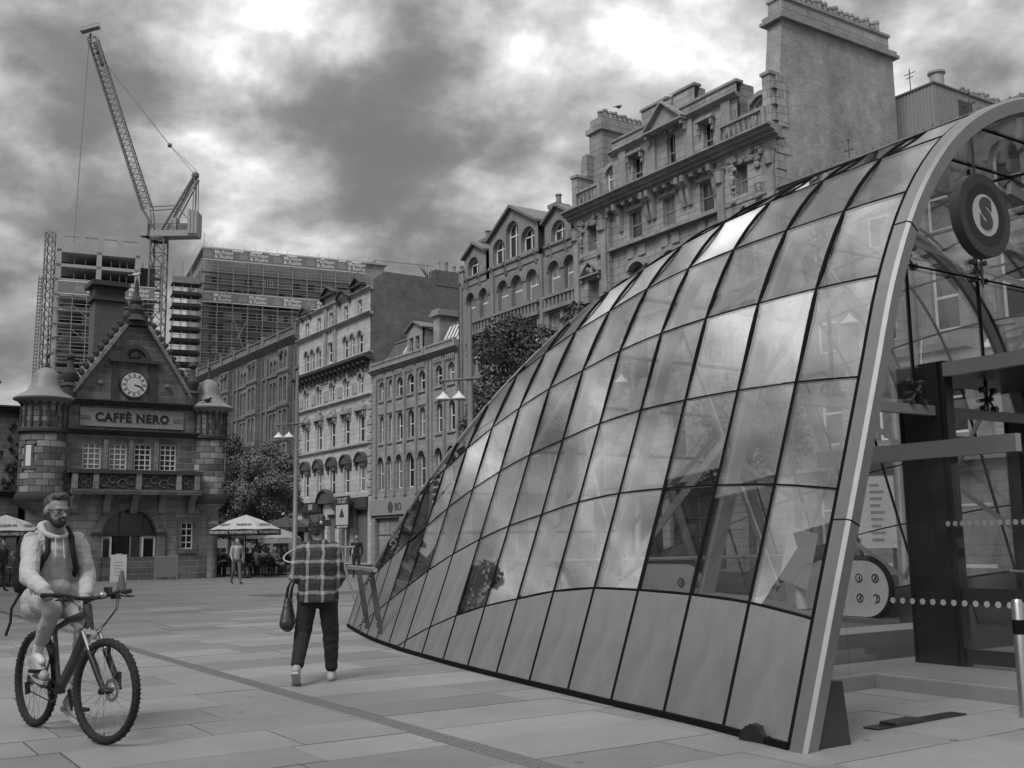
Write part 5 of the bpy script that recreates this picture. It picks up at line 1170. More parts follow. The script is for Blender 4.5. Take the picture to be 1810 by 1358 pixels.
def banner(par, x0, x1, z0, z1, y, starts, sc=1.0):
    b = MB().box(x0, x1, y-.03, y, z0, z1).build('banner', M_ban, par)
    MB().box(x0, x1, y-.05, y-.031, z0-.06, z0+.05).box(x0, x1, y-.05, y-.031, z1-.05, z1+.05).build('banner_edge', M_bant, b)
    for x in starts:
        link('banner_lettering', ban_t, b, (x+1.6*sc, y-.045, (z0+z1)/2), (R(90), 0, 0), (sc, sc, 1)); link('banner_logo', logo_me, b, (x, y-.032, (z0+z1)/2), (0, 0, 0), (sc, 1, sc))
def grid_scaffold(par, x0, x1, z0, z1, y, dx, dz, d=1.1, deck=True):
    x = x0
    while x <= x1+.01:
        for yy in (y, y+d): MB().tube((x, yy, z0), (x, yy, z1+.7), .06, n=4).build('scaffold_pole', M_scf, par)
        x += dx
    z = z0+dz
    while z <= z1+.01:
        for q in (0.0, .5, 1.0): MB().tube((x0-.3, y, z+q), (x1+.3, y, z+q), .045, n=4).build('scaffold_ledger', M_scf, par)
        if deck: MB().box(x0-.2, x1+.2, y+.08, y+d, z-.14, z-.06).build('scaffold_deck', M_ply, par)
        z += dz
# ---- concrete frame tower
A = empty('concrete_tower', 'raw concrete tower block under construction behind the clock house gable', 'building', QA, TH2)
MB().box(-1.3, 9.2, 6, 14, 0, 44.0).build('core', M_void, A)
for x in (-1.7, 3.7, 9.0): MB().box(x-.35, x+.35, 0, .8, 0, 44.0).build('column', M_conc, A)
for i in range(21): MB().box(-2.05, 9.4, 0, 13.9, 44.0-i*2.15-.45, 44.0-i*2.15).build('floor_slab', M_conc, A)
mb = MB(); wall(mb, [(-2.05, 44.0), (9.4, 44.0), (9.4, 46.15), (-2.05, 46.15)], [(-1.1+i*2.72, .7+i*2.72, 44.45, 45.95) for i in range(4)], depth=.4); mb.build('crown_frame', M_conc, A)
for x in (-1.7, 2.0, 5.5, 9.0): MB().box(x-.3, x+.3, 13, 13.6, 44, 46.1).build('column', M_conc, A)
MB().box(-2.05, 9.4, 13, 13.6, 45.9, 46.15).build('rear_beam', M_conc, A)
for f in range(3, 12):
    z = 44-f*2.15
    for x0 in (-.9, 1.7, 4.6, 7.0):
        if (f*7+int(x0*3)) % 3: MB().box(x0, x0+1.3, .9, 1.0, z+.2, z+1.5).build('window_panel', M_brd, A)
for f in range(0, 3):
    for x in (.4, 1.9, 5.4, 6.6, 7.6): MB().tube((x, 1.2, 44-f*2.15-2.15), (x, 1.2, 44-f*2.15-2.15+1.2), .07, n=4).build('prop', M_scf, A)
banner(A, -1.7, 11.4, 37.2, 39.0, -1.3, (.6, 6.2), .98); grid_scaffold(A, -1.6, 11.3, 20, 37.2, -1.2, 1.9, 1.85); grid_scaffold(A, 9.9, 12.6, 36, 43, 2.0, 1.3, 1.8)
for z0, z1 in ((33, 35.5), (29.5, 32)): MB().tube((.5, -1.25, z1), (3.4, -1.25, z0), .06, n=4).build('scaffold_brace', M_scf, A)
MB().box(9.5, 11.6, 1.4, 5, 36, 42.5).build('netting', M_debr, A)
# ---- hoist masts
def lattice(mb, p0, p1, w, n, r=.06, up=(0, 1, 0), r2=None):
    p0, p1 = Vector(p0), Vector(p1); d = (p1-p0).normalized(); a = d.cross(Vector(up)).normalized()*(w/2); b = a.cross(d).normalized()*(w/2); cs = [a+b, a-b, -a-b, -a+b]; r2 = r2 or r*.6
    for c in cs: mb.tube(p0+c, p1+c, r, n=4)
    for i in range(n):
        q0, q1 = p0+(p1-p0)*(i/n), p0+(p1-p0)*((i+1)/n)
        for k in range(4): mb.tube(q0+cs[k], q1+cs[(k+1) % 4], r2, n=3); mb.tube(q1+cs[k], q1+cs[(k+1) % 4], r2, n=3)
hm = MB(); lattice(hm, (0, 0, 0), (0, 0, 46.5), 1.05, 34, .09); o = hm.build('hoist_mast', mat('galvanised mast', .14, .6, .3), None, False, (-66.2, 150, 0)); tag(o, 'square lattice hoist mast on the edge of the concrete tower', 'mast')
hm = MB(); hm.tube((-.2, 0, 0), (-.2, 0, 40.2), .07, n=4); hm.tube((.2, 0, 0), (.2, 0, 40.2), .07, n=4)
for i in range(80): hm.box(-.3, .3, -.05, .05, i*.5+.1, i*.5+.35)
o = hm.build('rack_mast', mat('galvanised mast', .14, .6, .3), None, False, (-67.9, 150, 0), (0, R(.8), 0)); tag(o, 'thin toothed mast standing left of the concrete tower', 'mast')
# ---- long scaffolded block
Bk = empty('scaffolded_block', 'long scaffolded block with lettered banners along its top behind the row', 'building', QB, TH2)
MB().box(-.3, 29, .0, 22, 0, 48.0).build('shell', M_brd, Bk); MB().box(-.9, 29.5, -.5, 22.5, 48.0, 48.3).build('roof_edge', M_conc, Bk)
br = random.Random(4)
for f in range(12):
    z = 44.0-f*1.85
    MB().box(-.35, 29.05, -.12, 0, z-.25, z).build('floor_band', M_conc if f < 3 else M_brd, Bk)
    for i in range(11):
        x = .8+i*2.55
        if f < 3:
            if (i+f) % 3 != 1: w_ = br.uniform(1.0, 2.2); o_ = MB().box(x, x+w_, -.05, .02, z-1.7+.15, z-.3).build('window', M_void, Bk)
        else:
            o_ = MB().box(x-.3, x+1.9, -.06, .02, z-1.55, z-.3).build('window', M_void if br.random() < .75 else M_brd, Bk)
            if br.random() < .3: MB().box(x+.2, x+1.2, -.09, -.061, z-1.4, z-.4).build('pane', mat('pale board', .3, .8), o_)
for i in range(5): MB().box(8.6+i*.42, 8.75+i*.42, -.1, -.05, 42.4, 43.8).build('pale_strip', M_sky, Bk)
banner(Bk, -.9, 25.5, 46.05, 47.9, -1.4, (-.7, 4.8, 10.2, 15.6, 20.8), 1.0); banner(Bk, -.85, 20.5, 39.25, 40.85, -1.4, (-.6, 4.9, 10.4, 15.8), .95)
for x0, x1 in ((3.6, 5.4), (6.6, 8.3), (9.5, 11.1), (12.3, 13.9), (17.9, 18.4), (20.8, 22.0), (23.0, 24.6)): MB().box(x0, x1, -1.46, -1.44, 47.62, 47.85).build('bright_slot', M_sky, Bk)
grid_scaffold(Bk, -.8, 26, 22, 45.8, -1.3, 2.35, 1.85, 1.0); MB().tube((4.0, -1.35, 37), (6.4, -1.35, 30), .08, n=4).tube((6.4, -1.35, 37), (4.6, -1.35, 33.5), .08, n=4).build('scaffold_brace', M_scf, Bk)
MB().tube((-.6, -.4, 48.2), (-.6, -.4, 50.5), .06, n=4).build('roof_pole', M_scf, Bk)
for i in range(16): MB().tube((.5+i*1.7, -1.2, 47.8), (.5+i*1.7, -1.2, 48.7), .03, n=4).build('guard_post', M_scf, Bk)
for i in range(6):
    MB().box(-.36, -.3, 2+i*3.2, 4+i*3.2, 44.2, 45.9).build('side_window', M_void, Bk)
# ---- scaffold stair tower with loading decks
SB = QB-U2*4.9; st = empty('scaffold_tower', 'open scaffold tower of stacked loading decks left of the bannered block', 'scaffold', SB, TH2)
for x in (0, 1.3, 2.6, 3.9):
    for y in (0, 2.0): MB().tube((x, y, 0), (x, y, 44.5+(x % 2)), .06, n=4).build('scaffold_pole', M_scf, st)
for i in range(14):
    z = 42.2-i*1.85; MB().box(-.3, 4.4, -.2, 2.2, z-.12, z).build('scaffold_deck', M_debr, st); MB().box(-.2, 4.3, -.25, -.2, z, z+(.95 if i == 0 else .5)).build('edge_board', M_debr if i else M_ply, st)
    MB().tube((-.3, -.22, z+1.05), (4.4, -.22, z+1.05), .04, n=4).build('guard_rail', M_scf, st)
    if i % 2: MB().box(.3+(i % 3), 1.4+(i % 3), .3, 1.2, z, z+.6).build('stacked_material', M_debr, st)
# ---- luffing tower crane
M_cr = mat('crane steel', 0.13, 0.6, noise=(.5, .2)); M_crl = mat('crane light panel', 0.26, 0.6, noise=(.5, .15))
CR = empty('tower_crane', 'luffing tower crane with raised lattice jib above the building site', 'crane', (-52.2, 155, 0))
mb = MB(); lattice(mb, (0, 0, 0), (0, 0, 46.6), 2.0, 22, .14, r2=.07); mb.build('mast', M_cr, CR)
MB().box(-1.9, 5.9, -1.1, 1.1, 47.0, 47.9).build('slewing_deck', M_crl, CR); MB().lathe([(1.25, 46.4), (1.4, 46.8), (1.4, 47.0)], n=14).build('slew_ring', M_cr, CR)
mb = MB()
for i in range(12): mb.tube((-1.9+i*.7, -1.2, 47.9), (-1.9+i*.7, -1.2, 48.8), .04, n=3)
mb.tube((-1.9, -1.2, 48.8), (5.9, -1.2, 48.8), .04, n=3).tube((-1.9, -1.2, 48.35), (5.9, -1.2, 48.35), .03, n=3); mb.build('guard_rail', M_cr, CR)
MB().box(-2.5, -1.3, -1.5, -.1, 47.0, 49.0).build('operator_cab', M_crl, CR)
foot = Vector((-.9, 0, 48.4)); tip = Vector((-11.6, 0, 79.6)); kn = foot+(tip-foot)*.09
mb = MB(); lattice(mb, kn, foot+(tip-foot)*.965, 1.35, 30, .11, r2=.05)
for s_ in (-1, 1):
    for q in (-.6, .6): mb.tube(foot+Vector((0, s_*.7, 0)), kn+Vector((q, s_*.67, 0)), .11, n=4); mb.tube(foot+(tip-foot)*.965+Vector((q, s_*.6, 0)), tip, .1, n=4)
mb.build('jib', M_cr, CR)
mb = MB(); mb.bar(tip+Vector((-1.5, 0, .1)), tip+Vector((1.3, 0, .9)), 1.0, .12); mb.bar(tip+Vector((-1.5, 0, .9)), tip+Vector((1.3, 0, 1.7)), .06); mb.bar(tip+Vector((-1.5, 0, .1)), tip+Vector((-1.5, 0, .9)), .06); mb.bar(tip+Vector((1.3, 0, .9)), tip+Vector((1.3, 0, 1.7)), .06); mb.build('jib_platform', M_cr, CR)
for f in (.86, .91): c = foot+(tip-foot)*f; MB().bar(c+Vector((.5, 0, -.8)), c+Vector((-.2, 0, 1.0)), .9, .5).build('sheave_block', M_cr, CR)
atop = Vector((5.1, 0, 56.6)); mb = MB()
for s_ in (-.8, .8): mb.tube((.6, s_, 48), atop+Vector((0, s_*.4, 0)), .2, n=5); mb.tube((1.5, s_, 48), atop+Vector((.5, s_*.4, -.6)), .12, n=4); mb.tube((5.0, s_, 48), atop+Vector((0, s_*.4, 0)), .09, n=4); mb.tube((5.5, s_, 48), atop+Vector((.4, s_*.4, -.8)), .07, n=4)
for i in range(9): f = i/9; mb.bar(Vector((.6, -.8, 48)).lerp(atop, f), Vector((1.5, -.8, 48)).lerp(atop, f), .09)
mb.sphere(atop, .6, 8, 5); mb.build('a_frame', M_cr, CR)
MB().tube(kn+Vector((.4, 0, .6)), (2.6, 0, 52.0), .09, n=4).tube(kn+Vector((.4, 0, 0)), (2.6, 0, 51.5), .09, n=4).tube((2.6, 0, 51.8), (5.0, 0, 48.8), .07, n=4).build('strut', M_cr, CR)
ball = Vector((1.1, 0, 61.4)); ja = foot+(tip-foot)*.84+Vector((.6, 0, .2))
MB().tube(ja, ball, .07, n=4).build('luffing_rope', M_cr, CR); MB().tube(ball, atop+Vector((-.3, 0, .4)), .05, n=4).tube(ball, atop+Vector((.3, 0, .6)), .05, n=4).build('luffing_rope', mat('rope grey', .2, .7), CR); MB().sphere(ball, .36, 8, 6).build('pulley', M_cr, CR)
MB().tube(tip+Vector((-.2, 0, 0)), (-12.7, 0, 46.4), .075, n=4).build('hoist_rope', mat('rope grey', .2, .7), CR)
for x in (4.5, 5.0, 5.5): MB().box(x, x+.42, -1.3, 1.3, 47.3, 51.0-(x-4.5)*.25).build('counterweight', M_crl, CR)
MB().box(1.8, 2.7, -.8, .8, 47.9, 49.9).build('winch_house', M_crl, CR); MB().box(2.9, 4.3, -.7, .7, 47.9, 49.0).build('winch_drum', M_cr, CR)
# ================================================================== street furniture, trees, terrace
M_pole = mat('grey lamp post', 0.22, 0.5, .3, noise=(1, .12)); M_hood = mat('white lamp hood', 0.62, 0.45); M_under = mat('lamp underside', 0.2, 0.5)
def street_lamp(base, label, htop, hhead, ang, n=2):
    e = empty('street_lamp', label, 'street lamp', base, ang, group='street lamps around the square')
    MB().lathe([(.13, 0), (.13, .9), (.095, .95), (.085, htop*.7), (.06, htop), (.001, htop+.02)], n=12).build('post', M_pole, e, True)
    mb = MB(); mb.extr([(-.85, hhead+.42), (.3, hhead+.46), (.3, hhead+.49), (-.85, hhead+.45)], -.12, .12); mb.build('reflector_plate', M_pole, e)
    for i in range(n):
        x = -.30-.42*i
        h = MB().lathe([(.03, .15), (.04, .11), (.10, .05), (.19, -.03), (.20, -.055), (.18, -.08)], (x, 0, hhead), 14).build('lamp_head', M_hood, e, True); MB().lathe([(.18, -.08), (.001, -.10)], (x, 0, hhead), 14).build('lens', M_under, h)
        MB().tube((x, 0, hhead+.16), (x, 0, hhead+.46), .02, n=5).build('stem', M_pole, e)
    MB().bar((-.8, 0, hhead+.05), (0, 0, hhead-.12), .04).build('arm', M_pole, e)
    return e
b1 = at_Y(521, 960, 41); street_lamp((b1.x, b1.y, 0), 'tall street lamp with twin white hoods in front of the pale frieze block', 8.0, 5.55, R(-10))
b2 = at_Y(833, 958, 28); street_lamp((b2.x, b2.y, 0), 'street lamp with twin white hoods rising behind the middle of the canopy', 7.6, 5.2, R(-10))
b3 = at_Y(1596, 950, 20.4); street_lamp((b3.x, b3.y, 0), 'street lamp seen through the entrance glazing beside the rim', 7.4, 5.55, R(-10))
b4 = at_Y(1800, 950, 23.4); street_lamp((b4.x, b4.y, 0), 'street lamp seen through the entrance glazing below the disc sign', 7.4, 5.55, R(-10), 1)
b5 = at_Y(1128, 954, 27.5); street_lamp((b5.x, b5.y, 0), 'street lamp with white hood showing through the upper canopy panes', 7.4, 5.5, R(-10), 1)
# ---- trees
M_bark = mat('bark', 0.07, 0.9, noise=(6, .3), bump=(12, .5))
def leaf_mat(n, v): 
    m_ = mat(n, v, 0.65, noise=(1.1, .35), spec=.25)
    return m_
M_leaf = leaf_mat('foliage', .095); M_leaf2 = leaf_mat('pale foliage', .15); M_leaf3 = leaf_mat('dark foliage', .065)
def tree(label, base, H, rx, rz, zc, seed, lm, nleaf=9000, ls=.16, lean=0.0):
    r_ = np.random.RandomState(seed); e = empty('tree', label, 'tree', base)
    rr = random.Random(seed); mb = MB(); top = Vector((lean, 0, zc+rz*.35))
    mb.path([(0, 0, -.05), (.02, .01, zc-rz*.9), (lean*.5, 0, zc), tuple(top)], [.16*H/8, .12*H/8, .08*H/8, .03], 8)
    cl = []
    for i in range(30):
        a = rr.uniform(0, 2*math.pi); ph = math.asin(rr.uniform(-.75, 1)); q = rr.uniform(.62, .98)
        c = Vector((lean+rx*q*math.cos(a)*math.cos(ph), rx*q*math.sin(a)*math.cos(ph), zc+rz*q*math.sin(ph))); cl.append(c)
        if i % 2 == 0:
            s_ = Vector((lean*.3, 0, zc-rz*.8)).lerp(top, rr.uniform(.1, .8)); mb.path([s_, s_.lerp(c, .55)+Vector((0, 0, .12)), c], [.05*H/8, .03*H/8, .01], 5)
    mb.build('trunk', M_bark, e, True)
    cl = np.array([list(c) for c in cl]+[[lean, 0, zc], [lean+.2, .1, zc+rz*.4]]); k = r_.randint(0, len(cl), nleaf); rad = np.where(k >= 30, rx*.6, rx*.36)
    d = r_.normal(size=(nleaf, 3)); d /= np.linalg.norm(d, axis=1)[:, None]; q = r_.uniform(.35, 1.05, nleaf)**.5
    P = cl[k]+d*(rad*q)[:, None]*np.array([1, 1, .8]); nrm = d*.8+r_.normal(size=(nleaf, 3))*.6+np.array([0, 0, .35]); nrm /= np.linalg.norm(nrm, axis=1)[:, None]
    a = np.cross(nrm, r_.normal(size=(nleaf, 3))); a /= np.linalg.norm(a, axis=1)[:, None]; b = np.cross(nrm, a); s_ = ls*r_.uniform(.6, 1.3, nleaf)[:, None]
    V = np.stack([P-a*s_*.5, P+b*s_*.32+nrm*s_*.06, P+a*s_*.5, P-b*s_*.32+nrm*s_*.06], 1).reshape(-1, 3)
    me = bpy.data.meshes.new('crown'); me.from_pydata(V.tolist(), [], [(4*i, 4*i+1, 4*i+2, 4*i+3) for i in range(nleaf)]); me.materials.append(lm); me.update()
    link('crown', me, e); return e
def gpt(x, Y): p = at_Y(x, 960, Y); return (p.x, p.y, 0)
tree('rounded leafy tree left of the tall lamp post', gpt(468, 60), 7.0, 1.75, 2.5, 4.5, 1, M_leaf2, 15000, .15)
tree('paler loose tree behind the right turret of the clock house', gpt(405, 72), 8.2, 2.6, 3.2, 5.2, 2, M_leaf, 15000, .18)
tree('dark tree directly behind the terrace parasols', gpt(428, 64), 5.5, 2.3, 1.9, 3.2, 3, M_leaf3, 9000, .2)
tree('dark leafy tree against the gabled block, cut by the canopy', gpt(925, 33.0), 8.4, 1.75, 2.6, 5.9, 4, M_leaf3, 17000, .12, -.1)
tree('thin treetop showing above the canopy below the ornate block', gpt(1060, 30.5), 8.6, 1.1, 1.6, 6.75, 5, M_leaf3, 5500, .15)
tree('tree seen dimly through the middle canopy panes', gpt(1330, 31), 6.2, 1.5, 1.9, 4.4, 6, M_leaf3, 6000, .16)
tree('tree mirrored in the lower canopy panes, far from the entrance', (-17.6, 30.4, 0), 8.6, 1.25, 3.2, 5.2, 7, M_leaf3, 6000, .17)
tree('slim tree mirrored in the lower canopy panes, nearer the entrance', (-18.9, 28.2, 0), 8.2, 1.0, 3.0, 4.9, 8, M_leaf3, 5000, .17)
# ---- building on the near side of the square, only mirrored in the canopy glass
LB = empty('mirrored_block', 'broad block on the other side of the square, seen only mirrored in the canopy', 'building', (-25.5, 21.0, 0), TH+math.pi/2)
mb = MB(); lops = [(-15.5+i*3.4, -13.5+i*3.4, 4.6+j*4.2, 7.4+j*4.2) for i in range(10) for j in range(4)]
wall(mb, [(-17, 0), (19, 0), (19, 21.5), (-17, 21.5)], lops, depth=.3); mb.box(-17, 19, .32, 12, 0, 21.4); mb.build('wall', mat('dark opposite stone', .12, .85, noise=(.6, .2), brick=(1.2, .5, .02, .7, .1)), LB)
for o_ in lops: window(LB, o_, .2, M_gfr, M_pl, 'cross', .14)
cornice(LB, -17, 19, 21.9, .6, .5, M_trim['E']); MB().box(-17, 19, -.3, 0, 3.4, 4.1).build('shop_fascia', M_fas, LB)
# ---- parasols
M_can = mat('pale parasol canvas', 0.42, 0.8, noise=(1.2, .12)); M_cand = mat('dark parasol canvas', 0.02, 0.8); M_iron = mat('black iron', 0.015, 0.5)
M_plt = mat('parasol print', .10, .8)
nero_t = text_mesh('NERO', .22, M_plt, .002, bold=.012, space=1.15); val_t = text_mesh('THE ITALIAN COFFEE CO.', .15, M_clk, .002, bold=.004)
def parasol(base, label, R_, zr, zt, ang, canv, words=True):
    e = empty('parasol', label, 'parasol', base, ang, group='cafe parasols'); n = 8
    MB().tube((0, 0, 0), (0, 0, zt), .03, n=8).build('pole', M_iron, e); MB().lathe([(.3, 0), (.3, .06), (.06, .1), (.05, .3)], n=14).build('foot', M_iron, e, True)
    for i in range(n):
        a0, a1 = 2*math.pi*(i-.5)/n, 2*math.pi*(i+.5)/n; p0, p1 = Vector((R_*math.cos(a0), R_*math.sin(a0), zr)), Vector((R_*math.cos(a1), R_*math.sin(a1), zr)); tp = Vector((0, 0, zt))
        m0, m1 = p0.lerp(tp, .5)+Vector((0, 0, .06)), p1.lerp(tp, .5)+Vector((0, 0, .06)); mm = (m0+m1)/2-Vector((0, 0, .03)); me_ = (p0+p1)/2+Vector((0, 0, .03))
        dn = Vector((0, 0, -.02)); q = [p0, me_, p1, m0, mm, m1, tp]
        mb = MB(); mb.add([tuple(v) for v in q]+[tuple(v+dn) for v in q], [(0, 1, 4, 3), (1, 2, 5, 4), (3, 4, 6), (4, 5, 6), (7, 10, 11, 8), (8, 11, 12, 9), (10, 13, 11), (11, 13, 12), (0, 7, 8, 1), (1, 8, 9, 2)])
        o = mb.build('canopy_panel', canv, e)
        vd = Vector((0, 0, -.24)); vb = MB(); out_ = Vector((math.cos((a0+a1)/2), math.sin((a0+a1)/2), 0))*.012; vb.add([p0+dn, p1+dn, p1+vd, p0+vd, p0+dn+out_, p1+dn+out_, p1+vd+out_, p0+vd+out_], [(0, 1, 2, 3), (7, 6, 5, 4), (0, 3, 7, 4), (1, 5, 6, 2), (3, 2, 6, 7)]); vb.build('valance', M_cand if words else canv, o)
        MB().tube(p0, tp+Vector((0, 0, -.05)), .012, n=4).build('rib', M_iron, e)
        if words:
            am = (a0+a1)/2; c = (p0+p1)/2; sl = math.atan2(zt-zr, R_*math.cos(math.pi/n))
            t_ = link('canopy_lettering', nero_t, o, c.lerp(tp, .22)+Vector((math.cos(am)*.02, math.sin(am)*.02, .075))); t_.rotation_euler = (Matrix.Rotation(am+math.pi/2, 3, 'Z') @ Matrix.Rotation(sl, 3, 'X')).to_euler()
        if words:
            am = (a0+a1)/2; c = (p0+p1)/2+Vector((math.cos(am)*.02, math.sin(am)*.02, -.13)); link('valance_lettering', val_t, o, c, (R(90), 0, am+math.pi/2), (min(1, R_*.42), 1, 1))
    return e
u1 = gpt(434, 48.2); parasol(u1, 'large pale lettered parasol over the terrace crowd', 1.62, 2.12, 2.78, R(-80), M_can)
u0 = gpt(8, 42.8); parasol(u0, 'pale lettered parasol cut by the picture edge behind the cyclist', 1.55, 2.1, 2.75, R(-60), M_can)
parasol(gpt(455, 53.5), 'smaller pale parasol half hidden behind the large lettered one', 1.3, 1.98, 2.25, R(10), M_can, False)
parasol(gpt(497, 52), 'low dark edged parasol next to the tall lamp post', .95, 1.75, 2.2, R(25), mat('greyer canvas', .28, .8, noise=(1, .1)), False)
parasol(gpt(505, 58), 'dark parasol furthest back beside the lamp post', 1.3, 2.35, 2.95, R(40), mat('charcoal canvas', .06, .8), False)
# ---- terrace chairs and tables
def chair(base, ang, label):
    e = empty('bistro_chair', label, 'chair', base, ang, group='terrace chairs')
    MB().lathe([(.001, .44), (.2, .44), (.21, .455), (.2, .47), (.001, .47)], n=14).build('seat', M_iron, e)
    for x, y in ((.15, .15), (.15, -.15), (-.15, .15), (-.15, -.15)): MB().tube((x, y, .44), (x*1.25, y*1.2, 0), .014, n=5).build('leg', M_iron, e)
    bk = [(-.18, -.19, .46), (-.22, -.2, .7), (-.24, -.12, .88), (-.245, 0, .92), (-.24, .12, .88), (-.22, .2, .7), (-.18, .19, .46)]; MB().path(bk, .016, 6).build('back_frame', M_iron, e, True)
    MB().add([(-.19, -.16, .52), (-.22, -.17, .7), (-.235, -.1, .85), (-.24, 0, .88), (-.235, .1, .85), (-.22, .17, .7), (-.19, .16, .52)], [tuple(range(7))]).build('backrest', mat('dark woven back', .03, .8, noise=(30, .4)), e)
    return e
def table(base, label):
    e = empty('round_table', label, 'table', base, 0, group='terrace tables')
    MB().lathe([(.001, .70), (.34, .70), (.35, .715), (.34, .73), (.001, .73)], n=18).build('table_top', mat('metal table top', .3, .35, .6), e); MB().tube((0, 0, 0), (0, 0, .7), .025, n=8).build('stem', M_iron, e); MB().lathe([(.25, 0), (.24, .03), (.03, .06)], n=14).build('base', M_iron, e)
    return e
chair(gpt(313, 49.5), R(20), 'empty bistro chair between the grey screen and the doorside table'); chair(gpt(350, 50.2), R(200), 'empty bistro chair right of the doorside table')
table(gpt(331, 50), 'small round table standing empty by the clock house wall')
# left terrace bits behind the cyclist
table(gpt(20, 41.5), 'small round table under the parasol behind the cyclist'); chair(gpt(14, 40.2), R(60), 'bistro chair under the parasol behind the cyclist')
# ---- A-board, windbreak, cone
ab = gpt(211, 44.2); e = empty('pavement_sign', 'white A-frame sign board standing before the arched doorway', 'sign', ab, R(20))
for s_ in (-1, 1):
    mb = MB(); mb.bar((-.0, s_*.2, .02), (0, s_*.03, 1.12), .62, .03, up=(0, 1, 0)); o = mb.build('board', mat('board white', .42, .6) if s_ < 0 else M_wfr, e)
mb = MB()
for i, w in enumerate((.2, .34, .28, .36, .3)): mb.bar((-w/2, -.2+.155*(.30+.13*i)-.018, .30+.13*i), (w/2, -.2+.155*(.30+.13*i)-.018, .30+.13*i), .008, .035, up=(0, 0, 1))
mb.build('printed_lines', M_gfr, e)
sc0 = gpt(296, 46.8); e = empty('windbreak', 'low grey canvas windbreak panel on a metal stand right of the doorway', 'screen', sc0, TH)
MB().box(-.5, .45, -.015, .015, .12, .98).build('canvas', mat('grey canvas', .17, .8, noise=(2, .1)), e); MB().tube((-.5, 0, 0), (-.5, 0, 1.0), .02, n=6).tube((.45, 0, 0), (.45, 0, 1.0), .02, n=6).tube((-.5, 0, 1.0), (.45, 0, 1.0), .018, n=6).build('frame', M_steel, e); MB().box(-.58, -.42, -.2, .2, 0, .03).box(.37, .53, -.2, .2, 0, .03).build('foot', M_steel, e)
cn = at_ground(214, 1054); e = empty('traffic_cone', 'grey looking traffic cone standing alone on the paving', 'cone', cn)
MB().lathe([(.17, .03), (.05, .72), (.03, .75), (.001, .75)], n=18).build('cone_body', mat('cone plastic', .13, .5, noise=(3, .1)), e, True); MB().box(-.2, .2, -.2, .2, 0, .035).build('base', mat('cone base', .05, .7), e)
# ---- rails between the woman and the canopy
rb = gpt(527, 21.0); e = empty('curved_rail', 'curved pale handrail loop left of the woman in plaid', 'rail', (rb[0], rb[1], 0), R(10))
pts = [(.27*math.cos(a), .1*math.sin(a), 1.19+.12*math.sin(a)+.05*math.cos(a)) for a in np.linspace(0, 2*math.pi, 25)[:-1]]; MB().path(pts, .018, 8, True).build('tube', mat('dull rail', .3, .5, .5), e, True)
for x in (-.1, .15): MB().tube((x, -.05, 0), (x, -.09, 1.12), .02, n=6).build('post', M_steel, e)
wrp = at_Y(600, 1000, 21.5); e = empty('barrier_frame', 'pale tubular barrier frame between the woman and the low canopy end', 'barrier', (wrp.x, wrp.y, 0), R(20))
MB().path([(-.25, 0, 0), (-.25, 0, 1.34), (.30, 0, 1.34)], .024, 8).build('frame', M_steel, e, True); MB().tube((.0, 0, 1.32), (.3, 0, .3), .024, n=8).tube((-.25, 0, 1.32), (.1, 0, .9), .02, n=8).build('brace', M_steel, e)
ks = gpt(505, 68); e = empty('kiosk', 'low pale kiosk with flat roof beside the lamp post', 'kiosk', ks, R(-20))
MB().box(-1.2, 1.6, 0, 2, 0, 2.6).build('cabin', M_fas, e); MB().box(-1.5, 1.9, -.4, 2.3, 2.6, 3.0).build('flat_roof', M_lead, e); MB().box(-.9, .2, -.03, 0, .9, 2.3).box(.5, 1.3, -.03, 0, .3, 2.3).build('window', M_pd, e); MB().tube((0, -.3, 3.0), (0, -.3, 3.2), .03, n=6).sphere((0, -.3, 3.35), .14, 8, 6).build('globe_lamp', M_hood, e)
# ---- poster board beyond the glass
pb = at_Y(1530, 900, 24); e = empty('poster_board', 'white list poster board glimpsed between rim and dark jamb', 'board', (pb.x, pb.y, 0), R(-12))
MB().box(-.62, .62, -.03, .03, 1.15, 3.1).build('sheet', mat('poster white', .5, .7), e); MB().box(-.62, .62, -.05, -.031, 2.75, 3.1).build('header', M_dfr, e)
mb = MB()
for i in range(9):
    for c in (-.42, .1): mb.box(c, c+.3*(.7+.3*((i*7+int(c*10)) % 3)/2), -.036, -.031, 1.3+i*.15, 1.36+i*.15)
o = mb.build('printed_lines', M_gfr, e); o['kind'] = 'stuff'
MB().box(-.6, -.52, -.02, .02, 0, 1.15).box(.52, .6, -.02, .02, 0, 1.15).build('legs', M_dfr, e)
# ---- a few birds
def bird(p, label, v, sc=1.0):
    mb = MB(); mb.sphere((0, 0, .16), (.16, .075, .08), 10, 6); mb.sphere((.14, 0, .25), (.055, .05, .055), 8, 5); mb.tube((.18, 0, .25), (.25, 0, .235), .018, .004, n=5); mb.bar((-.14, 0, .15), (-.32, 0, .11), .09, .02); mb.tube((.02, .03, .1), (.03, .03, 0), .01, n=4); mb.tube((.02, -.03, .1), (.03, -.03, 0), .01, n=4); mb.tube((.08, 0, .2), (.14, 0, .25), .055, .045, n=8)
    o = mb.build('bird', mat('feather %.2f' % v, v, .8), None, True, p, (0, 0, R(25))); o.scale = (sc,)*3; tag(o, label, 'bird')
w_ = CF.matrix_basis if False else None
bird(Q0+Uv*3.0+T*(-.50)+Vector((0, 0, 7.83)), 'black crow perched on the right turret dome edge', .015)
bird(Q0+Uv*(-.25)+T*.0+Vector((0, 0, 13.38)), 'pale gull perched on top of the gable finial', .5)
bird(P0R+AX*39.9+Uv*1.9+Vector((0, 0, 24.65)), 'dark bird perched on the left chimney of the ornate block', .05)
bird(P0R+AX*46.2+Uv*(-.1)+Vector((0, 0, 22.45)), 'pale gull on the pediment of the ornate block', .5)
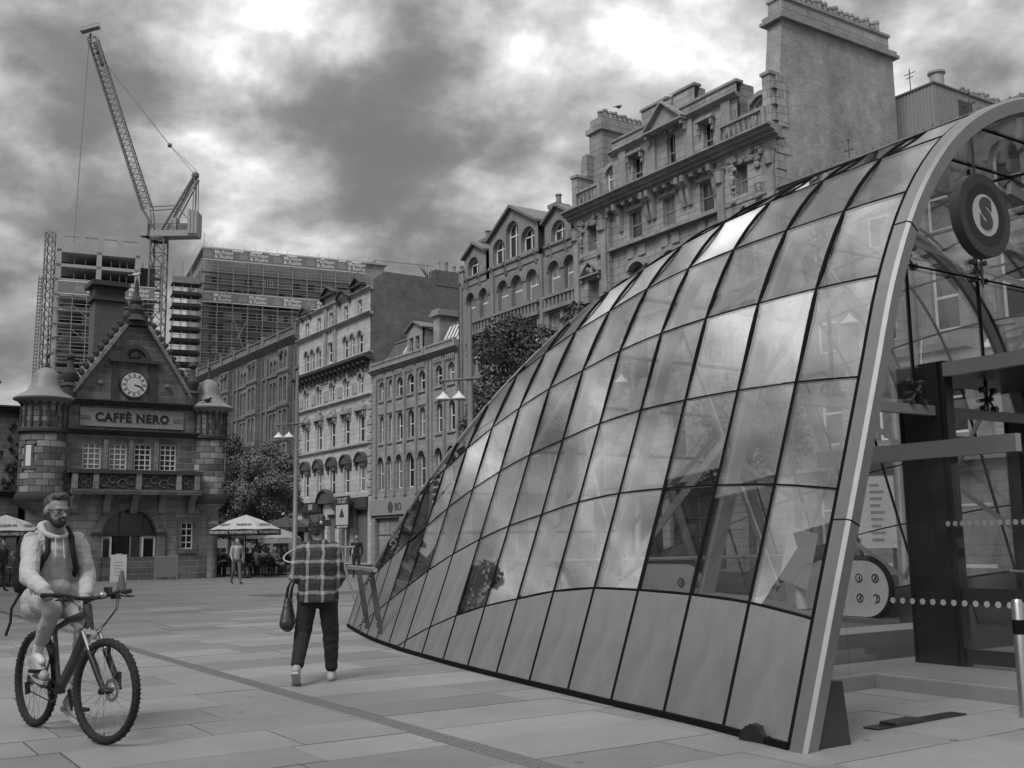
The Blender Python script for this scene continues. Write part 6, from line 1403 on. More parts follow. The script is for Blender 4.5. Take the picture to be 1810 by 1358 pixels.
# ================================================================== people
def rcone(mb, p0, r0, p1, r1, n=12, k=4):
    p0, p1 = Vector(p0), Vector(p1); d = p1-p0; L_ = d.length; d = d.normalized() if L_ > 1e-5 else Vector((0, 0, 1)); a = d.orthogonal().normalized(); b = d.cross(a); rings = []
    for i in range(k): t_ = -math.pi/2+math.pi/2*i/k; rings.append((p0+d*(r0*math.sin(t_)), r0*math.cos(t_)))
    rings.append((p0, r0)); rings.append((p1, r1))
    for i in range(1, k+1): t_ = math.pi/2*i/k; rings.append((p1+d*(r1*math.sin(t_)), r1*math.cos(t_)))
    vs_ = []
    for c, r in rings:
        r = max(r, 1e-4)
        for j in range(n): t_ = 2*math.pi*j/n; vs_.append(c+a*(r*math.cos(t_))+b*(r*math.sin(t_)))
    fs_ = [(i*n+j, i*n+(j+1) % n, (i+1)*n+(j+1) % n, (i+1)*n+j) for i in range(len(rings)-1) for j in range(n)]
    fs_ += [tuple(range(n-1, -1, -1)), tuple((len(rings)-1)*n+j for j in range(n))]
    mb.add(vs_, fs_)
FOLD = bpy.data.textures.new('cloth_folds', 'CLOUDS'); FOLD.noise_scale = .055; FOLD.noise_depth = 2; FOLD.noise_type = 'SOFT_NOISE'; FOLD.noise_basis = 'BLENDER_ORIGINAL'
FOLD2 = bpy.data.textures.new('hair_clumps', 'CLOUDS'); FOLD2.noise_scale = .025; FOLD2.noise_depth = 2
def crumple(p0, r0, p1, r1, n, amp, seed, mi=0):
    """a sleeve or trouser leg bunched into uneven rings"""
    q = random.Random(seed); p0, p1 = Vector(p0), Vector(p1); d = (p1-p0).normalized(); a = d.orthogonal().normalized(); b = d.cross(a); P = []; last = None
    for i in range(n+1):
        f = i/n; th_ = q.uniform(0, 6.28); c = p0.lerp(p1, f)+(a*math.cos(th_)+b*math.sin(th_))*amp*.9; r = r0+(r1-r0)*f+(amp if i % 2 else -amp)*q.uniform(.5, 1.1)
        if last: P.append(('c', last[0], last[1], c, r, mi))
        last = (c, r)
    return P
def creases(seed, n, cx, cy_, cz, rx, ry, hz, r=.012, mi=0):
    """thin raised folds lying slantwise on a torso"""
    q = random.Random(seed); P = []
    for i in range(n):
        t0 = q.uniform(0, 6.28); z0 = cz+q.uniform(-hz, hz); t1 = t0+q.uniform(-.9, .9); z1 = z0+q.uniform(-.16, .05); rr = r*q.uniform(.7, 1.3)
        pm = lambda t_, z_: Vector((cx+rx*math.cos(t_), cy_+ry*math.sin(t_), z_)); m_ = pm((t0+t1)/2, (z0+z1)/2)
        P += [('c', pm(t0, z0), rr*.6, m_, rr, mi), ('c', m_, rr, pm(t1, z1), rr*.5, mi)]
    return P
def fuse(prims, mats, voxel=.012, smooth=4, fold=0.0, tex=None, cut=None, sfac=.6):
    """prims: ('c',p0,r0,p1,r1,mi) tapered limb, ('e',c,(rx,ry,rz),mi[,rot]) ellipsoid -> one continuous skin"""
    mb = MB()
    for p in prims:
        if p[0] == 'c': rcone(mb, p[1], p[2], p[3], p[4])
        else:
            t_ = MB(); t_.sphere((0, 0, 0), p[2], 16, 10); Mx = Euler(p[4]).to_matrix() if len(p) > 4 else Matrix.Identity(3)
            mb.add([Mx @ Vector(v)+Vector(p[1]) for v in t_.v], t_.f)
    me = bpy.data.meshes.new('tmp'); me.from_pydata(mb.v, [], mb.f); me.update()
    o = bpy.data.objects.new('tmp', me); COL.objects.link(o)
    q = o.modifiers.new('r', 'REMESH'); q.mode = 'VOXEL'; q.voxel_size = voxel
    if smooth: q = o.modifiers.new('s', 'SMOOTH'); q.factor = sfac; q.iterations = smooth
    if fold: q = o.modifiers.new('d', 'DISPLACE'); q.texture = tex or FOLD; q.texture_coords = 'LOCAL'; q.strength = fold; q.mid_level = .5
    dg = bpy.context.evaluated_depsgraph_get(); dg.update(); r = bpy.data.meshes.new_from_object(o.evaluated_get(dg))
    bpy.data.objects.remove(o); bpy.data.meshes.remove(me)
    if cut:
        bm = bmesh.new(); bm.from_mesh(r); bmesh.ops.delete(bm, geom=[v for v in bm.verts if cut(v.co)], context='VERTS'); bm.to_mesh(r); bm.free()
    r.materials.clear()
    for m_ in mats: r.materials.append(m_)
    n = len(r.polygons)
    if len(mats) > 1:
        C = np.zeros(n*3); r.polygons.foreach_get('center', C); C = C.reshape(-1, 3); best = np.full(n, 1e9); mi = np.zeros(n, int)
        for p in prims:
            if p[0] == 'c':
                a, b = np.array(p[1], float), np.array(p[3], float); ab = b-a; t_ = np.clip(((C-a) @ ab)/max(ab @ ab, 1e-9), 0, 1)[:, None]; d = np.linalg.norm(C-(a+ab*t_), axis=1)-(p[2]+(p[4]-p[2])*t_[:, 0]); ix = p[5]
            else: d = (np.linalg.norm((C-np.array(p[1], float))/np.array(p[2]), axis=1)-1)*min(p[2]); ix = p[3]
            s_ = d < best; best[s_] = d[s_]; mi[s_] = ix
        r.polygons.foreach_set('material_index', mi)
    r.polygons.foreach_set('use_smooth', [True]*n); r.update(); return r
M_skin = mat('skin', 0.21, 0.55, noise=(12, .06), spec=.4); M_skin2 = mat('skin shade', 0.24, 0.55, noise=(10, .08)); M_hairb = mat('dark hair', 0.022, .6, noise=(40, .4)); M_hairm = mat('brown hair', 0.055, .6, noise=(40, .35)); M_beard = mat('dark beard', 0.028, .75, noise=(50, .4))
M_hood_c = mat('pale hooded top', 0.40, .9, noise=(7, .14), bump=(11, .95)); M_jog = mat('pale jogging trousers', 0.34, .9, noise=(7, .14), bump=(12, .9)); M_sock = mat('white sock', .55, .85, noise=(10, .06)); M_shoe = mat('pale shoe', .30, .6, noise=(6, .15)); M_sole = mat('shoe sole', .34, .6); M_blk = mat('black cloth', .012, .8, noise=(6, .2)); M_trou = mat('black trousers', .014, .85, noise=(5, .2), bump=(60, .1))
M_lip = mat('lip', .18, .5); M_eye = mat('eye white', .3, .3); M_pup = mat('pupil', .01, .2)
def hand(prims, w, d, side, up, mi, curl=.9, s=1.0):
    """palm at wrist w pointing along d; fingers side by side along `side`, curling towards -up"""
    w, d, side, up = Vector(w), Vector(d).normalized(), Vector(side).normalized(), Vector(up).normalized()
    pc = w+d*.05*s; prims.append(('c', w, .026*s, w+d*.03*s, .028*s, mi))
    for k, (o, L_) in enumerate(((-.030, .058), (-.010, .068), (.010, .064), (.029, .050))):
        b0 = w+d*.035*s+side*(o*.8*s); b1 = w+d*.085*s+side*(o*s); prims.append(('c', b0, .0135*s, b1, .0115*s, mi))
        d1 = (d*math.cos(curl)-up*math.sin(curl)); j = b1+d1*(L_*.55*s); d2 = (d*math.cos(curl*2.1)-up*math.sin(curl*2.1)); prims.append(('c', b1, .0105*s, j, .0098*s, mi)); prims.append(('c', j, .0098*s, j+d2*(L_*.5*s), .0082*s, mi))
    t0 = w+d*.02*s-side*.022*s; t1 = t0+d*.035*s-side*.024*s-up*.012*s; prims.append(('c', t0, .014*s, t1, .0115*s, mi)); prims.append(('c', t1, .011*s, t1+d*.03*s-up*.02*s+side*.004*s, .009*s, mi))
def head_prims(c, f, l, mi, s=1.0):
    """skull, jaw, nose, brow, ears around head centre c; f forward, l left"""
    c, f, l = Vector(c), Vector(f).normalized(), Vector(l).normalized(); u = f.cross(l)
    ang = math.atan2(f.y, f.x); rot = (0, 0, ang)
    P = [('e', c+u*.022*s-f*.012*s, (.098*s, .076*s, .098*s), mi, rot), ('e', c-u*.045*s+f*.022*s, (.066*s, .058*s, .075*s), mi, rot), ('e', c-u*.092*s+f*.052*s, (.028*s, .030*s, .022*s), mi, rot),
         ('c', c-u*.002*s+f*.086*s, .010*s, c-u*.034*s+f*.108*s, .015*s, mi), ('e', c+u*.016*s+f*.072*s, (.022*s, .058*s, .013*s), mi, rot), ('e', c-u*.02*s+f*.06*s+l*.04*s, (.02*s, .018*s, .02*s), mi, rot), ('e', c-u*.02*s+f*.06*s-l*.04*s, (.02*s, .018*s, .02*s), mi, rot)]
    for sg in (-1, 1): P.append(('e', c+l*(sg*.078*s)-f*.012*s-u*.008*s, (.022*s, .012*s, .032*s), mi, rot))
    return P
def face(par, c, f, l, s=1.0, mouth=True):
    c, f, l = Vector(c), Vector(f).normalized(), Vector(l).normalized(); u = f.cross(l)
    for sg in (-1, 1):
        p = c+l*(sg*.032*s)+f*.080*s-u*.003*s; MB().sphere((0, 0, 0), (.008*s, .012*s, .0055*s), 8, 6).build('eye', M_eye, par, True, p, (0, 0, math.atan2(f.y, f.x))); MB().sphere((0, 0, 0), .0055*s, 8, 6).build('pupil', M_pup, par, True, p+f*.008*s)
    if mouth: MB().sphere((0, 0, 0), (.010*s, .024*s, .008*s), 10, 6).build('mouth', M_lip, par, True, c-u*.064*s+f*.080*s, (0, 0, math.atan2(f.y, f.x)))
def shoe(par, ank, toe, m_, sole_m, s=1.0, name='shoe'):
    ank, toe = Vector(ank), Vector(toe); d = (toe-ank); d.normalize(); up = Vector((0, 0, 1)); up = (up-d*up.dot(d)).normalized(); heel = ank-d*.045*s-up*.055*s
    me = fuse([('c', ank-up*.0*s, .048*s, heel+up*.01*s, .04*s, 0), ('c', heel+up*.01*s, .040*s, heel+d*.13*s+up*.0*s, .043*s, 0), ('c', heel+d*.13*s, .043*s, heel+d*.21*s-up*.008*s, .034*s, 0), ('c', ank+d*.02*s, .042*s, heel+d*.15*s+up*.005*s, .038*s, 0)], [m_], .009, 3)
    o = link(name, me, par)
    a = d.cross(up).normalized(); pts = []
    for x, w in ((-.05, .028), (-.02, .04), (.06, .036), (.14, .046), (.20, .042), (.245, .02)): pts.append((x, w))
    lo = [heel+d*(x*s)+a*(w*s)-up*.034*s for x, w in pts]+[heel+d*(x*s)-a*(w*s)-up*.034*s for x, w in pts[::-1]]; n = len(lo)
    MB().add(lo+[p-up*.022*s for p in lo], [tuple(range(n)), tuple(range(2*n-1, n-1, -1))]+[(i, n+i, n+(i+1) % n, (i+1) % n) for i in range(n)]).build('sole', sole_m, o)
    return o
# ------------------------------------------------------------------ bicycle
mid_ = (at_ground(190, 1318)+at_ground(60, 1285))/2; hd = Vector((.723, -.690, 0)).normalized(); BO = mid_-hd*.12; BO.z = 0; BZ = math.atan2(hd.y, hd.x)
M_frm = mat('dark grey bike frame', .06, .35, .2, noise=(4, .15)); M_tyre = mat('tyre rubber', .014, .8, noise=(30, .3)); M_alu = mat('bike alloy', .35, .35, .8); M_blkm = mat('bike black', .014, .45)
BK = empty('bicycle', 'dark hardtail mountain bicycle with knobbly tyres ridden by the bearded person', 'bicycle', BO, BZ)
BBx = -.08; RA, FA = Vector((-.50, 0, .368)), Vector((.68, 0, .368)); WR = .368
def wheel(par, c, steer):
    w = empty('wheel', loc=c, rz=steer); w.parent = par
    mb = MB(); n, k = 48, 10; vs_ = []
    for i in range(n):
        a = 2*math.pi*i/n
        for j in range(k): b = 2*math.pi*j/k; r = WR-.029+.029*math.cos(b); vs_.append((r*math.cos(a), .029*math.sin(b), r*math.sin(a)))
    mb.add(vs_, [(i*k+j, i*k+(j+1) % k, ((i+1) % n)*k+(j+1) % k, ((i+1) % n)*k+j) for i in range(n) for j in range(k)])
    for i in range(72):
        a = 2*math.pi*i/72
        for y in ((-.017, .017) if i % 2 else (-.026, 0, .026)):
            c_ = Vector((math.cos(a), 0, math.sin(a))); rr = WR-.003 if abs(y) < .02 else WR-.016; mb.bar(c_*(rr-.004)+Vector((0, y, 0)), c_*(rr+.0015)+Vector((0, y, 0)), .009, .010, up=(0, 1, 0))
    mb.build('tyre', M_tyre, w, True)
    mb = MB(); vs_ = []
    for i in range(n):
        a = 2*math.pi*i/n
        for r, y in ((.312, -.013), (.318, -.014), (.330, -.013), (.330, .013), (.318, .014), (.312, .013)): vs_.append((r*math.cos(a), y, r*math.sin(a)))
    mb.add(vs_, [(i*6+j, i*6+(j+1) % 6, ((i+1) % n)*6+(j+1) % 6, ((i+1) % n)*6+j) for i in range(n) for j in range(6)]); mb.build('rim', M_blkm, w, True)
    mb = MB()
    for i in range(32):
        a = 2*math.pi*i/32; s_ = 1 if i % 2 else -1; h_ = a+(.55 if i % 4 < 2 else -.55); mb.tube((.314*math.cos(a), 0, .314*math.sin(a)), (.024*math.cos(h_), s_*.03, .024*math.sin(h_)), .0016, n=3, caps=False)
    mb.build('spokes', M_alu, w)
    MB().tube((0, -.05, 0), (0, .05, 0), .022, n=12).tube((0, -.062, 0), (0, .062, 0), .009, n=8).build('hub', M_blkm, w, True)
    ro = disc(.055, .082, .045, .049, 28); ro.m = [0]*len(ro.f); ro.build('brake_rotor', M_alu, w); mb = MB()
    for i in range(5): a = 2*math.pi*i/5; mb.bar((.02*math.cos(a), .047, .02*math.sin(a)), (.06*math.cos(a+.3), .047, .06*math.sin(a+.3)), .006, .012, up=(0, 1, 0))
    mb.build('rotor_spider', M_alu, w); MB().tube((0, .0, -.318), (0, 0, -.285), .004, n=5).build('valve', M_blkm, w)
    return w
STEER = R(10)
wheel(BK, RA, 0); wheel(BK, FA, STEER)
BBp = Vector((BBx, 0, .31)); HT, HB = Vector((.345, 0, .93)), Vector((.395, 0, .80)); ST = Vector((-.205, 0, .76))
fm = MB(); fm.path([HB+Vector((-.02, 0, .015)), BBp.lerp(HB, .5), BBp], [.036, .037, .038], 12); fm.path([HT+Vector((0, 0, -.03)), HT.lerp(ST, .55)+Vector((0, 0, .0)), ST], [.03, .026, .02], 12); fm.path([ST+(ST-BBp).normalized()*.03, BBp], .018, 12); fm.tube(HT+Vector((-.008, 0, .03)), HB+Vector((.006, 0, -.025)), .028, n=14)
for s_ in (-1, 1): fm.path([ST+Vector((0, s_*.015, -.02)), RA.lerp(ST, .5)+Vector((0, s_*.05, 0)), RA+Vector((0, s_*.065, 0))], [.011, .010, .009], 8); fm.path([BBp+Vector((-.03, s_*.03, 0)), BBp.lerp(RA, .4)+Vector((0, s_*.05, 0)), RA+Vector((0, s_*.065, 0))], [.013, .012, .010], 8)
fm.tube(BBp+Vector((0, -.038, 0)), BBp+Vector((0, .038, 0)), .026, n=14); fm.build('frame', M_frm, BK, True)
MB().tube(ST, Vector((-.25, 0, .90)), .0145, n=10).build('seat_post', M_blkm, BK, True)
sm_ = MB(); sm_.add([(-.40, -.07, .915), (-.40, .07, .915), (-.30, .065, .925), (-.18, .025, .925), (-.10, .02, .915), (-.10, -.02, .915), (-.18, -.025, .925), (-.30, -.065, .925), (-.39, -.06, .87), (-.39, .06, .87), (-.3, .05, .885), (-.18, .018, .89), (-.105, .014, .89), (-.105, -.014, .89), (-.18, -.018, .89), (-.3, -.05, .885)], [tuple(range(8)), tuple(range(15, 7, -1))]+[(i, 8+i, 8+(i+1) % 8, (i+1) % 8) for i in range(8)]); sm_.build('saddle', M_blkm, BK)
# fork and cockpit turn together
CKP = empty('steering_assembly', loc=(HB.x, 0, 0), rz=STEER); CKP.parent = BK
x0 = HB.x; hb = Vector((0, 0, .775)); fa = Vector((FA.x-x0, 0, FA.z))
fk = MB(); fk.bar(hb+Vector((.0, -.075, 0)), hb+Vector((.0, .075, 0)), .05, .045)
for s_ in (-1, 1): fk.tube(hb+Vector((.01, s_*.068, 0)), hb.lerp(fa, .5)+Vector((0, s_*.068, 0)), .016, n=10)
fk.build('fork_crown', mat('fork stanchion', .3, .3, .8), CKP, True)
lw_ = MB()
for s_ in (-1, 1): lw_.path([hb.lerp(fa, .33)+Vector((.0, s_*.068, 0)), hb.lerp(fa, .8)+Vector((.0, s_*.068, 0)), fa+Vector((0, s_*.066, 0))], [.025, .022, .016], 10)
ar = hb.lerp(fa, .38); lw_.path([ar+Vector((.03, -.068, 0)), ar+Vector((.05, -.05, .05)), ar+Vector((.055, 0, .065)), ar+Vector((.05, .05, .05)), ar+Vector((.03, .068, 0))], .014, 8); lw_.box(fa.x-.05, fa.x+.0, .045, .075, fa.z+.03, fa.z+.12); lw_.build('fork_lowers', M_blkm, CKP, True)
MB().tube((HT.x-x0-.01, 0, .90), (HT.x-x0-.025, 0, 1.0), .018, n=10).bar((HT.x-x0-.02, 0, .99), (HT.x-x0+.06, 0, 1.01), .035, .035).build('stem', M_blkm, CKP)
bx_ = HT.x-x0+.06; MB().path([(bx_-.06, -.37, 1.045), (bx_-.03, -.22, 1.04), (bx_-.005, -.10, 1.012), (bx_, 0, 1.01), (bx_-.005, .10, 1.012), (bx_-.03, .22, 1.04), (bx_-.06, .37, 1.045)], .0145, 10).build('handlebar', M_blkm, CKP, True)
for s_ in (-1, 1):
    MB().path([(bx_-.062, s_*.375, 1.045), (bx_-.035, s_*.25, 1.041)], .019, 10).build('grip', M_blkm, CKP, True); MB().path([(bx_-.0, s_*.235, 1.03), (bx_+.05, s_*.25, 1.015), (bx_+.045, s_*.33, 1.01)], [.009, .009, .006], 6).build('brake_lever', M_blkm, CKP, True); MB().box(bx_-.03, bx_+.03, s_*.20-.025, s_*.20+.025, .995, 1.03).build('shifter', M_blkm, CKP)
MB().sphere((bx_+.015, .075, 1.03), (.03, .03, .026), 12, 8).build('bell', M_alu, CKP, True); MB().box(bx_-.03, bx_+.02, .115, .155, 1.04, 1.085).build('lamp', M_blkm, CKP)
for i, (y, z1_) in enumerate(((.19, .70), (.21, .66), (-.19, .72))): MB().path([(bx_+.03, y, 1.0), (bx_+.10, y*.7, .93), (bx_+.09, y*.3, .83), (bx_-.02, y*.2, z1_+.05)], .0035, 5).build('cable', M_blkm, CKP)
# drivetrain
cr_ = disc(.062, .085, -.052, -.048, 32); cr_.build('chainring', M_blkm, BK, loc=(BBp.x, 0, BBp.z))
R_c = Vector((-.055, 0, .155)); PR, PL = BBp+R_c+Vector((0, -.15, 0)), BBp-R_c+Vector((0, .15, 0))
MB().bar(BBp+Vector((0, -.075, 0)), BBp+R_c+Vector((0, -.085, 0)), .016, .028, up=(1, 0, 0)).build('crank_arm', M_blkm, BK); MB().bar(BBp+Vector((0, .075, 0)), BBp-R_c+Vector((0, .085, 0)), .016, .028, up=(1, 0, 0)).build('crank_arm', M_blkm, BK)
for p in (PR, PL): MB().box(p.x-.048, p.x+.048, p.y-.05, p.y+.05, p.z-.012, p.z+.012).build('pedal', M_blkm, BK)
MB().path([BBp+Vector((0, -.05, .083)), RA+Vector((0, -.05, .045))], .005, 5).path([BBp+Vector((0, -.05, -.083)), RA+Vector((.03, -.055, -.09)), RA+Vector((0, -.055, -.045))], .005, 5).build('chain', M_blkm, BK); MB().lathe([(.05, -.01), (.05, .01), (.03, .012)], n=16).build('cassette', M_alu, BK, loc=(RA.x, -.045, RA.z), rot=(R(90), 0, 0)); MB().bar(RA+Vector((0, -.07, -.02)), RA+Vector((.02, -.07, -.11)), .02, .05, up=(1, 0, 0)).build('derailleur', M_blkm, BK)
# ------------------------------------------------------------------ cyclist
CY = empty('person', 'bearded person in glasses and pale hooded top riding the mountain bicycle', 'person', BO, BZ)
hipR, hipL = Vector((-.25, -.13, .985)), Vector((-.25, .07, .985)); knR, knL = Vector((.14, -.17, .935)), Vector((.17, .06, .80)); anR, anL = PR+Vector((-.09, .03, .125)), PL+Vector((-.09, -.03, .125))
shR, shL = Vector((-.07, -.262, 1.435)), Vector((-.03, .062, 1.435)); nk = Vector((-.03, -.115, 1.50)); hc = Vector((.035, -.135, 1.665)); hf = Vector((.97, .18, -.10)); hl = Vector((-.18, .98, 0))
ca, sa = math.cos(STEER), math.sin(STEER); gr = Vector((x0+(bx_-.05)*ca-(-.325)*sa, (bx_-.05)*sa+(-.325)*ca, 1.045))
wrR = gr+Vector((-.085, .01, .035)); elR = Vector((.12, -.355, 1.17)); elL = Vector((.00, .145, 1.18)); wrL = Vector((.12, .085, 1.0))
pr = [('c', hipR, .088, knR, .058, 1), ('c', hipL, .088, knL, .058, 1), ('c', knR, .058, knR.lerp(anR, .4), .052, 1), ('c', knR.lerp(anR, .4), .052, knR.lerp(anR, .72), .045, 1), ('c', knR.lerp(anR, .72), .042, anR, .036, 2), ('c', knL, .058, knL.lerp(anL, .4), .05, 1), ('c', knL.lerp(anL, .4), .05, knL.lerp(anL, .82), .040, 1), ('c', knL.lerp(anL, .82), .04, anL, .036, 2),
      ('c', hipR, .12, hipL, .12, 1), ('c', Vector((-.2, -.04, 1.02)), .13, Vector((-.1, -.09, 1.32)), .14, 0), ('c', shR, .07, shL, .07, 0), ('c', shR, .062, elR, .046, 0), ('c', elR, .046, wrR, .030, 0), ('c', shL, .062, elL, .046, 0), ('c', elL, .046, wrL, .030, 0), ('c', nk, .062, hc+Vector((-.02, 0, -.06)), .055, 0), ('c', anR, .036, anR+Vector((.1, 0, -.06)), .03, 2), ('c', anL, .036, anL+Vector((.1, 0, -.06)), .03, 2)]
hp = []; hand(hp, wrR, (gr-wrR)+Vector((.02, 0, .01)), (.15, 1, 0), (.3, 0, 1), 0, 1.0); hand(hp, wrL, (.35, -.05, -.9), (.2, 1, 0), (.9, 0, .3), 0, .35); pr += hp; pr += head_prims(hc, hf, hl, 0, 1.03)
link('body', fuse(pr, [M_skin, M_jog, M_sock], .0075, 3), CY)
face(CY, hc, hf, hl, 1.03, False)
link('jogging_trousers', fuse([('c', hipR, .098, knR, .068, 0), ('c', knR, .068, knR.lerp(anR, .7), .052, 0), ('c', hipL, .098, knL, .068, 0), ('c', knL, .068, knL.lerp(anL, .8), .047, 0), ('c', hipR, .12, hipL, .12, 0)]+crumple(hipR, .092, knR, .070, 4, .003, 11)+crumple(knR, .068, knR.lerp(anR, .7), .052, 5, .003, 12)+crumple(hipL, .092, knL, .070, 4, .003, 13)+crumple(knL, .068, knL.lerp(anL, .8), .048, 5, .003, 14), [M_jog], .008, 3, .012), CY)
hd_p = [('e', Vector((-.03, -.07, 1.08)), (.06, .11, .07), 0), ('c', Vector((-.21, -.04, .99)), .138, Vector((-.15, -.07, 1.15)), .148, 0), ('c', Vector((-.15, -.07, 1.15)), .148, Vector((-.08, -.10, 1.36)), .148, 0), ('c', shR+Vector((.0, .01, -.01)), .078, shL+Vector((0, -.01, -.01)), .078, 0), ('c', shR, .070, elR, .060, 0), ('c', elR, .060, elR.lerp(wrR, .78), .05, 0), ('c', elR.lerp(wrR, .8), .045, wrR-Vector((.015, 0, 0)), .042, 0), ('c', shL, .070, elL, .060, 0), ('c', elL, .060, elL.lerp(wrL, .72), .05, 0), ('c', elL.lerp(wrL, .75), .045, wrL, .042, 0), ('c', Vector((-.16, -.16, 1.2)), .10, Vector((-.10, -.20, 1.36)), .085, 0), ('c', Vector((-.12, .03, 1.2)), .10, Vector((-.06, -.01, 1.36)), .085, 0), ('c', Vector((-.26, -.12, .96)), .11, Vector((-.26, .06, .96)), .11, 0)]
for i in range(14): 
    a = 2*math.pi*i/14; c = nk+Vector((.098*math.cos(a)-.01, .088*math.sin(a), -.05*math.cos(a)+.01)); a2 = 2*math.pi*(i+1)/14; c2 = nk+Vector((.098*math.cos(a2)-.01, .088*math.sin(a2), -.05*math.cos(a2)+.01)); hd_p.append(('c', c, .018+.022*(1-math.cos(a))/2, c2, .018+.022*(1-math.cos(a2))/2, 0))
hd_p += crumple(shR, .074, elR, .066, 4, .003, 1)+crumple(elR, .066, elR.lerp(wrR, .86), .055, 5, .0035, 2)+crumple(shL, .074, elL, .066, 4, .003, 3)+crumple(elL, .064, elL.lerp(wrL, .8), .056, 5, .0035, 4)+creases(5, 16, -.145, -.075, 1.15, .138, .138, .14, .016)+creases(6, 10, -.09, -.10, 1.33, .15, .17, .08, .014)
hd_p += [('e', nk+Vector((-.12, 0, -.03)), (.055, .11, .08), 0)]
link('hooded_top', fuse(hd_p, [M_hood_c], .0065, 2, .013), CY)
MB().tube(nk+Vector((.09, .03, -.04)), nk+Vector((.115, .035, -.20)), .004, n=5).tube(nk+Vector((.095, -.03, -.04)), nk+Vector((.115, -.03, -.18)), .004, n=5).build('drawcord', M_sock, CY)
for p_, q_ in ((elR, wrR), (elL, wrL)):
    d_ = (q_-p_).normalized(); MB().path([q_-d_*.055, q_-d_*.03, q_-d_*.004], [.046, .047, .041], 14).build('cuff', mat('ribbed cuff', .24, .9, bump=(200, .4)), CY, True)
link('hem_band', fuse([('c', Vector((-.25, -.12, .955)), .128, Vector((-.24, .06, .955)), .128, 0)], [M_hood_c], .012, 3), CY)
u_ = Vector(hf).normalized().cross(Vector(hl).normalized()); hr = [('e', hc+Vector((-.025, -.003, .045)), (.098, .083, .085), 0, (0, R(-14), R(10))), ('e', hc+Vector((.045, .008, .10)), (.052, .066, .034), 0, (0, R(-10), R(10))), ('e', hc+Vector((-.06, -.01, -.02)), (.052, .07, .07), 0)]
link('hair', fuse(hr, [M_hairm], .007, 2, .016, FOLD2), CY)
hfn = Vector(hf).normalized(); bd = [('e', hc-u_*.088+hfn*.050, (.046, .052, .046), 0, (0, 0, R(10))), ('e', hc-u_*.055+hfn*.088, (.016, .036, .010), 0, (0, 0, R(10)))]
for s_ in (-1, 1): bd += [('c', hc-u_*.085+hfn*.04+Vector(hl)*(s_*.036), .026, hc-u_*.055+Vector(hl)*(s_*.060)+hfn*.012, .020, 0), ('c', hc-u_*.055+Vector(hl)*(s_*.062)+hfn*.010, .018, hc-u_*.005+Vector(hl)*(s_*.073), .010, 0)]
link('beard', fuse(bd, [M_beard], .006, 2, .010, FOLD2), CY); MB().sphere((0, 0, 0), (.008, .020, .006), 10, 6).build('mouth', M_lip, CY, True, hc-u_*.068+hfn*.098, (0, 0, R(10)))
gl = MB()
for s_ in (-1, 1):
    c = hc+hfn*.104+Vector(hl)*(s_*.034)-u_*.002; gl.path([c+Vector(hl)*(.026*math.cos(a))+u_*(.018*math.sin(a)) for a in np.linspace(0, 2*math.pi, 17)[:-1]], .0019, 5, True); gl.tube(c+Vector(hl)*(s_*.027)+u_*.006, hc+Vector(hl)*(s_*.082)+u_*.004-hfn*.005, .0028, n=5)
gl.tube(hc+hfn*.107+Vector(hl)*.009, hc+hfn*.107-Vector(hl)*.009, .0028, n=5); gl.build('glasses', M_blkm, CY)
shoe(CY, anR+Vector((.0, 0, -.045)), anR+Vector((.22, 0, -.115)), M_shoe, M_sole, 1.08); shoe(CY, anL+Vector((0, 0, -.045)), anL+Vector((.22, 0, -.11)), M_shoe, M_sole, 1.08)
# backpack
BP = empty('backpack', 'black backpack worn by the cyclist with a strap hanging down', 'backpack', BO, BZ)
link('bag', fuse([('c', Vector((-.36, -.18, 1.12)), .10, Vector((-.27, -.20, 1.42)), .085, 0), ('c', Vector((-.36, -.02, 1.12)), .10, Vector((-.25, -.04, 1.42)), .085, 0), ('c', Vector((-.38, -.10, 1.1)), .13, Vector((-.30, -.12, 1.40)), .11, 0)], [M_blk], .012, 3, .02), BP)
for sh_, sg in ((shR, 1), (shL, -1)):
    c = sh_+Vector((0, sg*.075, 0)); MB().path([c+Vector((-.16, 0, .0)), c+Vector((-.09, 0, .085)), c+Vector((.0, 0, .098)), c+Vector((.085, sg*.005, .03)), c+Vector((.108, sg*.0, -.08)), c+Vector((.07, -sg*.05, -.22)), c+Vector((-.08, -sg*.09, -.29))], .021, 8).build('shoulder_strap', M_blk, BP, True)
MB().path([(-.36, -.22, 1.03), (-.40, -.26, .92), (-.38, -.27, .82), (-.43, -.28, .72)], .011, 6).build('hanging_strap', M_blk, BP, True)
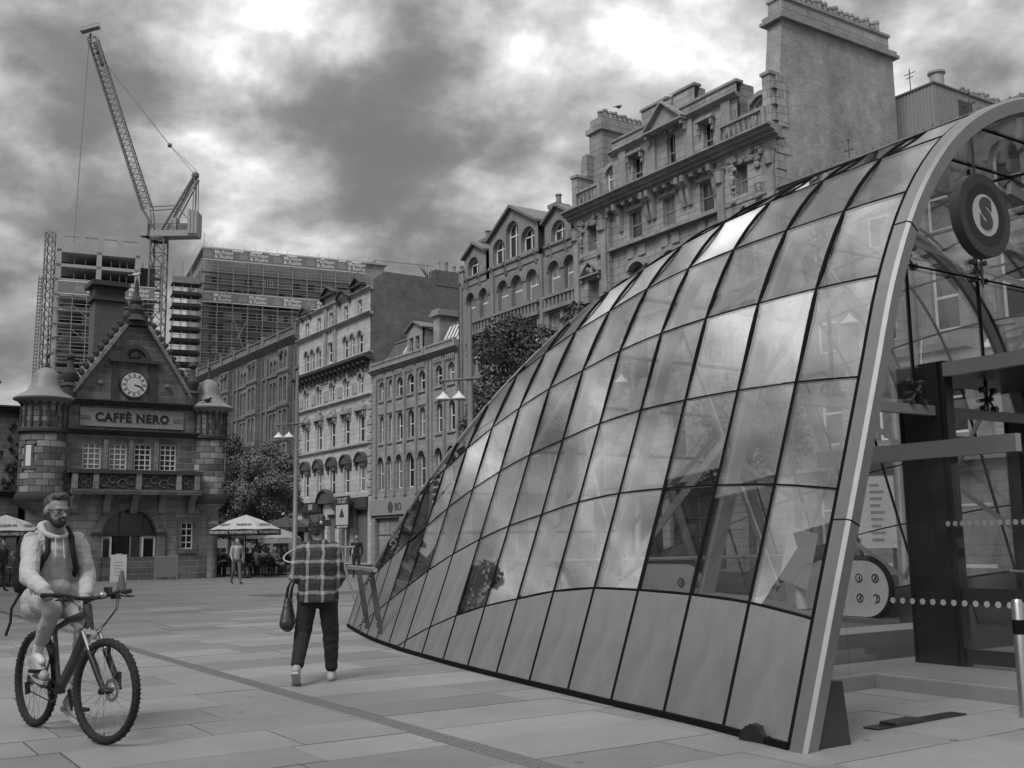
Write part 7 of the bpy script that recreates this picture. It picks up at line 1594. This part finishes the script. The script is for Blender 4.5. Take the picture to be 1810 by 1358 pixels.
# ------------------------------------------------------------------ woman in plaid shirt, walking away
def plaid():
    M = bpy.data.materials.new('plaid flannel'); M.use_nodes = True; N = M.node_tree.nodes; L = M.node_tree.links; b = N['Principled BSDF']; b.inputs['Roughness'].default_value = .9
    co = N.new('ShaderNodeTexCoord'); sp_ = N.new('ShaderNodeSeparateXYZ'); L.new(co.outputs['Object'], sp_.inputs[0])
    def MA(op, a, c=0.0, d_=None):
        n = N.new('ShaderNodeMath'); n.operation = op
        for i, q in enumerate((a, c, d_)):
            if q is None: continue
            if isinstance(q, (int, float)): n.inputs[i].default_value = q
            else: L.new(q, n.inputs[i])
        return n.outputs[0]
    def line(c, per, w, off): return MA('LESS_THAN', MA('PINGPONG', MA('ADD', c, off), per/2), w)
    nz = N.new('ShaderNodeTexNoise'); nz.inputs['Scale'].default_value = 9; L.new(co.outputs['Object'], nz.inputs['Vector']); wob = MA('MULTIPLY', MA('SUBTRACT', nz.outputs['Fac'], .5), .05)
    z_ = MA('ADD', sp_.outputs[2], wob); y_ = MA('ADD', sp_.outputs[1], wob)
    a = line(z_, .155, .016, .03); c = line(y_, .155, .016, .055); a2 = line(z_, .165, .05, .115); c2 = line(y_, .165, .045, .14)
    v = MA('ADD', .013, MA('MULTIPLY', MA('ADD', a, c), .15)); v = MA('ADD', v, MA('MULTIPLY', MA('ADD', a2, c2), .012))
    L.new(v, b.inputs['Base Color']); return M
WO = at_ground(560, 1207); WO.z = 0; WZ = R(96)
WM = empty('person', 'person in plaid shirt and black trousers walking away with a handbag', 'person', WO, WZ)
# local x is the walking direction (away), y to the left
wh = Vector((.02, .02, 1.555)); wf, wl = Vector((1, .15, -.05)), Vector((-.15, 1, 0))
hL, hR_ = Vector((0, .095, .86)), Vector((0, -.095, .86)); kL, kR = Vector((.02, .15, .485)), Vector((.08, -.13, .48)); aL, aR = Vector((-.22, .185, .165)), Vector((.14, -.135, .085))
sL, sR = Vector((.0, .150, 1.335)), Vector((.0, -.150, 1.335)); eL, eR = Vector((-.03, .215, 1.07)), Vector((.03, -.195, 1.06)); wL, wR_ = Vector((.17, .215, 1.06)), Vector((.20, -.17, .93))
pr = [('c', hL, .10, kL, .076, 1), ('c', hR_, .10, kR, .076, 1), ('c', kL, .076, kL.lerp(aL, .85), .052, 1), ('c', kR, .076, kR.lerp(aR, .85), .052, 1), ('c', kL.lerp(aL, .85), .036, aL, .034, 0), ('c', kR.lerp(aR, .85), .036, aR, .034, 0), ('c', hL, .115, hR_, .115, 1), ('c', Vector((0, 0, .95)), .12, Vector((0, 0, 1.22)), .11, 2), ('c', sL, .05, sR, .05, 2), ('c', sL, .05, eL, .042, 2), ('c', eL, .042, wL, .028, 0), ('c', sR, .055, eR, .042, 2), ('c', eR, .042, wR_, .028, 0), ('c', Vector((0, 0, 1.36)), .055, wh+Vector((-.01, 0, -.06)), .05, 0), ('c', aL, .034, aL+Vector((.08, 0, -.05)), .028, 0), ('c', aR, .034, aR+Vector((.08, 0, -.05)), .028, 0)]
hand(pr, wL, (1, -.1, .25), (0, 0, 1), (0, 1, 0), 0, .6, .95); hand(pr, wR_, (.35, 0, -.9), (.9, 0, .3), (0, -1, 0), 0, .5, .95); pr += head_prims(wh, wf, wl, 0, .97)
link('body', fuse(pr, [M_skin2, M_trou, M_blk], .0095, 3), WM); face(WM, wh, wf, wl, .97)
PL_ = plaid()
link('trousers', fuse([('c', hL, .108, kL, .084, 0), ('c', kL, .084, kL.lerp(aL, .84), .063, 0), ('c', hR_, .108, kR, .084, 0), ('c', kR, .084, kR.lerp(aR, .84), .063, 0), ('c', hL, .122, hR_, .122, 0)]+crumple(hL, .108, kL, .086, 6, .002, 21)+crumple(kL, .085, kL.lerp(aL, .84), .064, 7, .003, 22)+crumple(hR_, .108, kR, .086, 6, .002, 23)+crumple(kR, .085, kR.lerp(aR, .84), .064, 7, .003, 24), [M_trou], .010, 3, .012), WM)
sp2 = [('c', Vector((-.01, .055, .74)), .152, Vector((-.01, .05, 1.22)), .142, 0), ('c', Vector((-.01, -.055, .74)), .152, Vector((-.01, -.05, 1.22)), .142, 0), ('c', sL+Vector((0, .0, -.015)), .078, sR+Vector((0, .0, -.015)), .078, 0), ('c', sL, .080, eL+Vector((0, .0, .01)), .074, 0), ('c', eL, .074, eL.lerp(wL, .55), .066, 0), ('c', sR, .080, eR, .072, 0), ('c', eR, .070, eR.lerp(wR_, .6), .06, 0), ('c', Vector((-.01, .05, 1.38)), .06, Vector((-.01, -.05, 1.38)), .06, 0)]
sp2 += crumple(sL, .080, eL, .078, 5, .007, 31)+crumple(sR, .080, eR, .076, 5, .007, 32)+crumple(eL, .076, eL.lerp(wL, .55), .068, 4, .008, 33)+crumple(eR, .074, eR.lerp(wR_, .6), .062, 4, .008, 34)+creases(35, 18, -.01, 0, 1.02, .145, .195, .2, .014)
link('plaid_shirt', fuse(sp2, [PL_], .009, 3, .014, cut=lambda c: c.z < .80), WM)
link('hair', fuse([('e', wh+Vector((-.025, 0, .035)), (.098, .086, .092), 0), ('e', wh+Vector((-.058, 0, -.025)), (.050, .066, .052), 0), ('e', wh+Vector((-.03, .035, .085)), (.06, .05, .045), 0), ('e', wh+Vector((-.0, -.03, .10)), (.07, .06, .04), 0)], [mat('short dark hair', .04, .5, noise=(60, .5))], .007, 1, .03, FOLD2), WM)
MB().sphere((wh.x-.118, -.03, 1.60), (.008, .018, .022), 8, 5).build('hair_clip', M_alu, WM, True)
shoe(WM, aL+Vector((0, 0, -.0)), aL+Vector((.20, .0, -.15)), M_shoe, M_sole, 1.02); shoe(WM, aR+Vector((0, 0, -.005)), aR+Vector((.22, -.02, -.005)), M_shoe, M_sole, 1.02)
HBg = empty('handbag', 'dark leather handbag hanging from the arm of the walking person', 'bag', WO, WZ)
bg_ = MB(); ys = .305
link('bag', fuse([('c', Vector((-.10, ys, .60)), .07, Vector((.20, ys, .60)), .07, 0), ('c', Vector((-.06, ys-.0, .82)), .028, Vector((.16, ys, .82)), .028, 0), ('c', Vector((-.11, ys, .60)), .07, Vector((-.06, ys, .82)), .03, 0), ('c', Vector((.21, ys, .60)), .07, Vector((.16, ys, .82)), .03, 0), ('c', Vector((.05, ys, .58)), .075, Vector((.05, ys, .8)), .035, 0)], [mat('dark leather', .03, .45, noise=(6, .3), bump=(30, .2))], .010, 3, .012), HBg)
for y in (-.02, .02): MB().path([(-.05, ys+y, .82), (-.02, ys+y-.02, .95), (.04, ys+y-.06, 1.035), (.10, ys+y-.02, .95), (.15, ys+y, .82)], .008, 6).build('handle', M_blk, HBg, True)
# ------------------------------------------------------------------ other passers-by
def tone(v): return mat('cloth %.3f' % v, v, .88, noise=(5, .12))
def walker(base, rz, label, top, leg, hairm, H=1.7, stride=.2, long_hair=False):
    e = empty('person', label, 'person', base, rz); s = H/1.7
    V = lambda x, y, z: Vector((x*s, y*s, z*s))
    hc_ = V(.03, 0, 1.585); pr = [('c', V(0, .09, .88), .09*s, V(stride*.4, .1, .48), .062*s, 1), ('c', V(stride*.4, .1, .48), .06*s, V(stride, .1, .09), .04*s, 1), ('c', V(0, -.09, .88), .09*s, V(-stride*.2, -.1, .48), .062*s, 1), ('c', V(-stride*.2, -.1, .48), .06*s, V(-stride*1.1, -.1, .13), .04*s, 1), ('c', V(0, .07, .9), .11*s, V(0, -.07, .9), .11*s, 1), ('c', V(0, 0, .98), .125*s, V(.02, 0, 1.3), .135*s, 2), ('c', V(.02, .17, 1.37), .06*s, V(.02, -.17, 1.37), .06*s, 2), ('c', V(.02, .18, 1.37), .055*s, V(-.08, .24, 1.1), .042*s, 2), ('c', V(-.08, .24, 1.1), .04*s, V(.02, .24, .88), .028*s, 2), ('c', V(.02, -.18, 1.37), .055*s, V(.06, -.24, 1.1), .042*s, 2), ('c', V(.06, -.24, 1.1), .04*s, V(.2, -.22, .93), .028*s, 2), ('c', V(.02, 0, 1.4), .05*s, hc_-Vector((0, 0, .06*s)), .048*s, 0), ('c', V(stride, .1, .07), .038*s, V(stride+.17, .11, .035), .03*s, 3), ('c', V(-stride*1.1, -.1, .11), .038*s, V(-stride*1.1+.15, -.1, .035), .03*s, 3)]
    hand(pr, V(.02, .24, .88), (.1, 0, -1), (1, 0, .1), (0, 1, 0), 0, .4, s); hand(pr, V(.2, -.22, .93), (.4, 0, -.9), (.9, 0, .3), (0, -1, 0), 0, .4, s); pr += head_prims(hc_, (1, 0, 0), (0, 1, 0), 0, s)
    link('body', fuse(pr, [M_skin2, tone(leg), tone(top), M_blk], .014, 2), e)
    hr = [('e', hc_+V(-.03, 0, .035), (.095*s, .085*s, .09*s), 0)]+([('c', hc_+V(-.07, 0, 0), .07*s, hc_+V(-.09, 0, -.2), .05*s, 0)] if long_hair else [])
    if hairm: link('hair', fuse(hr, [hairm], .014, 2), e)
    return e
wk = at_ground(417, 1033); wk.z = 0; walker(wk, R(-60), 'person in pale top and grey trousers striding across the square', .34, .12, M_hairb, 1.68, .24, True)
bm_ = gpt(630, 46); walker((bm_[0], bm_[1], 0), R(100), 'balding person in dark coat standing beyond the barrier frame', .02, .03, None, 1.78, .05)
st1 = gpt(458, 55.5); walker((st1[0], st1[1], 0), R(-90), 'white haired person in dark top standing behind the terrace tables', .03, .04, mat('white hair', .5, .8), 1.72, .04)
lp = gpt(4, 36.5); walker((lp[0], lp[1], 0), R(-30), 'dark clothed person cut by the picture edge', .025, .03, M_hairb, 1.7, .1)
def seated_mesh(key, top, leg, lean, cross):
    V = Vector; hc_ = V((.06+lean, 0, 1.22)); pr = [('c', V((-.05, .09, .52)), .09, V((.36, .12, .52)), .062, 1), ('c', V((-.05, -.09, .52)), .09, V((.36, -.11, .52 + cross)), .062, 1), ('c', V((.36, .12, .52)), .058, V((.33, .13, .09)), .04, 1), ('c', V((.36, -.11, .52+cross)), .058, V((.42, -.05, .12)), .04, 1), ('c', V((-.05, .08, .53)), .115, V((-.05, -.08, .53)), .115, 1), ('c', V((-.05, 0, .6)), .13, V((lean, 0, .95)), .135, 2), ('c', V((lean, .17, 1.0)), .06, V((lean, -.17, 1.0)), .06, 2), ('c', V((lean, .18, 1.0)), .055, V((.05+lean, .26, .78)), .042, 2), ('c', V((.05+lean, .26, .78)), .04, V((.3, .16, .76)), .028, 2), ('c', V((lean, -.18, 1.0)), .055, V((.05+lean, -.26, .78)), .042, 2), ('c', V((.05+lean, -.26, .78)), .04, V((.28, -.14, .78)), .028, 2), ('c', V((lean, 0, 1.03)), .05, hc_-V((0, 0, .06)), .048, 0), ('c', V((.33, .13, .07)), .038, V((.48, .14, .035)), .03, 3), ('c', V((.42, -.05, .1)), .038, V((.56, -.05, .06)), .03, 3)]
    hand(pr, (.3, .16, .76), (1, -.2, -.05), (0, -1, 0), (0, 0, 1), 0, .4); hand(pr, (.28, -.14, .78), (1, .2, -.05), (0, -1, 0), (0, 0, 1), 0, .4); pr += head_prims(hc_, (1, 0, 0), (0, 1, 0), 0)
    return fuse(pr, [M_skin2, tone(leg), tone(top), M_blk], .017, 2), hc_
SEAT = {}
hair_me = fuse([('e', Vector((-.03, 0, .035)), (.095, .085, .09), 0), ('e', Vector((-.06, 0, -.03)), (.06, .075, .07), 0)], [M_hairb], .014, 2)
hairs = {}
for k_, m_ in (('dark', M_hairb), ('brown', M_hairm), ('white', mat('white hair', .5, .8)), ('fair', mat('fair hair', .22, .8))):
    q = hair_me.copy(); q.materials.clear(); q.materials.append(m_); hairs[k_] = q
def sitter(px_, Y, rz, top, leg, hk, label, grp=None, lean=.05, cross=0.0):
    k = (top, leg, lean, cross)
    if k not in SEAT: SEAT[k] = seated_mesh(k, top, leg, lean, cross)
    me, hc_ = SEAT[k]; b = gpt(px_, Y); e = empty('person', label, 'person', b, rz, group='people seated on the terrace'); link('body', me, e); link('hair', hairs[hk], e, hc_)
    chair(b, rz, 'bistro chair under the '+' '.join(label.replace('person seated', 'sitter').split()[:11])); return e

sitter(383, 50.5, R(20), .02, .02, 'dark', 'dark clothed person seated at the wall end of the terrace')
sitter(399, 51.5, R(160), .035, .03, 'brown', 'brown haired dark clothed sitter facing the clock house wall end'); sitter(392, 53.5, R(-100), .30, .05, 'dark', 'pale shirted person seated beside the large parasol pole')
sitter(440, 49.8, R(200), .02, .1, 'dark', 'dark clothed sitter in front of the standing white haired person', None, .05, .12); sitter(452, 51.8, R(60), .22, .14, 'brown', 'grey topped person seated with back to the square', None, .05)
sitter(466, 50.6, R(100), .12, .25, 'dark', 'person in mid grey jacket seated under the large parasol', None, .1); sitter(484, 50.0, R(80), .36, .03, 'white', 'white haired person in white top seated with back turned'); sitter(497, 51.6, R(230), .02, .26, 'dark', 'person in dark top and pale trousers seated near the lamp post', None, .05, .12)
sitter(475, 54.5, R(-90), .03, .03, 'fair', 'fair haired dark clothed sitter facing the square in the back row'); sitter(447, 55.0, R(-80), .02, .03, 'dark', 'dark clothed sitter facing the square behind the grey topped one'); sitter(506, 54.8, R(-120), .025, .03, 'brown', 'brown haired dark clothed sitter closest to the lamp post'); sitter(421, 54.6, R(-70), .035, .03, 'fair', 'fair haired dark clothed sitter left of the walking figure'); sitter(489, 56.0, R(-100), .02, .02, 'dark', 'dark clothed sitter furthest back on the terrace')
TL = ['round terrace table nearest the clock house wall', 'round terrace table right behind the large parasol pole', 'round terrace table beside the white haired sitter', 'round terrace table nearest the lamp post', 'round terrace table in the back row left of the parasol pole', 'round terrace table in the back row under the large parasol']
for q in ((391, 51.3), (445, 50.9), (475, 51.4), (492, 53.2), (410, 54.0), (460, 54.0)): table(gpt(*q), TL.pop(0))
lt = gpt(24, 40.6); sit2 = sitter(30, 40.8, R(200), .05, .04, 'brown', 'person seated under the edge parasol behind the cyclist')
